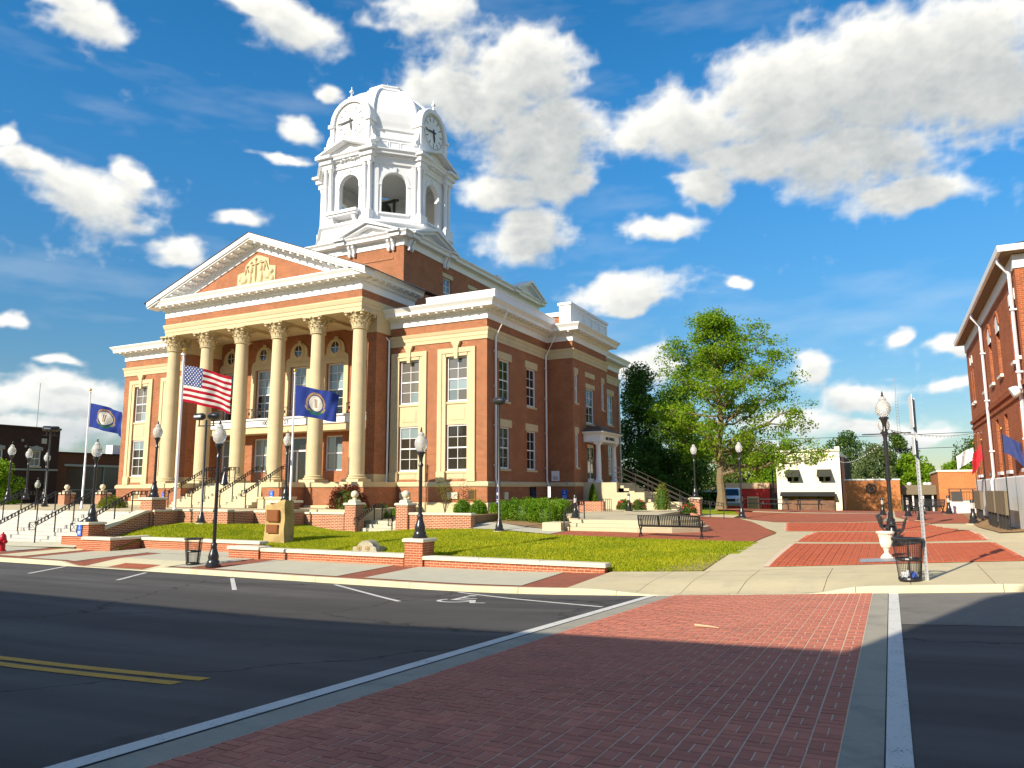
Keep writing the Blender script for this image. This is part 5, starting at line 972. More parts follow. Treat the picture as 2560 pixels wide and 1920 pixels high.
for x, lb in ((-22.1, 'brick pier with stone ball left of the small shaded steps'), (-19.25, 'brick pier with stone ball right of the small shaded steps')): pedestal(lb, x, 27.75, .62, 1.46, .05, False, ball=True)
for x, lb in ((-47.0, 'far ball topped brick pier in front of the glass storefront'), (-50.8, 'far ball topped brick pier beside the dark brick building')): pedestal(lb, x, 32.5, .7, 1.95, TZ, False, ball=True)
def rwall(label, x0, x1, y0, y1, zt, zb):
    t_ = thing('retaining_wall', label, 'wall', at((x0+x1)/2, (y0+y1)/2, zb), 'terrace retaining walls'); mb = MB(); mb.box(x0, x1, y0, y1, zb-.4, zt-.09); part('brickwork', mb, 'brick_terrace', t_); mb = MB(); mb.bev(x0-.03, x1+.04, y0-.05, y1+.02, zt-.088, zt, .02); part('coping', mb, 'capstone', t_)
rwall('brick terrace wall behind the double floodlight pole', -28.58, -25.5, 23.45, 23.78, 1.22, .6)
rwall('brick terrace wall stepping back left of the tall stone monument', -25.46, -24.8, 24.95, 25.28, 1.15, .5)
rwall('brick terrace wall between the tall stone monument and the ball pier', -24.76, -22.45, 27.45, 27.78, 1.02, .2)
rwall('brick planter wall with stone coping below the right wing windows', -18.9, -15.8, 27.55, 27.9, 1.05, .3)
mb = MB(); mb.box(-25.79, -25.47, 23.8, 24.94, .2, 1.12); mb.box(-25.09, -24.79, 25.3, 27.44, .2, 1.0); struct('terrace_return', mb, 'brick_terrace')
mb = MB(); mb.box(-18.85, -16.2, 27.92, 33.8, .1, .93); struct('planting_bed', mb, 'mulch')
# wide street stair
zs0 = gz(-34, 19.9)-.02; n9 = 9; rr_ = (TZ-zs0)/n9
st = thing('wide_stair', 'wide pale stone street stair with iron handrails beside the red hydrant', 'stair', at(-37, 21, zs0))
for i in range(n9):
    x = -29.35; k = 0
    while x > -47:
        L = 1.9 if (i+k) % 2 else 1.35; L += .15*((i*7+k*3) % 4-1.5); mb = MB(); mb.bev(x-L+.004, x-.004, 19.95+i*.25, 22.3, zs0+i*rr_-(.3 if i == 0 else 0), zs0+(i+1)*rr_-.003, .012); part('step', mb, 'stair_stone', st); x -= L; k += 1
# sloping cheek wall
t_ = thing('stair_cheek_wall', 'sloping dark brick side wall of the wide stair with pale stone coping', 'wall', at(-28.95, 21, 0)); mb = MB(); mb.prism([(20.0, -.5), (22.15, -.5), (22.15, 1.10), (21.9, 1.10), (20.0, .45)], -29.2, -28.68, 'x'); part('brickwork', mb, 'brick_terrace', t_); mb = MB(); mb.prism([(20.0, .455), (21.9, 1.105), (22.1, 1.105), (22.1, 1.2), (21.87, 1.2), (20.0, .555)], -29.26, -28.62, 'x'); part('coping', mb, 'capstone', t_)
rwall('brick terrace wall between the sloping stair wall and the floodlight', -28.56, -28.5, 22.2, 23.44, 1.22, .4)
# small shaded steps between the ball piers
t_ = thing('garden_steps', 'short shaded concrete steps between the two ball topped piers', 'steps', at(-20.7, 28, .1))
for i in range(4): mb = MB(); mb.box(-21.75, -19.6, 27.5+i*.34, 28.95, -.2, .16+i*.155); part('step', mb, 'concrete_grey', t_)
# lamp block and stone block right of the portico stair
pedestal('low brick block with wide coping carrying a lamp post beside the portico stair', -25.9, 27.3, .95, 1.55, TZ-.4, False, .12)
mb = MB(); mb.box(-28.9, -27.0, 28.5, 29.22, TZ, 1.62); mb.box(-28.95, -26.95, 28.45, 29.23, 1.622, 1.72); solo('stone_planter', mb, 'limestone', 'low limestone block with flat top beside the portico stair', 'planter')

# curved side steps with landing
t_ = thing('side_steps', 'curved sunlit concrete steps and landing before the side entrance', 'steps', at(-11, 30, .4))
for i in range(3):
    yb = 27.6+i*.42; pts = [(-11.7, yb), (-8.6+.0, yb), (-7.4-i*.1, yb+.5), (-6.6-i*.25, yb+1.6), (-6.5-i*.3, yb+3.0), (-7.6-i*.2, yb+4.8), (-10.0, 35.5), (-10.5, 42.8), (-15, 42.8), (-15, 34), (-13.0, 32), (-12.2, 30)]
    mb = MB(); mb.prism(pts, .15, .56+i*.13, 'z'); part('step', mb, 'stair_concrete', t_)
mb = MB(); mb.bev(-12.35, -11.55, 27.2, 28.3, .1, .74, .02); solo('concrete_block', mb, 'stair_concrete', 'squat concrete end block at the foot of the curved side steps', 'block')
mb = MB(); strip(mb, [(-18.4, 31.0), (-16.4, 30.1), (-14.9, 29.1), (-12.4, 27.8)], [(-18.4, 41.5), (-15.2, 41.5), (-14.2, 35), (-12.2, 31)], ter, .03, 8, 8); struct('mulch_bed', mb, 'mulch', smooth=True)
t_ = thing('brick_planter', 'low brick planter in the shade against the courthouse bay', 'planter', at(-16.3, 39.8, .6)); mb = MB(); mb.box(-16.9, -16.6, 38.6, 41.0, .4, 1.35); mb.box(-16.599, -14.6, 40.7, 41.0, .4, 1.35); part('brickwork', mb, 'brick_terrace', t_); mb = MB(); mb.box(-16.95, -16.55, 38.55, 41.05, 1.352, 1.45); part('coping', mb, 'capstone', t_)

# ================================================================== building on the right
RB = thing('corner_building', 'two storey red brick building with arched windows and wide brown eaves', 'building', at(10, 36, .5)); LS = R(-90)
prs = [(28.0, .40), (28.97, .40), (41.6, .36), (42.4, .36)]; arw = [32.35, 34.8, 37.35]
hol = [(-y-w_/2, -y+w_/2, 6.15, 7.8) for y, w_ in prs]+[(-y-.42, -y+.42, 6.15, 7.75) for y in arw]+[(-y-w_/2, -y+w_/2, 2.65, 4.7) for y, w_ in prs]+[(-y-.42, -y+.42, 2.65, 4.7) for y in arw]
wall(RB, -44.0, -27.4, 2.43, 9.35, hol, at(4.0, 0, 0, LS), 'brick_right', .32)
for y, w_ in prs+[(y, .84) for y in arw]:
    for za, zb in ((6.15, 7.8 if w_ < .6 else 7.75), (2.65, 4.7)):
        window(RB, at(4.26, y, za, LS), w_-.02, zb-za, 1, 2, 'pane_pale' if w_ < .6 else 'pane_dark', sill=False, fr=.05); mb = MB(); mb.bev(-w_/2-.08, w_/2+.08, -.1, .1, -.12, -.003, .02); part('sill', mb, 'stone_base', RB, at(4.0, y, za, LS))
for y in arw:
    mb = MB(); mb.prism([(-.42, 7.75), (.42, 7.75)]+[(.42*math.cos(a), 7.98+.40*math.sin(a)) for a in np.linspace(0, math.pi, 9)], -.02, .05, 'y'); part('arch_panel', mb, 'white_paint', RB, at(4.0, y, 0, LS))
    mb = MB(); A = [(.46*math.cos(a), 7.98+.44*math.sin(a)) for a in np.linspace(0, math.pi, 9)]; B_ = [(.6*math.cos(a), 7.98+.58*math.sin(a)) for a in np.linspace(0, math.pi, 9)]
    for i in range(8): mb.prism([A[i], A[i+1], B_[i+1], B_[i]], -.05, -.001, 'y')
    part('arch_hood', mb, 'brick_right', RB, at(4.0, y, 0, LS))
for y, w_ in prs: mb = MB(); mb.box(-.13, .13, -.03, .02, 8.0, 8.36); part('stone_inset', mb, 'white_paint', RB, at(4.0, y, 0, LS))
PRB = [(12, 44.0), (4.0, 44.0), (4.0, 27.4), (22, 27.4)]
mb = MB(); mb.sweep([(0, 4.95), (.06, 4.95), (.06, 5.06), (0, 5.06)], PRB); mb.sweep([(0, 5.2), (.08, 5.2), (.1, 5.34), (0, 5.34)], PRB); part('belt_course', mb, 'brick_right', RB)
mb = MB(); mb.sweep([(.003, 8.88), (.05, 8.88), (.05, 9.32), (.003, 9.32)], PRB); part('frieze', mb, 'white_paint', RB)
mb = MB(); mb.sweep([(0, -.2), (.08, -.2), (.08, 2.38), (.04, 2.43), (0, 2.43)], PRB); part('stone_base', mb, 'stone_base', RB)
mb = MB(); mb.sweep([(-.1, 9.34), (.36, 9.34), (.36, 9.42), (-.1, 9.42)], PRB); part('soffit', mb, 'soffit', RB); mb = MB(); mb.sweep([(.362, 9.36), (.46, 9.36), (.48, 9.55), (.362, 9.55)], PRB); part('gutter', mb, 'gutter', RB)
mb = MB(); mb.add([(3.55, 26.95, 9.5), (22, 26.95, 9.5), (22, 44.45, 9.5), (3.55, 44.45, 9.5), (12, 35.5, 13), (22, 35.5, 13)], [(0, 1, 5, 4), (0, 4, 3), (3, 4, 5, 2), (0, 3, 2, 1)]); part('roof', mb, 'roof_dark', RB)
wall(RB, 4.0, 22, 2.43, 9.35, [(6, 7, 6.15, 8.2), (9, 10, 6.15, 8.2), (6, 7, 2.6, 4.7), (9, 10, 2.6, 4.7)], at(0, 27.4, 0), 'brick_right'); mb = MB(); mb.add([(4, 44, 0), (12, 44, 0), (12, 44, 9.35), (4, 44, 9.35)], [(0, 1, 2, 3)]); part('rear_wall', mb, 'brick_right', RB)
for y in (27.78, 36.45):
    mb = MB(); mb.tube([(3.62, y, 9.36), (3.62, y, 9.2), (3.89, y, 8.8), (3.89, y, 2.5), (3.8, y, 2.3), (3.8, y, .9)], .055, 6); part('downspout', mb, 'pole_white', RB)
    for z in (3.5, 5.6, 7.6): mb = MB(); mb.box(3.8, 4.0, y-.09, y-.055, z, z+.06); part('pipe_clip', mb, 'pole_white', RB)
mb = MB(); mb.lathe([(.02, -.16), (.14, -.1), (.17, .0), (.17, .12)], n=14); mb.tube([(0, 0, -.1), (0, .2, -.2), (0, .32, -.2)], .03, 6); o = solo('floodlight', mb, 'sign_white', 'white dish shaped floodlight fixed to the right hand brick building', 'floodlight', Matrix.Translation((3.72, 27.55, 5.0)) @ Matrix.Rotation(R(-115), 4, 'Y'), smooth=True)

# ================================================================== buildings across the square
def bbox(x0, x1, y0, y1, z0, z1): return MB().box(x0, x1, y0, y1, z0, z1)
t_ = thing('annex_building', 'low orange brick building with round dark seal on its wall', 'building', at(-1.2, 74, 0)); part('wall', bbox(-3.35, .82, 70, 78, -.5, 2.72), 'brick_orange', t_); part('coping', bbox(-3.4, .87, 69.95, 78, 2.722, 2.84), 'stone_base', t_)
mb = MB(); vs = []; mb.lathe([(.30, 0), (.30, .05), (.42, .05), (.42, 0)], n=24, cap=False); mb.lathe([(.2, .03), (.0, .04)], n=16, cap=False); part('wall_seal', mb, 'belltower_dark', t_, Matrix.Translation((-1.35, 69.99, 2.02)) @ Matrix.Rotation(R(90), 4, 'X'))
t_ = thing('covered_entrance', 'flat roofed entrance with brown fascia, white posts and dark glass doors', 'building', at(2.1, 72, 0)); part('fascia', bbox(.88, 3.5, 71.4, 75, 1.52, 2.32), 'slab_brown', t_); part('glass_front', bbox(.9, 3.5, 73, 73.1, -.2, 1.52), 'storefront', t_)
for x in (.95, 1.75, 2.5, 3.2): part('post', bbox(x-.06, x+.06, 71.6, 71.75, -.3, 1.515), 'pole_white', t_)
for x in (1.55, 2.75, 3.05): part('roof_vent', MB().lathe([(.17, 2.32), (.2, 2.42), (.14, 2.52), (0, 2.56)], x, 72, 10), 'pole_white', t_, smooth=True)
t_ = thing('annex_building', 'taller orange brick building with pale coping beyond the iron railing', 'building', at(5, 70, 0)); part('wall', bbox(3.52, 12, 68, 80, -.3, 3.32), 'brick_orange', t_); part('coping', bbox(3.44, 12, 67.92, 80, 3.322, 3.46), 'cream_wall', t_)
t_ = thing('shop_building', 'cream two storey shop with two dark awnings and brown shopfront', 'building', at(-6.8, 80, 0)); part('wall', bbox(-9.62, -3.95, 76, 90, -.6, 5.55), 'cream_wall', t_); part('side_wall', bbox(-3.949, -3.6, 76.3, 90, -.6, 5.0), 'brick_dark', t_); mb = MB(); mb.box(-9.66, -3.9, 75.85, 76.2, 5.552, 5.72); mb.box(-4.35, -3.9, 75.8, 76.2, 5.722, 5.95); mb.box(-9.62, -3.95, 75.93, 76, 5.05, 5.12); part('parapet_cap', mb, 'cream_wall', t_)
for x in (-8.15, -5.35):
    mb = MB(); mb.prism([(75.0, 3.15), (75.99, 3.15), (75.99, 3.85)], x-.62, x+.62, 'x'); part('awning', mb, 'awning', t_)
    for s in (-.3, .3): part('window', bbox(x+s-.2, x+s+.2, 75.94, 75.995, 2.75, 3.4), 'pane_dark', t_)
part('shopfront', bbox(-9.2, -4.6, 75.7, 75.99, -.4, 1.62), 'mural', t_); mb = MB(); mb.prism([(75.0, 1.35), (75.69, 1.35), (75.69, 1.75)], -9.3, -4.5, 'x'); part('shop_canopy', mb, 'dark', t_)
for x in (-7.6, -6.0): part('shopfront_post', bbox(x-.04, x+.04, 75.64, 75.695, -.4, 1.34), 'dark', t_)
t_ = thing('shed_building', 'small red walled building with tan parapet and tan shuttered door', 'building', at(-14, 88, -.1)); part('wall', bbox(-16.3, -11.75, 86, 94, -.6, 2.08), 'red_wall', t_); part('parapet', bbox(-16.35, -11.7, 85.9, 94, 2.082, 2.72), 'tan_trim', t_); part('side_wall', bbox(-11.749, -10.1, 86.4, 94, -.6, 2.6), 'brick_dark', t_); mb = MB(); mb.box(-14.1, -12.85, 85.9, 85.99, -.4, 1.22); part('door_frame', mb, 'tan_trim', t_); part('door', bbox(-13.95, -13.0, 85.85, 85.895, -.4, 1.05), 'door_tan', t_)
t_ = thing('carport', 'long low carport with grey flat roof and black open bays', 'carport', at(-19, 84, -.1)); part('roof', bbox(-23.2, -16.4, 83, 90, 1.72, 1.95), 'grey_metal', t_); part('back_wall', bbox(-21, -16.4, 88, 88.2, -.4, 1.72), 'dark', t_); part('side_room', bbox(-23.1, -21.02, 83.4, 88, -.4, 1.715), 'plaster_tan', t_); part('white_panel', bbox(-22.7, -21.3, 83.3, 83.395, .95, 1.5), 'sign_white', t_)
for x in (-19, -16.6): part('post', bbox(x-.08, x+.08, 83.2, 83.35, -.4, 1.715), 'grey_metal', t_)
# shaded buildings on the left, their fronts along the side street
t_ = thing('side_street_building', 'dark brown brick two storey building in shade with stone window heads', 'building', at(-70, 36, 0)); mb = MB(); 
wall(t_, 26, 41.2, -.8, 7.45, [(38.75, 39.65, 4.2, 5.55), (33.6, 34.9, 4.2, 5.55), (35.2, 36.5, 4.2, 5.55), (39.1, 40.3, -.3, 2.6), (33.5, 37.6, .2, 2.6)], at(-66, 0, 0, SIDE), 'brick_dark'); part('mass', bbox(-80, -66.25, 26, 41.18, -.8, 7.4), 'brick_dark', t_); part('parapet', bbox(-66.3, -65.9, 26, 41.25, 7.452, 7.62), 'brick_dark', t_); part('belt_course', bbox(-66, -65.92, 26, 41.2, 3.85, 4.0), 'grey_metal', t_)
for y, w_ in ((39.2, .9), (34.25, 1.3), (35.85, 1.3)):
    window(t_, at(-66.1, y, 4.2, SIDE), w_, 1.35, 2, 2, 'pane_pale', sill=True); mb = MB(); mb.prism([(-w_/2-.12, 5.56), (w_/2+.12, 5.56), (w_/2+.12, 5.85), (.12, 5.95), (0, 6.02), (-.12, 5.95), (-w_/2-.12, 5.85)], -.06, .02, 'y'); part('window_head', mb, 'grey_metal', t_, at(-66, y, 0, SIDE))
for y, z in ((38.0, 6.4), (38.3, 5.9)): part('stone_inset', bbox(-65.99, -65.96, y-.1, y+.1, z-.1, z+.1), 'grey_metal', t_)
part('stone_inset', bbox(-65.99, -65.96, 39.6, 40.05, 6.2, 6.65), 'plaster_tan', t_)
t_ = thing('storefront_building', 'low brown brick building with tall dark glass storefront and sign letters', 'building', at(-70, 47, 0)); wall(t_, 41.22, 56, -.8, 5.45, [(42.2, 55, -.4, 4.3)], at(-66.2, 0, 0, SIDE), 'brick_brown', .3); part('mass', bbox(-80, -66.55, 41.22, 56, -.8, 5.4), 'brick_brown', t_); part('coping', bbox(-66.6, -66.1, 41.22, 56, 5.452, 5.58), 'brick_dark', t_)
for i in range(7): part('pane', bbox(-66.42, -66.4, 42.25+i*1.83, 44.03+i*1.83, -.38, 4.28), 'storefront', t_)
for i in range(8): part('mullion', bbox(-66.39, -66.3, 42.2+i*1.83-.04, 42.2+i*1.83+.04, -.4, 4.29), 'grey_metal', t_)
part('transom', bbox(-66.385, -66.31, 42.25, 55, 2.15, 2.22), 'grey_metal', t_); part('lintel', bbox(-66.2, -66.1, 41.9, 55.3, 4.302, 4.5), 'grey_metal', t_)
lettering(['MUHLENBERG'], .62, 'plaster_tan', t_, -66.18, 49.4, 4.93, 'side')
solo('roof_unit', bbox(-68.2, -67.2, 47.2, 48.4, 5.45, 6.5), 'sign_white', 'white box unit on the roof of the low storefront building', 'roof unit')
# buildings behind the camera that shade the street
t_ = thing('street_building', 'two storey brick shop building across the street that shades the road', 'building', at(-30, -10, 0)); wall(t_, -62, -5.5, -.3, 8.6, [(x, x+1.2, 5.2, 7.6) for x in np.arange(-60, -8, 3.2)]+[(x, x+2.4, .6, 3.2) for x in np.arange(-60, -9, 3.4)], at(0, -5.2, 0, R(180)) @ Matrix.Scale(-1, 4, (1, 0, 0)), 'brick_brown'); part('mass', bbox(-62, -5.52, -18, -5.45, -.3, 8.6), 'brick_brown', t_)
t_ = thing('street_building', 'tall brick corner building across the street with chamfered parapet', 'building', at(4, -10, 0)); mb = MB(); mb.prism([(-5.48, -.3), (30, -.3), (30, 12.9), (-4.2, 12.9), (-5.0, 12.55), (-5.48, 11.9)], -18, -5.2, 'y'); part('wall', mb, 'brick_brown', t_)
for x in np.arange(-3.4, 28, 3.2):
    for z in (1, 5.2, 9.2): part('window', bbox(x, x+1.3, -5.19, -5.15, z, z+2.2), 'pane_pale', t_)

# ================================================================== trees and plants
def leaf_cloud(P, size, mat, seed, aspect=.55, flat=.0, name='crown'):
    """one small bent leaf (two triangles) per point"""
    rg = np.random.default_rng(seed); n = len(P); sz = size*rg.uniform(.6, 1.4, n)[:, None]
    d = rg.normal(size=(n, 3)); d[:, 2] *= (1-flat); d /= np.linalg.norm(d, axis=1)[:, None]; e = rg.normal(size=(n, 3)); e -= (e*d).sum(1)[:, None]*d; e /= np.linalg.norm(e, axis=1)[:, None]
    V = np.empty((n, 4, 3)); V[:, 0] = P-d*sz*.5; V[:, 1] = P+e*sz*aspect*.5; V[:, 2] = P+d*sz*.5; V[:, 3] = P-e*sz*aspect*.5; nn = np.cross(d, e); V[:, 0] -= nn*sz*.08; V[:, 2] -= nn*sz*.08
    me = bpy.data.meshes.new(name); me.vertices.add(n*4); me.vertices.foreach_set('co', V.astype(np.float32).ravel()); me.loops.add(n*4); me.loops.foreach_set('vertex_index', np.arange(n*4, dtype=np.int32)); me.polygons.add(n); me.polygons.foreach_set('loop_start', np.arange(n)*4); me.polygons.foreach_set('loop_total', np.full(n, 4)); me.update(); me.materials.append(M[mat]); return me
def clump(c, r, n, rg, sq=.6, shell=.35):
    v = rg.normal(size=(n, 3)); v /= np.linalg.norm(v, axis=1)[:, None]; v *= (shell+(1-shell)*rg.random((n, 1))**.6); v[:, 2] *= sq; return np.asarray(c)+v*r
def crooked(a, b, n, wob, rg, sag=0.):
    a = np.array(a, float); b = np.array(b, float); t_ = np.linspace(0, 1, n+1)[:, None]; p = a+(b-a)*t_; p[1:-1] += rg.normal(0, wob, (n-1, 3)); p[:, 2] += sag*np.sin(t_[:, 0]*math.pi); return p
def tree_spread(name, label, x, y, z0, h, prof, nl, mat, seed, trunk_r=.30, leaf=.16, per=70, bark='bark', twigs=7, cr=.75, group=None, first=.17, sq=.55, extra=()):
    """open crowned tree: prof(t) gives the crown radius at relative height t"""
    rg = np.random.default_rng(seed); T_ = thing(name, label, 'tree', at(x, y, z0), group); tb = MB(); top = np.array([x+.3, y, z0+h*.93]); tr = crooked((x, y, z0-.2), top, 12, .10, rg)
    tb.tube(tr, [trunk_r*(1.5 if i == 0 else 1)*(1-.92*(i/12))**.9+.01 for i in range(13)], 9)
    pts = []
    for i in range(nl+len(extra)):
        if i >= nl:
            ex = extra[i-nl]; t0 = max(.16, ex[2]-.22); a = 0
        else: t0 = first+(.90-first)*((i+.5)/nl)**.95; a = i*2.399+rg.uniform(-.4, .4)
        p0 = np.array([np.interp(t0*h+z0, tr[:, 2], tr[:, k]) for k in range(3)]); t1 = min(1., t0+rg.uniform(.05, .20)*(1.2-t0)); rad = prof(t1)*rg.uniform(.58, 1.14)
        p1 = np.array([x+math.cos(a)*rad, y+math.sin(a)*rad, z0+t1*h+rg.uniform(-.3, .5)])
        if i >= nl: p1 = np.array([x+ex[0], y+ex[1], z0+ex[2]*h]); rad = 5.
        br = crooked(p0, p1, 7, .13, rg, sag=rg.uniform(-.1, .4)); r0 = max(.025, trunk_r*.42*(1-t0)); tb.tube(br, [r0*(1-.85*k/7)+.008 for k in range(8)], 6)
        for k in range(twigs+(7 if i >= nl else 0)):
            s_ = rg.uniform(.30, 1.02); q_ = np.array([np.interp(min(s_, 1)*7, range(8), br[:, j]) for j in range(3)]); dv = rg.normal(size=3)*np.array([1, 1, .5]); dv /= np.linalg.norm(dv); e = q_+dv*rg.uniform(.3, 1.15)*(0.5+.5*rad/4)
            tb.tube([q_, (q_+e)/2+rg.normal(0, .06, 3), e], [.02, .014, .006], 4); pts.append(clump(e, cr*rg.uniform(.55, 1.25), int(per*rg.uniform(.5, 1.3)), rg, sq))
            if rg.random() < .5: pts.append(clump((q_+e)/2, cr*.6, int(per*.35), rg, sq))
    for k in range(6): pts.append(clump(top+rg.normal(0, .35, 3)*np.array([1, 1, .8])+np.array([0, 0, -.3]), cr*.7, per//2, rg, .9))
    part('trunk', tb, bark, T_, smooth=True); part('crown', leaf_cloud(np.concatenate(pts), leaf, mat, seed+1), None, T_); return T_
def tree_dense(name, label, x, y, z0, h, rx, mat, seed, n=9000, leaf=.22, bark='bark_dark', shape=lambda t: math.sin(math.pi*min(1, .12+.88*t))**.6, base=.12, group=None, lumps=60, ry=None, sub=.30):
    rg = np.random.default_rng(seed); T_ = thing(name, label, 'tree', at(x, y, z0), group); tb = MB(); tr = crooked((x, y, z0-.3), (x, y, z0+h*.85), 8, .12, rg); tb.tube(tr, [.035*h*(1-.85*i/8)*.6+.02 for i in range(9)], 8); pts = []
    for i in range(lumps):
        t_ = base+(1-base)*((i+.5)/lumps); r_ = rx*shape(t_)*rg.uniform(.35, 1.0); a = rg.uniform(0, 6.283); c = np.array([x+math.cos(a)*r_, y+math.sin(a)*(ry or rx)/rx*r_, z0+h*t_*.95]); pts.append(clump(c, rx*sub*rg.uniform(.6, 1.3), n//lumps, rg, .8, .45))
        if i % 3 == 0: tb.tube([np.array([np.interp(c[2]-h*.1, tr[:, 2], tr[:, k]) for k in range(3)]), c], [.06, .015], 4)
    part('trunk', tb, bark, T_, smooth=True); part('crown', leaf_cloud(np.concatenate(pts), leaf, mat, seed+1), None, T_); return T_
zt_ = float(ter(-10.25, 52))
def pr(t): return float(np.interp(t, [.1, .2, .32, .45, .6, .72, .85, 1.0], [1.9, 4.9, 5.4, 5.2, 4.4, 2.7, 1.7, .5]))
tree_spread('spreading_tree', 'tall bright green tree with open layered crown beside the parked van', -10.25, 52, zt_, 14.4, pr, 50, 'leaf_main', 11,   .30, .17, 62, twigs=10, cr=.72, extra=((3.5, 0, .80), (2.9, -.6, .85), (4.2, .5, .74), (-2.7, .3, .80), (-3.2, -.4, .68), (4.9, .2, .60), (-4.7, .2, .52), (6.6, -.5, .23), (5.9, -.3, .31), (6.9, .4, .27), (5.4, -.5, .48)), sq=.62, first=.17)
cone = lambda t: (1-.80*t)*min(1, .55+t*3)
tree_dense('conical_tree', 'dark dense conical tree tight against the courthouse rear corner', -21.3, 70, .2, 14.2, 3.7, 'leaf_dark', 31, 22000, .24, shape=cone, base=.05, lumps=120, group='dark trees behind the courthouse')
tree_dense('conical_tree', 'dark dense tree between the conical tree and the spreading tree', -17.6, 69, .2, 11.6, 3.9, 'leaf_dark', 32, 22000, .24, shape=cone, base=.04, lumps=120, group='dark trees behind the courthouse')
tree_dense('conical_tree', 'low dark tree filling the gap behind the side porch', -19.2, 66, .2, 6.5, 2.6, 'leaf_dark', 33, 9000, .24, base=.03, lumps=80, group='dark trees behind the courthouse')
tree_dense('broad_tree', 'light green tree behind the black carport', -22.5, 104, -.2, 8.5, 5, 'leaf_mid', 41, 9000, .34, base=.1, group='trees beyond the square')
tree_dense('broad_tree', 'yellow green tree seen between the spreading trunk and the red building', -18.0, 108, -.2, 9.5, 5, 'leaf_yellow', 42, 9000, .34, base=.1, group='trees beyond the square')
tree_dense('broad_tree', 'bushy tree rising behind the red walled building', -12.5, 103, -.2, 7.5, 4.2, 'leaf_main', 43, 9000, .32, base=.05, group='trees beyond the square')
bt_ = [(-5.0, 118, 10.5, 4.2, 'leaf_mid', 'round green tree rising right of the cream shop'), (-1.6, 112, 8.2, 3.2, 'leaf_grey', 'silvery green tree above the building with the round seal'), (1.2, 120, 10.6, 2.8, 'leaf_mid', 'narrow green tree behind the front street lamp'), (3.0, 116, 7.0, 3.2, 'leaf_main', 'low green tree above the flat entrance roof'), (5.4, 130, 6.0, 3.0, 'leaf_grey', 'thin grey green tree left of the street sign post'), (11.5, 125, 9.5, 4.2, 'leaf_mid', 'round green tree above the taller orange annex'), (8.6, 122, 6.0, 3.0, 'leaf_main', 'small green tree low behind the entrance roof vents')]
for i, (x, y, h, r_, m_, lb) in enumerate(bt_): tree_dense('broad_tree', lb, x, y, -.3, h, r_, m_, 50+i, 6500, .36, base=.08, group='trees beyond the square', lumps=70)
tree_dense('street_tree', 'small green street tree in front of the dark brown building', -56.5, 31.0, -.2, 4.4, 1.5, 'leaf_main', 71, 6000, .17, base=.18, lumps=60, sub=.4)
# shrubs
def shrub(name, label, x, y, rx, h, mat, seed, n=2600, leaf=.055, ry=None, group=None, boxy=False, cat='shrub', z=None):
    rg = np.random.default_rng(seed); z0 = z if z is not None else gz(x, y); T_ = thing(name, label, cat, at(x, y, z0), group)
    v = rg.normal(size=(n, 3)); v /= np.linalg.norm(v, axis=1)[:, None]; v[:, 2] = np.abs(v[:, 2])
    if boxy: v = np.sign(v)*np.abs(v)**.55
    v *= (.78+.30*rg.random((n, 1))**.8)*(1+.10*np.sin(v[:, :1]*9+seed)*np.cos(v[:, 1:2]*8)); P = np.array([x, y, z0])+v*np.array([rx, ry or rx, h])
    core = MB(); core.lathe([(.62, 0), (.74, .3), (.66, .65), (.3, .82)], 0, 0, 10); core.v = [(x+a*rx, y+b*(ry or rx), z0+c*h) for a, b, c in core.v]; part('branches', core, 'leaf_dark', T_); part('foliage', leaf_cloud(P, leaf, mat, seed), None, T_); return T_
GH = 'clipped hedge shrubs on the mulch bed'
shrub('hedge_shrub', 'clipped hedge shrub nearest the floodlight pole on the mulch', -16.4, 32.6, .95, .78, 'leaf_hedge', 101, 5200, .075, boxy=True, group=GH)
shrub('hedge_shrub', 'largest clipped hedge shrub in the middle of the mulch bed', -14.9, 31.2, 1.05, .95, 'leaf_hedge', 102, 6800, .075, boxy=True, group=GH)
shrub('hedge_shrub', 'clipped hedge shrub next to the curved side steps', -13.6, 30.6, .72, .88, 'leaf_hedge', 103, 4200, .075, boxy=True, group=GH)
shrub('hedge_shrub', 'clipped hedge shrub at the back against the shaded wall', -15.9, 35.4, 1.2, .85, 'leaf_hedge', 104, 5200, .075, boxy=True, group=GH)
GR = 'round shrubs below the right wing'
for i, (x, y, r_, lb, z) in enumerate([(-23.2, 31.4, .42, 'round green shrub left of the small shaded steps', .66), (-22.0, 31.2, .40, 'round green shrub right above the small shaded steps', .66), (-18.0, 30.6, .42, 'round green shrub on the planter below the right wing window', .93), (-16.9, 30.2, .40, 'round green shrub at the right end of the planter', .93)]): shrub('round_shrub', lb, x, y, r_, .62, 'leaf_hedge', 110+i, 2400, .06, group=GR, z=z)
shrub('flowering_shrub', 'pale leafy plant between the two round shrubs by the steps', -22.6, 30.6, .35, .42, 'leaf_yellow', 120, 900, .07, z=.66)
shrub('round_shrub', 'yellow green shrub at the left wing foundation', -37.6, 26.6, .7, .62, 'leaf_yellow', 121, 3000, .07, z=TZ)
shrub('red_maple', 'low dark red maple shrub before the portico base', -24.0, 29.6, .95, 1.15, 'leaf_red', 122, 2600, .10, z=TZ)
shrub('grey_shrub', 'grey leafed shrub beside the red maple shrub', -22.9, 28.7, .62, .62, 'leaf_grey', 123, 1500, .08, z=TZ-.15)
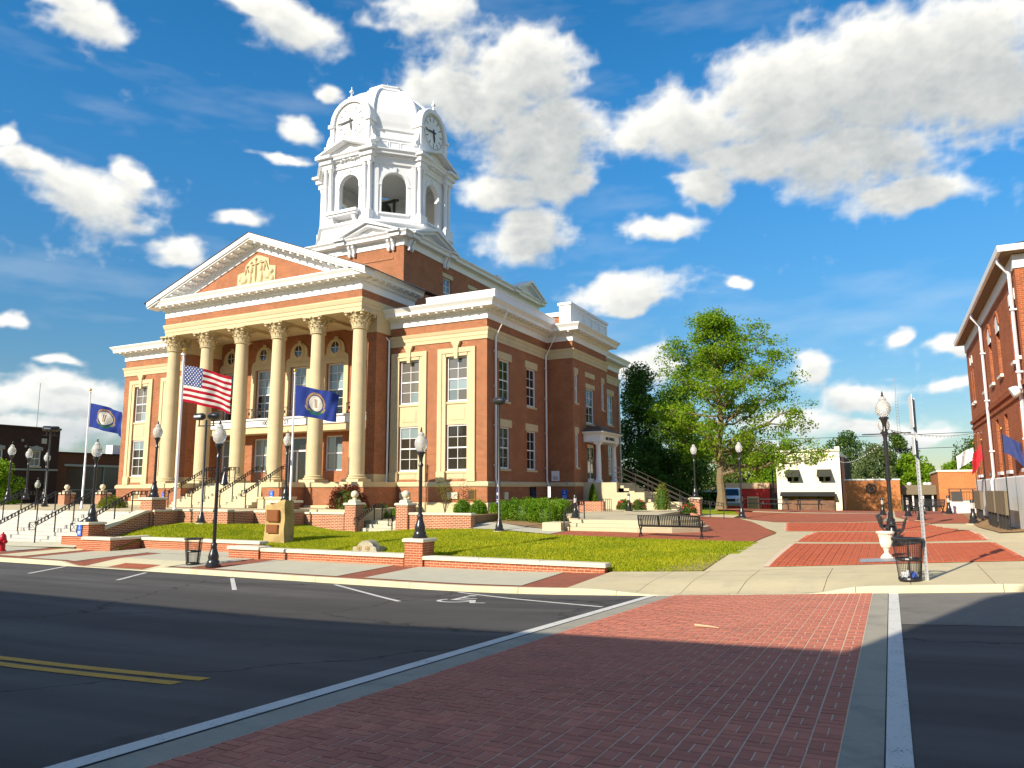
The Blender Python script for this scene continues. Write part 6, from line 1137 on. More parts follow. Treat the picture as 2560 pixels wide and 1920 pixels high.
for i, (x, y, lb) in enumerate([(-19.6, 31.6, 'thin bare stemmed sapling left in the planter by the wing'), (-18.6, 31.9, 'thin brownish sapling right in the planter by the wing')]):
    rg = np.random.default_rng(130+i); t_ = thing('sapling', lb, 'plant', at(x, y, .93)); mb = MB(); P = []
    for k in range(9): e = np.array([x+rg.normal(0, .22), y+rg.normal(0, .2), .93+rg.uniform(.7, 1.75)]); mb.tube([(x, y, .9), ((x+e[0])/2+rg.normal(0, .05), (y+e[1])/2, (.93+e[2])/2), e], [.014, .01, .004], 4); P.append(clump(e-np.array([0, 0, .2]), .3, 60, rg, 1.3))
    part('stem', mb, 'bark_dark', t_); part('foliage', leaf_cloud(np.concatenate(P), .06, 'leaf_red' if i else 'leaf_yellow', 133+i), None, t_)
# narrow conifer by the porch
rg = np.random.default_rng(140); t_ = thing('narrow_conifer', 'narrow pointed green conifer against the side porch base', 'shrub', at(-15.9, 42.4, .6)); v = rg.random(3200); P = np.stack([v*0, v*0, .62+1.75*v], -1); a = rg.uniform(0, 6.28, 3200); rad = .36*np.minimum(1, 4*v+.4)*(1-v)**.55*(.7+.4*rg.random(3200)); P[:, 0] = -15.9+np.cos(a)*rad; P[:, 1] = 42.4+np.sin(a)*rad; mb = MB(); mb.lathe([(.2, .6), (.22, 1.1), (.12, 1.8), (.02, 2.25)], -15.9, 42.4, 8); part('branches', mb, 'leaf_dark', t_); part('foliage', leaf_cloud(P, .07, 'leaf_hedge', 141), None, t_)
for i, (x, y, lb) in enumerate([(-13.3, 40.4, 'flowering shrub with red blooms left of the bollard light by the porch'), (-12.4, 40.2, 'flowering shrub with red blooms right of the bollard light by the porch'), (-10.0, 41.8, 'flowering shrub with red blooms at the foot of the porch rail')]):
    T_ = shrub('flowering_shrub', lb, x, y, .42, .55, 'leaf_mid', 150+i, 1500, .07, group='flowering shrubs by the side porch', z=.9 if i < 2 else .72); P = clump((x, y, 1.2 if i < 2 else 1.0), .42, 60, np.random.default_rng(160+i), .6, .8); part('blooms', leaf_cloud(P, .10, 'flower_red', 170+i, .9), None, T_)
t_ = shrub('young_tree', 'spindly young yellow green tree at the porch rail', -11.3, 41.0, .45, 1.4, 'leaf_yellow', 180, 900, .09, z=.9, cat='tree')

# ================================================================== street furniture
def lamp_proto(H, name='street_lamp'):
    t_ = thing(name, 'x', 'street lamp'); gh = .72; zp = H-gh
    mb = MB(); mb.lathe([(.23, 0), (.23, .06), (.19, .10), (.19, .16), (.15, .22), (.165, .30), (.14, .40), (.10, .52), (.085, .62), (.10, .66), (.085, .70), (.06, .74)], n=12); part('base', mb, 'black_post', t_, smooth=True)
    mb = MB(); mb.lathe([(.058, .70), (.052, zp-.42), (.075, zp-.40), (.075, zp-.34), (.05, zp-.30), (.06, zp-.16), (.10, zp-.03), (.135, zp-.01), (.135, zp+.03), (.10, zp+.05)], n=12)
    mb.bar((-.18, 0, zp-.85), (.0, 0, zp-.85), .02, .02); part('pole', mb, 'black_post', t_, smooth=True)
    mb = MB(); mb.lathe([(.10, zp+.05), (.17, zp+.13), (.205, zp+.25), (.205, zp+.34), (.175, zp+.44), (.11, zp+.52), (.09, zp+.545), (.11, zp+.56), (.085, zp+.62), (.04, zp+.66)], n=18); g_ = part('globe', mb, 'globe_glass', t_, smooth=True)
    mb = MB(); mb.lathe([(.035, zp+.655), (.045, zp+.68), (.02, zp+.71), (.028, zp+.75), (.0, zp+.83)], n=8); part('finial', mb, 'black_post', g_, smooth=True); return t_
_tall = lamp_proto(4.45); _short = lamp_proto(3.30)
used = set()
def lamp(proto, x, y, z, label, group='black lamp posts with acorn globes', rz=0):
    if proto.name in used: return copy_tree(proto, at(x, y, z, rz), label, group)
    used.add(proto.name); mw = at(x, y, z, rz); proto['label'] = label; proto['group'] = group; W[proto.name] = mw; proto.matrix_basis = mw
    return proto
lamp(_tall, -18.72, 16.75, gz(-18.7, 16.75), 'tall lamp post at the kerb beside the wire trash can')
lamp(_short, -12.87, 19.33, .57, 'lamp post on the brick pedestal in the front lawn wall')
lamp(_short, -28.95, 19.65, .80, 'lamp post on the pedestal with the blue accessibility sign')
lamp(_short, -28.95, 22.45, 1.75, 'lamp post on the pedestal at the top of the sloping stair wall')
lamp(_short, -25.9, 27.3, 1.55, 'lamp post on the wide low block beside the portico stair')
lamp(_short, -10.6, 46, 1.52, 'lamp post on the tall brick pedestal by the red brick court')
lamp(_tall, -7.72, 45, gz(-7.7, 45)+.05, 'lamp post on the plaza in front of the spreading tree')
lamp(_tall, -17.2, 68, .35, 'distant lamp post in the shade of the dark trees')
lamp(_tall, .0, 24.6, gz(0, 24.6), 'lamp post with banner crossbar behind the white urn')
lamp(_tall, -.02, 32.0, gz(0, 32), 'second lamp post in line behind the urn lamp')
lamp(_tall, -8.4, 64, gz(-8.4, 64)-.3, 'lamp post half hidden by leaves before the cream shop')
for x, y, z, lb in ((-45.4, 25.6, 1.5, 'lamp post on the far left terrace wall, largest of its row'), (-49.5, 29.0, 1.55, 'lamp post beside the far floodlight pole'), (-52.5, 32.0, 1.5, 'lamp post before the window of the dark brown building'), (-60.0, 36.0, -.3, 'low standing lamp post far down the side street'), (-60, 44, -.3, 'lamp post in front of the glass storefront')): lamp(_short, x, y, z, lb)
def flood(x, y, z, H, heads, label, rz=0):
    t_ = thing('floodlight_pole', label, 'floodlight', at(x, y, z, rz), 'black floodlight poles'); mw = at(x, y, z, rz)
    mb = MB(); mb.lathe([(.24, -.1), (.24, .04)], n=10); part('footing', mb, 'concrete', t_, mw); mb = MB(); mb.lathe([(.20, .04), (.20, .09), (.15, .14), (.15, .22), (.12, .3), (.09, .45), (.05, .52), (.045, H)], n=10); part('pole', mb, 'black_post', t_, mw, smooth=True)
    if len(heads) > 1: mb = MB(); mb.bar((-.42, 0, H-.25), (.42, 0, H-.25), .05, .05); part('crossarm', mb, 'black_post', t_, mw)
    for hx in heads:
        mb = MB(); mb.lathe([(.0, -.26), (.10, -.25), (.155, -.16), (.16, .16), (.12, .24), (0, .27)], n=14); mw2 = mw @ Matrix.Translation((hx, 0, H+.16)) @ Matrix.Rotation(R(90), 4, 'Y'); h_ = part('lamp_head', mb, 'black_post', t_, mw2, smooth=True)
        mb = MB(); mb.tube([(hx, 0, H-.25), (hx, 0, H+.02)], .028, 6); part('bracket', mb, 'black_post', h_, mw)
        mb = MB(); mb.box(hx-.17, hx+.17, -.168, -.15, H+.12, H+.2); part('lens', mb, 'alu' if len(heads) > 1 and hx < 0 else 'pane_dark', h_, mw)
flood(-26.45, 22.9, gz(-26.45, 22.9), 4.45, (-.36, .36), 'black pole with two floodlights on the lawn before the portico', R(12)); flood(-13.9, 26.5, gz(-13.9, 26.5), 5.05, (0,), 'black pole with one barrel floodlight at the wing corner'); flood(-45.0, 27.5, TZ, 4.5, (-.2, .2), 'distant black floodlight pole on the left terrace', R(60))

# flags
def flagmat(name, kind):
    m, q, b = new(name); uv = q.node('ShaderNodeUVMap', uv_map='UVMap'); s = q.node('ShaderNodeSeparateXYZ'); q.l.new(uv.outputs[0], s.inputs[0]); u, v = s.outputs[0], s.outputs[1]
    if kind == 'us':
        st = q.m('GREATER_THAN', q.m('MODULO', q.m('MULTIPLY', v, 6.5), 1), .5); cc = q.mix(q.m('SUBTRACT', 1, st), (.72, .70, .66, 1), (.42, .012, .03, 1))
        can = q.m('MULTIPLY', q.m('LESS_THAN', u, .4), q.m('GREATER_THAN', v, 6/13)); cu = q.m('DIVIDE', u, .4/6.0); cv = q.m('DIVIDE', q.m('SUBTRACT', v, 6/13), (7/13)/5.0)
        def dots(a, b_):
            fu = q.m('SUBTRACT', q.m('FRACT', q.m('ADD', cu, a)), .5); fv = q.m('SUBTRACT', q.m('FRACT', q.m('ADD', cv, b_)), .5); return q.m('LESS_THAN', q.m('ADD', q.m('MULTIPLY', fu, fu), q.m('MULTIPLY', fv, fv)), .038)
        stars = q.m('MAXIMUM', dots(0., 0.), dots(.5, .5)); cc = q.mix(can, cc, q.mix(stars, (.045, .075, .24, 1), (.72, .72, .72, 1)))
    else:
        du = q.m('MULTIPLY', q.m('SUBTRACT', u, .47), 1.62); dv = q.m('SUBTRACT', v, .5); r_ = q.m('SQRT', q.m('ADD', q.m('MULTIPLY', du, du), q.m('MULTIPLY', dv, dv))); ge = q.node('ShaderNodeNewGeometry'); nz = q.noise(uv.outputs[0], 46, 3, .7)
        cc = (.030, .055, .27, 1); low = q.m('LESS_THAN', dv, -.12); ring = lambda a, b_: q.m('MULTIPLY', q.m('GREATER_THAN', r_, a), q.m('LESS_THAN', r_, b_))
        cc = q.mix(q.m('MULTIPLY', ring(.30, .375), q.m('MULTIPLY', q.m('GREATER_THAN', nz, .47), q.m('SUBTRACT', 1, low))), cc, (.50, .30, .06, 1)); cc = q.mix(q.m('MULTIPLY', ring(.30, .40), q.m('LESS_THAN', dv, -.20)), cc, (.03, .12, .09, 1))
        cc = q.mix(q.m('MULTIPLY', ring(.33, .42), q.m('MULTIPLY', q.m('GREATER_THAN', nz, .5), q.m('MULTIPLY', low, q.m('GREATER_THAN', dv, -.27)))), cc, (.55, .40, .08, 1)); cc = q.mix(q.m('LESS_THAN', r_, .285), cc, (.10, .075, .08, 1)); cc = q.mix(q.m('LESS_THAN', r_, .262), cc, (.70, .69, .62, 1))
        fig = q.m('MULTIPLY', q.m('LESS_THAN', q.m('ABSOLUTE', dv), .15), q.m('MULTIPLY', q.m('LESS_THAN', q.m('ABSOLUTE', q.m('SUBTRACT', q.m('ABSOLUTE', du), .036)), .024), q.m('GREATER_THAN', nz, .38))); cc = q.mix(fig, cc, (.25, .14, .06, 1)); txt = q.m('MULTIPLY', ring(.205, .24), q.m('GREATER_THAN', q.noise(uv.outputs[0], 90, 2), .52)); cc = q.mix(q.m('MULTIPLY', txt, .6), cc, (.3, .3, .26, 1))
    if isinstance(cc, tuple): b.inputs['Base Color'].default_value = cc
    else: q.l.new(cc, b.inputs['Base Color'])
    b.inputs['Roughness'].default_value = .85; b.inputs['Specular IOR Level'].default_value = .15
    tr = q.node('ShaderNodeBsdfTranslucent'); q.l.new(cc, tr.inputs[0]); mx = q.node('ShaderNodeMixShader', ins={0: .3}); q.l.new(b.outputs[0], mx.inputs[1]); q.l.new(tr.outputs[0], mx.inputs[2]); q.l.new(mx.outputs[0], q.n['Material Output'].inputs[0])
plain('bronze_gold', (.50, .32, .08), .6, .2, 20, metal=.2); flagmat('flag_us', 'us'); flagmat('flag_ky', 'ky'); plain('flag_red', (.50, .02, .03), .85, .1, 9); plain('flag_white', (.68, .68, .66), .85, .1, 9, dirt=((.12, .16, .42), 3.0, .8)); plain('flag_navy', (.03, .045, .16), .85, .1, 9)
def flag_mesh(w_, h, droop, amp, seed, mat, taper=.0, curl=0.):
    nx, ny = 40, 22; rg = random.Random(seed); mb = MB(); ph = rg.uniform(0, 6)
    for j in range(ny+1):
        for i in range(nx+1):
            u, v = i/nx, j/ny; k = amp*u**.7*(math.sin(u*8.2+ph+v*1.3)+.5*math.sin(u*15+v*4+ph*2)+.25*math.sin(u*27-v*7)); x = u*w_*(1-.08*u)*(1-taper*u*(1-v)); z = -(1-v)*h-droop*u**1.25*w_+.035*math.sin(u*9+v*3+ph)*u-curl*u*u*(1-v); mb.v.append((x, k+.25*u*u*w_*.4, z))
    for j in range(ny):
        for i in range(nx): a = j*(nx+1)+i; mb.f.append((a, a+1, a+nx+2, a+nx+1)); mb.mi.append(0)
    me = mb.mesh('flag', mat, False); me.shade_smooth(); uvl = me.uv_layers.new(name='UVMap')
    for p in me.polygons:
        for li in p.loop_indices: vi = me.loops[li].vertex_index; uvl.data[li].uv = ((vi % (nx+1))/nx, (vi//(nx+1))/ny)
    return me
def flagpole(x, y, z, H, me, fz, label, flabel, r=.055, top='ball', rz=R(24), group='white flagpoles on the terrace'):
    t_ = thing('flagpole', label, 'flagpole', at(x, y, z), group); mb = MB(); mb.lathe([(r*1.6, -.05), (r*1.5, .1), (r, .14), (r*.62, H-.12), (r*1.1, H-.1), (r*1.1, H-.03), (.02, H)], x, y, 12); mb.v = [(a, b, c+z) for a, b, c in mb.v]; part('pole', mb, 'pole_white', t_, smooth=True)
    mb = MB()
    if top == 'ball': mb.lathe([(.015, 0)]+[(.075*math.sin(a), .08-.075*math.cos(a)) for a in np.linspace(.2, math.pi, 8)], x, y, 12)
    else: mb.lathe([(.03, 0), (.07, .06), (.03, .12), (.05, .16), (0, .26)], x, y, 8); mb.add([(x-.26, y, .24), (x-.02, y-.05, .15), (x+.02, y+.05, .13), (x+.26, y, .24), (x, y, .2)], [(0, 1, 4), (1, 2, 4), (2, 3, 4), (0, 4, 3)])
    mb.v = [(a, b, c+z+H) for a, b, c in mb.v]; part('finial', mb, 'gold', t_, smooth=True); mb = MB(); mb.tube([(x+r*1.5, y, z+1.2), (x+r*1.3, y, z+H-.2)], .006, 4); part('halyard', mb, 'pole_white', t_)
    o = link('flag', me, None, at(x+.09, y, z+fz, rz)); o['label'] = flabel; o['category'] = 'flag'; return t_
flagpole(-29.85, 24.3, TZ, 7.45, flag_mesh(2.55, 1.75, .24, .13, 3, 'flag_us'), 6.85, 'tallest white flagpole with golden eagle top left of the portico stair', 'red, white and blue striped flag with stars streaming on the tallest pole', .07, 'eagle', R(18))
flagpole(-24.75, 26.4, TZ-.05, 6.5, flag_mesh(2.15, 1.42, .20, .13, 5, 'flag_ky', curl=-.1), 5.85, 'white flagpole with gold ball standing before the right hand columns', 'dark blue flag with round seal before the right hand columns', .05, 'ball', R(20))
flagpole(-38.2, 25.3, TZ, 6.25, flag_mesh(2.2, 1.28, .26, .16, 8, 'flag_ky'), 5.6, 'white flagpole with gold ball left of the courthouse', 'dark blue flag with round seal flying left of the courthouse', .05, 'ball', R(10))
def smallflag(x, y, H, mat, w_, h, droop, label, flabel, seed, rz):
    z = gz(x, y); t_ = thing('flagpole', label, 'flagpole', at(x, y, z), 'slim dark flagpoles beside the corner building'); mb = MB(); mb.tube([(x, y, z-.1), (x, y, z+H)], [.022, .014], 6); part('pole', mb, 'black_iron', t_); mb = MB(); mb.lathe([(0, z+H), (.04, z+H+.03), (.03, z+H+.07), (0, z+H+.1)], x, y, 8); part('finial', mb, 'gold', t_); o = link('flag', flag_mesh(w_, h, droop, .09, seed, mat, curl=.15), None, at(x, y, z+H-.15, rz)); o['label'] = flabel; o['category'] = 'flag'
smallflag(3.5, 39.0, 3.3, 'flag_white', .75, .55, .5, 'slim dark flagpole farthest along the gravel bed', 'white flag with blue patch beside the corner building', 21, R(170)); smallflag(3.52, 35.9, 3.35, 'flag_red', .42, .62, 1.2, 'slim dark flagpole with gold tip in the middle of the gravel bed', 'limp red flag beside the corner building', 22, R(150)); smallflag(3.5, 29.6, 3.35, 'flag_navy', .8, .62, .75, 'slim dark flagpole next to the near memorial slabs', 'navy flag with white hoist hanging beside the corner building', 23, R(-20))

# handrails of twin bars with lattice
def railing(label, pts, cat='handrail', group='iron handrails', hgt=.9, mat='black_iron', endloop=True, gap=.16, nm='stair_railing', every=1.1):
    t_ = thing(nm, label, cat, at(*pts[0]), group); up = Vector((0, 0, 1)); P = [Vector(p)+up*hgt for p in pts]; mb = MB()
    for a, b in zip(P[:-1], P[1:]):
        mb.bar(a, b, .04, .035); mb.bar(a-up*gap, b-up*gap, .03, .03); n = max(1, int((b-a).length/.16))
        for k in range(n): c = a+(b-a)*(k+.5)/n; mb.bar(c-up*.02, c-up*(gap-.02), .03, .05)
    part('rail', mb, mat, t_); tot = 0
    for i, (a, b) in enumerate(zip(pts[:-1], pts[1:])):
        a = Vector(a); b = Vector(b); n = max(1, int(round((b-a).length/every)))
        for k in range(n+1):
            if k == 0 and i > 0: continue
            c = a+(b-a)*k/n; mb = MB(); mb.box(c.x-.02, c.x+.02, c.y-.02, c.y+.02, c.z-.08, c.z+hgt); part('post', mb, mat, t_)
    if endloop:
        for e, s in ((Vector(pts[0]), (Vector(pts[0])-Vector(pts[1]))), (Vector(pts[-1]), (Vector(pts[-1])-Vector(pts[-2])))):
            s.z = 0; s.normalize(); mb = MB(); a = e+up*hgt; b = a+s*.28
            mb.bar(a, b, .03, .03); mb.bar(a-up*.32, b-up*.32, .03, .03); mb.bar(b, b-up*.32, .03, .03); mb.bar(a, b-up*.32, .012, .012); mb.bar(b, a-up*.32, .012, .012); part('end_panel', mb, mat, t_)
    return t_
GS = 'iron handrails of the wide street stair'
for x, lb in ((-30.0, 'iron handrail of the wide stair along the sloping brick wall'), (-32.8, 'iron handrail of the wide stair, second from the sloping brick wall'), (-35.5, 'iron handrail of the wide stair, third from the sloping brick wall'), (-38.2, 'iron handrail of the wide stair, fourth from the sloping brick wall')): railing(lb, [(x, 19.75, zs0), (x, 22.2, TZ), (x, 22.9, TZ)], group=GS)
GP = 'iron handrails of the portico stair'
for x, lb in ((-35.45, 'iron handrail at the left end of the portico stair'), (-33.6, 'iron handrail on the portico stair left of its middle'), (-31.5, 'iron handrail on the portico stair right of its middle'), (-29.65, 'iron handrail at the right end of the portico stair')): railing(lb, [(x, 28.4, 1.15), (x, 30.9, 2.47), (x, 31.3, 2.47)], group=GP)
for x, lb in ((-21.6, 'iron handrail left of the small steps between the ball piers'), (-19.72, 'iron handrail right of the small steps between the ball piers')): railing(lb, [(x, 27.4, .05), (x, 28.6, .63), (x, 29.2, .63)], group='iron handrails of the small garden steps', hgt=.75, every=.9)
railing('black iron handrail left on the curved side steps', [(-11.45, 27.3, .45), (-11.3, 28.5, .82), (-11.3, 29.1, .82)], hgt=.75, group='handrails of the side entrance', endloop=False); railing('dark slatted rail along the ramp below the side porch', [(-10.4, 41.4, .82), (-8.9, 42.0, .55), (-8.2, 42.2, .45)], hgt=.8, group='handrails of the side entrance', endloop=False)
for y, lb in ((43.6, 'brown pipe handrail on the front edge of the side porch stair'), (46.2, 'brown pipe handrail on the rear edge of the side porch stair')):
    t_ = thing('porch_railing', lb, 'handrail', at(-14.6, y, 2.4), 'handrails of the side entrance'); mb = MB()
    for d in (.9, .62, .34): mb.tube([(-14.9, y, 2.43+d), (-14.5, y, 2.43+d), (-10.6, y, .55+d)], .025, 6)
    part('rail', mb, 'rail_brown', t_)
    for k in range(5): x = -14.6+k*1.0; z = 2.43-k*.48; mb = MB(); mb.tube([(x, y, z-.1), (x, y, z+.9)], .022, 6); part('post', mb, 'rail_brown', t_)
t_ = thing('iron_railing', 'black picket railing on the pale wall before the taller orange annex', 'railing', at(3.4, 47, 1.2)); mb = MB(); mb.bar((2.9, 47, 1.98), (4.6, 47, 1.98), .04, .04); mb.bar((2.9, 47, 1.82), (4.6, 47, 1.82), .03, .03); mb.bar((2.9, 47, 1.38), (4.6, 47, 1.38), .03, .03); part('rail', mb, 'black_iron', t_)
for k in range(14): mb = MB(); mb.bar((2.95+k*.125, 47, 1.30), (2.95+k*.125, 47, 1.82), .018, .018); part('picket', mb, 'black_iron', t_)
for x in (2.9, 3.45, 4.0, 4.55): mb = MB(); mb.box(x-.025, x+.025, 46.97, 47.03, 1.3, 2.0); part('post', mb, 'black_iron', t_)
mb = MB(); mb.box(2.85, 7, 47, 47.3, .3, 1.30); mb.box(2.8, 7, 46.95, 47.35, 1.302, 1.36); solo('ramp_wall', mb, 'stone_base', 'pale ramp wall carrying the black picket railing', 'wall')
mb = MB(); mb.box(2.98, 3.5, 46.9, 46.96, 1.35, 1.85); solo('notice_board', mb, 'belltower_dark', 'dark notice board hung on the picket railing', 'sign')

# trash cans
def trash(x, y, z, label, litter):
    t_ = thing('trash_can', label, 'trash can', at(x, y, z), 'black wire mesh trash cans'); r0, r1, H = .195, .265, .80; rad = lambda h: r0+(r1-r0)*h/H; n = 40; mb = MB()
    for i in range(n):
        a = 2*math.pi*i/n; c, s = math.cos(a), math.sin(a); wdt = .005 if i % 10 else .034; mb.bar((r0*c, r0*s, .03), (r1*c, r1*s, H), wdt, .006)
    for k in range(22): h = .04+k*(H-.06)/21; mb.tube([(rad(h)*math.cos(a), rad(h)*math.sin(a), h) for a in np.linspace(0, 2*math.pi, 25)], .0016, 3)
    part('mesh_basket', mb, 'black_iron', t_, at(x, y, z)); mb = MB()
    for h, w_ in ((.04, .03), (.42, .026)): mb.lathe([(rad(h)+.004, h-w_), (rad(h)+.012, h), (rad(h)+.004, h+w_), (rad(h)-.004, h)], n=24, cap=False)
    part('hoop', mb, 'black_iron', t_, at(x, y, z)); mb = MB(); mb.lathe([(r1-.03, H-.02), (r1+.02, H-.02), (r1+.025, H+.02), (r1-.02, H+.03), (r1-.05, H)], n=24, cap=False); part('rim', mb, 'black_iron', t_, at(x, y, z), smooth=True); mb = MB(); mb.lathe([(r0, .02), (r0, .05)], n=20); part('bottom', mb, 'black_iron', t_, at(x, y, z))
    if litter:
        for k, (dx, dy, mt, sz) in enumerate(((-.1, -.06, 'litter_white', .07), (.06, -.09, 'litter_blue', .08), (.1, .02, 'litter_white', .06), (-.02, .08, 'litter_white', .08), (.02, -.03, 'litter_white', .05))):
            rg = random.Random(k); mb = MB(); mb.lathe([(.01, 0), (sz, sz*.3), (sz*.9, sz*.9), (sz*.4, sz*1.5), (.01, sz*1.7)], 0, 0, 7); mb.v = [(a+rg.uniform(-.02, .02), b+rg.uniform(-.02, .02), c+rg.uniform(-.015, .015)) for a, b, c in mb.v]; solo('litter', mb, mt, 'crumpled %s litter lying in the trash can by the sign post' % ('blue' if 'blue' in mt else 'white'), 'litter', at(x+dx, y+dy, z+.055), 'litter in the trash can')
trash(.25, 16.72, gz(.25, 16.72), 'black mesh trash can with litter beside the street sign post', True); trash(-19.85, 16.95, gz(-19.85, 16.95), 'black mesh trash can left of the kerb lamp post', False)

# benches
def bench(x, y, z, L, label, rz=0):
    t_ = thing('slat_bench', label, 'bench', at(x, y, z, rz), 'black slatted metal benches'); mw = at(x, y, z, rz); n = int(L/.062); cur = [(-.04, .78), (.02, .70), (.05, .58), (.06, .46), (.10, .41), (.25, .40), (.40, .41), (.46, .38)]; mb = MB(); sl = MB()
    for a, b in zip(cur[:-1], cur[1:]): sl.bar((0, a[0], a[1]), (0, b[0], b[1]), .040, .010)
    sm = sl.mesh('slat', 'black_iron')
    for i in range(n+1): link('slat', sm, t_, mw @ Matrix.Translation((-L/2+i*L/n, 0, 0)))
    mb = MB(); 
    for yy, zz in ((-.045, .79), (.055, .44), (.46, .375)): mb.tube([(-L/2-.02, yy, zz), (L/2+.02, yy, zz)], .018, 6)
    part('frame_rail', mb, 'black_iron', t_, mw)
    for s in np.linspace(-L/2, L/2, 4):
        mb = MB(); mb.bar((s, -.05, .79), (s, .05, .43), .05, .03); mb.bar((s, .05, .43), (s, .46, .39), .05, .03)
        if abs(s) > L/2-.01: mb.bar((s, .08, .42), (s, .40, .0), .04, .04); mb.bar((s, .40, .40), (s, .02, .0), .04, .04); mb.bar((s, -.02, .62), (s, .42, .62), .04, .025); mb.bar((s, .42, .62), (s, .42, .40), .04, .025)
        part('leg' if abs(s) > L/2-.01 else 'rib', mb, 'black_iron', t_, mw)
bench(-7.08, 26.45, gz(-7.1, 26.45)+.01, 2.2, 'long black slatted bench at the edge of the lawn'); bench(.35, 25.3, gz(.3, 25.3), 1.8, 'black slatted bench seen end on behind the white urn', R(88)); bench(-.35, 27.6, gz(-.3, 27.6), 1.8, 'black slatted bench seen end on behind the urn lamp', R(-92)); bench(2.0, 48.5, gz(2, 48.5), 1.6, 'black slatted bench before the pale ramp wall', R(150))
# picnic tables
for i, (x, y, lb, rz) in enumerate(((-8.9, 56, 'black metal picnic table in front of the red building', .1), (-7.0, 53.5, 'black metal picnic table in the middle of the three', -.15), (-5.0, 55.5, 'black metal picnic table in front of the cream shop', .2))):
    z = gz(x, y); mw = at(x, y, z, rz); t_ = thing('picnic_table', lb, 'table', mw, 'black picnic tables on the plaza'); mb = MB(); mb.box(-.95, .95, -.38, .38, .70, .74); part('table_top', mb, 'black_iron', t_, mw)
    for s in (-1, 1):
        mb = MB(); mb.box(-.95, .95, *sorted((s*.55, s*.82)), .40, .43); part('bench_seat', mb, 'black_iron', t_, mw); mb = MB(); mb.tube([(s*.7, -.75, 0), (s*.7, -.7, .40), (s*.7, -.25, .40), (s*.7, -.2, .7)], .025, 6); mb.tube([(s*.7, .75, 0), (s*.7, .7, .40), (s*.7, .25, .40), (s*.7, .2, .7)], .025, 6); mb.tube([(s*.7, -.3, .40), (s*.7, .3, .40)], .025, 6); part('leg', mb, 'black_iron', t_, mw)
# bollard lights
def bollard_proto():
    t_ = thing('bollard_light', 'x', 'bollard'); mb = MB(); mb.lathe([(.20, 0), (.20, .05), (.16, .09), (.165, .15), (.12, .20), (.135, .27), (.10, .38), (.075, .5), (.08, .62)], n=12); part('base', mb, 'black_post', t_, smooth=True); mb = MB(); mb.lathe([(.062, .62), (.062, .86)], n=12); part('lens', mb, 'globe_glass', t_, smooth=True); mb = MB(); mb.lathe([(.08, .86), (.08, .92), (.06, .97), (0, 1.0)], n=12); part('cap', mb, 'black_post', t_, smooth=True); mb = MB(); mb.lathe([(.28, -.05), (.28, .015)], n=16); part('footing', mb, 'concrete', t_); return t_
bp = bollard_proto(); GB = 'black bollard lights'
for x, y, lb in ((3.0, 36.0, 'bollard light nearest the gravel bed'), (.8, 44.0, 'bollard light on the round brick bed, farther left one'), (1.22, 39.0, 'bollard light just left of the street sign post'), (2.76, 46.0, 'bollard light before the pale ramp wall'), (1.55, 47.2, 'bollard light at the back of the round brick bed'), (-.4, 47.0, 'bollard light hidden behind the urn lamp post'), (-12.9, 40.0, 'bollard light among the flowering shrubs at the porch'), (-11.9, 29.6, 'black ornate bollard on the landing of the curved side steps')):
    z = max(gz(x, y), .82 if x < -9 else -9); lamp(bp, x, y, z, lb, GB)
# urn
mb = MB(); prof = [(.0, 0), (.0, .0)]; mb.box(-.24, .24, -.24, .24, 0, .07); mb.lathe([(.20, .07), (.21, .11), (.17, .14), (.10, .19), (.085, .27), (.12, .31), (.10, .34)], n=20)
n = 40; vs = []; fs = []; pf = [(.10, .34), (.19, .42), (.225, .52), (.235, .62), (.25, .72), (.285, .82), (.33, .88)]
for r_, z in pf: vs += [((r_*(1+.035*math.cos(20*2*math.pi*i/n*.5*2)))*math.cos(2*math.pi*i/n), (r_*(1+.035*math.cos(20*2*math.pi*i/n*.5*2)))*math.sin(2*math.pi*i/n), z) for i in range(n)]
for k in range(len(pf)-1):
    for i in range(n): fs.append((k*n+i, k*n+(i+1) % n, (k+1)*n+(i+1) % n, (k+1)*n+i))
mb.add(vs, fs); t_ = thing('garden_urn', 'white fluted garden urn on the plaza beside the trash can', 'urn', at(-.16, 20.9, gz(-.16, 20.9))); part('bowl', mb, 'cream_wall', t_, at(-.16, 20.9, gz(-.16, 20.9)) @ Matrix.Diagonal((.57, .57, .70, 1))); mb = MB(); mb.lathe([(.33, .87), (.37, .89), (.37, .94), (.33, .95), (.29, .92), (.0, .90)], n=28, cap=False); part('rim', mb, 'cream_wall', t_, at(-.16, 20.9, gz(-.16, 20.9)) @ Matrix.Diagonal((.57, .57, .70, 1)), smooth=True)
# banner crossbar and rings on the urn lamp
t_ = thing('banner_arms', 'black banner crossbar and rings clamped to the urn lamp post', 'banner arm', at(0, 24.6, gz(0, 24.6))); zb = gz(0, 24.6)
mb = MB(); mb.tube([(-.62, 24.75, zb+3.28), (.68, 24.45, zb+3.28)], .018, 6); mb.lathe([(.075, zb+3.24), (.075, zb+3.32)], 0, 24.6, 10); part('upper_bar', mb, 'black_post', t_); mb = MB(); mb.tube([(-.09, 24.6, zb+1.95), (.09, 24.6, zb+1.95)], .02, 6); mb.lathe([(.08, zb+1.92), (.08, zb+1.98)], 0, 24.6, 10); part('lower_ring', mb, 'black_post', t_)
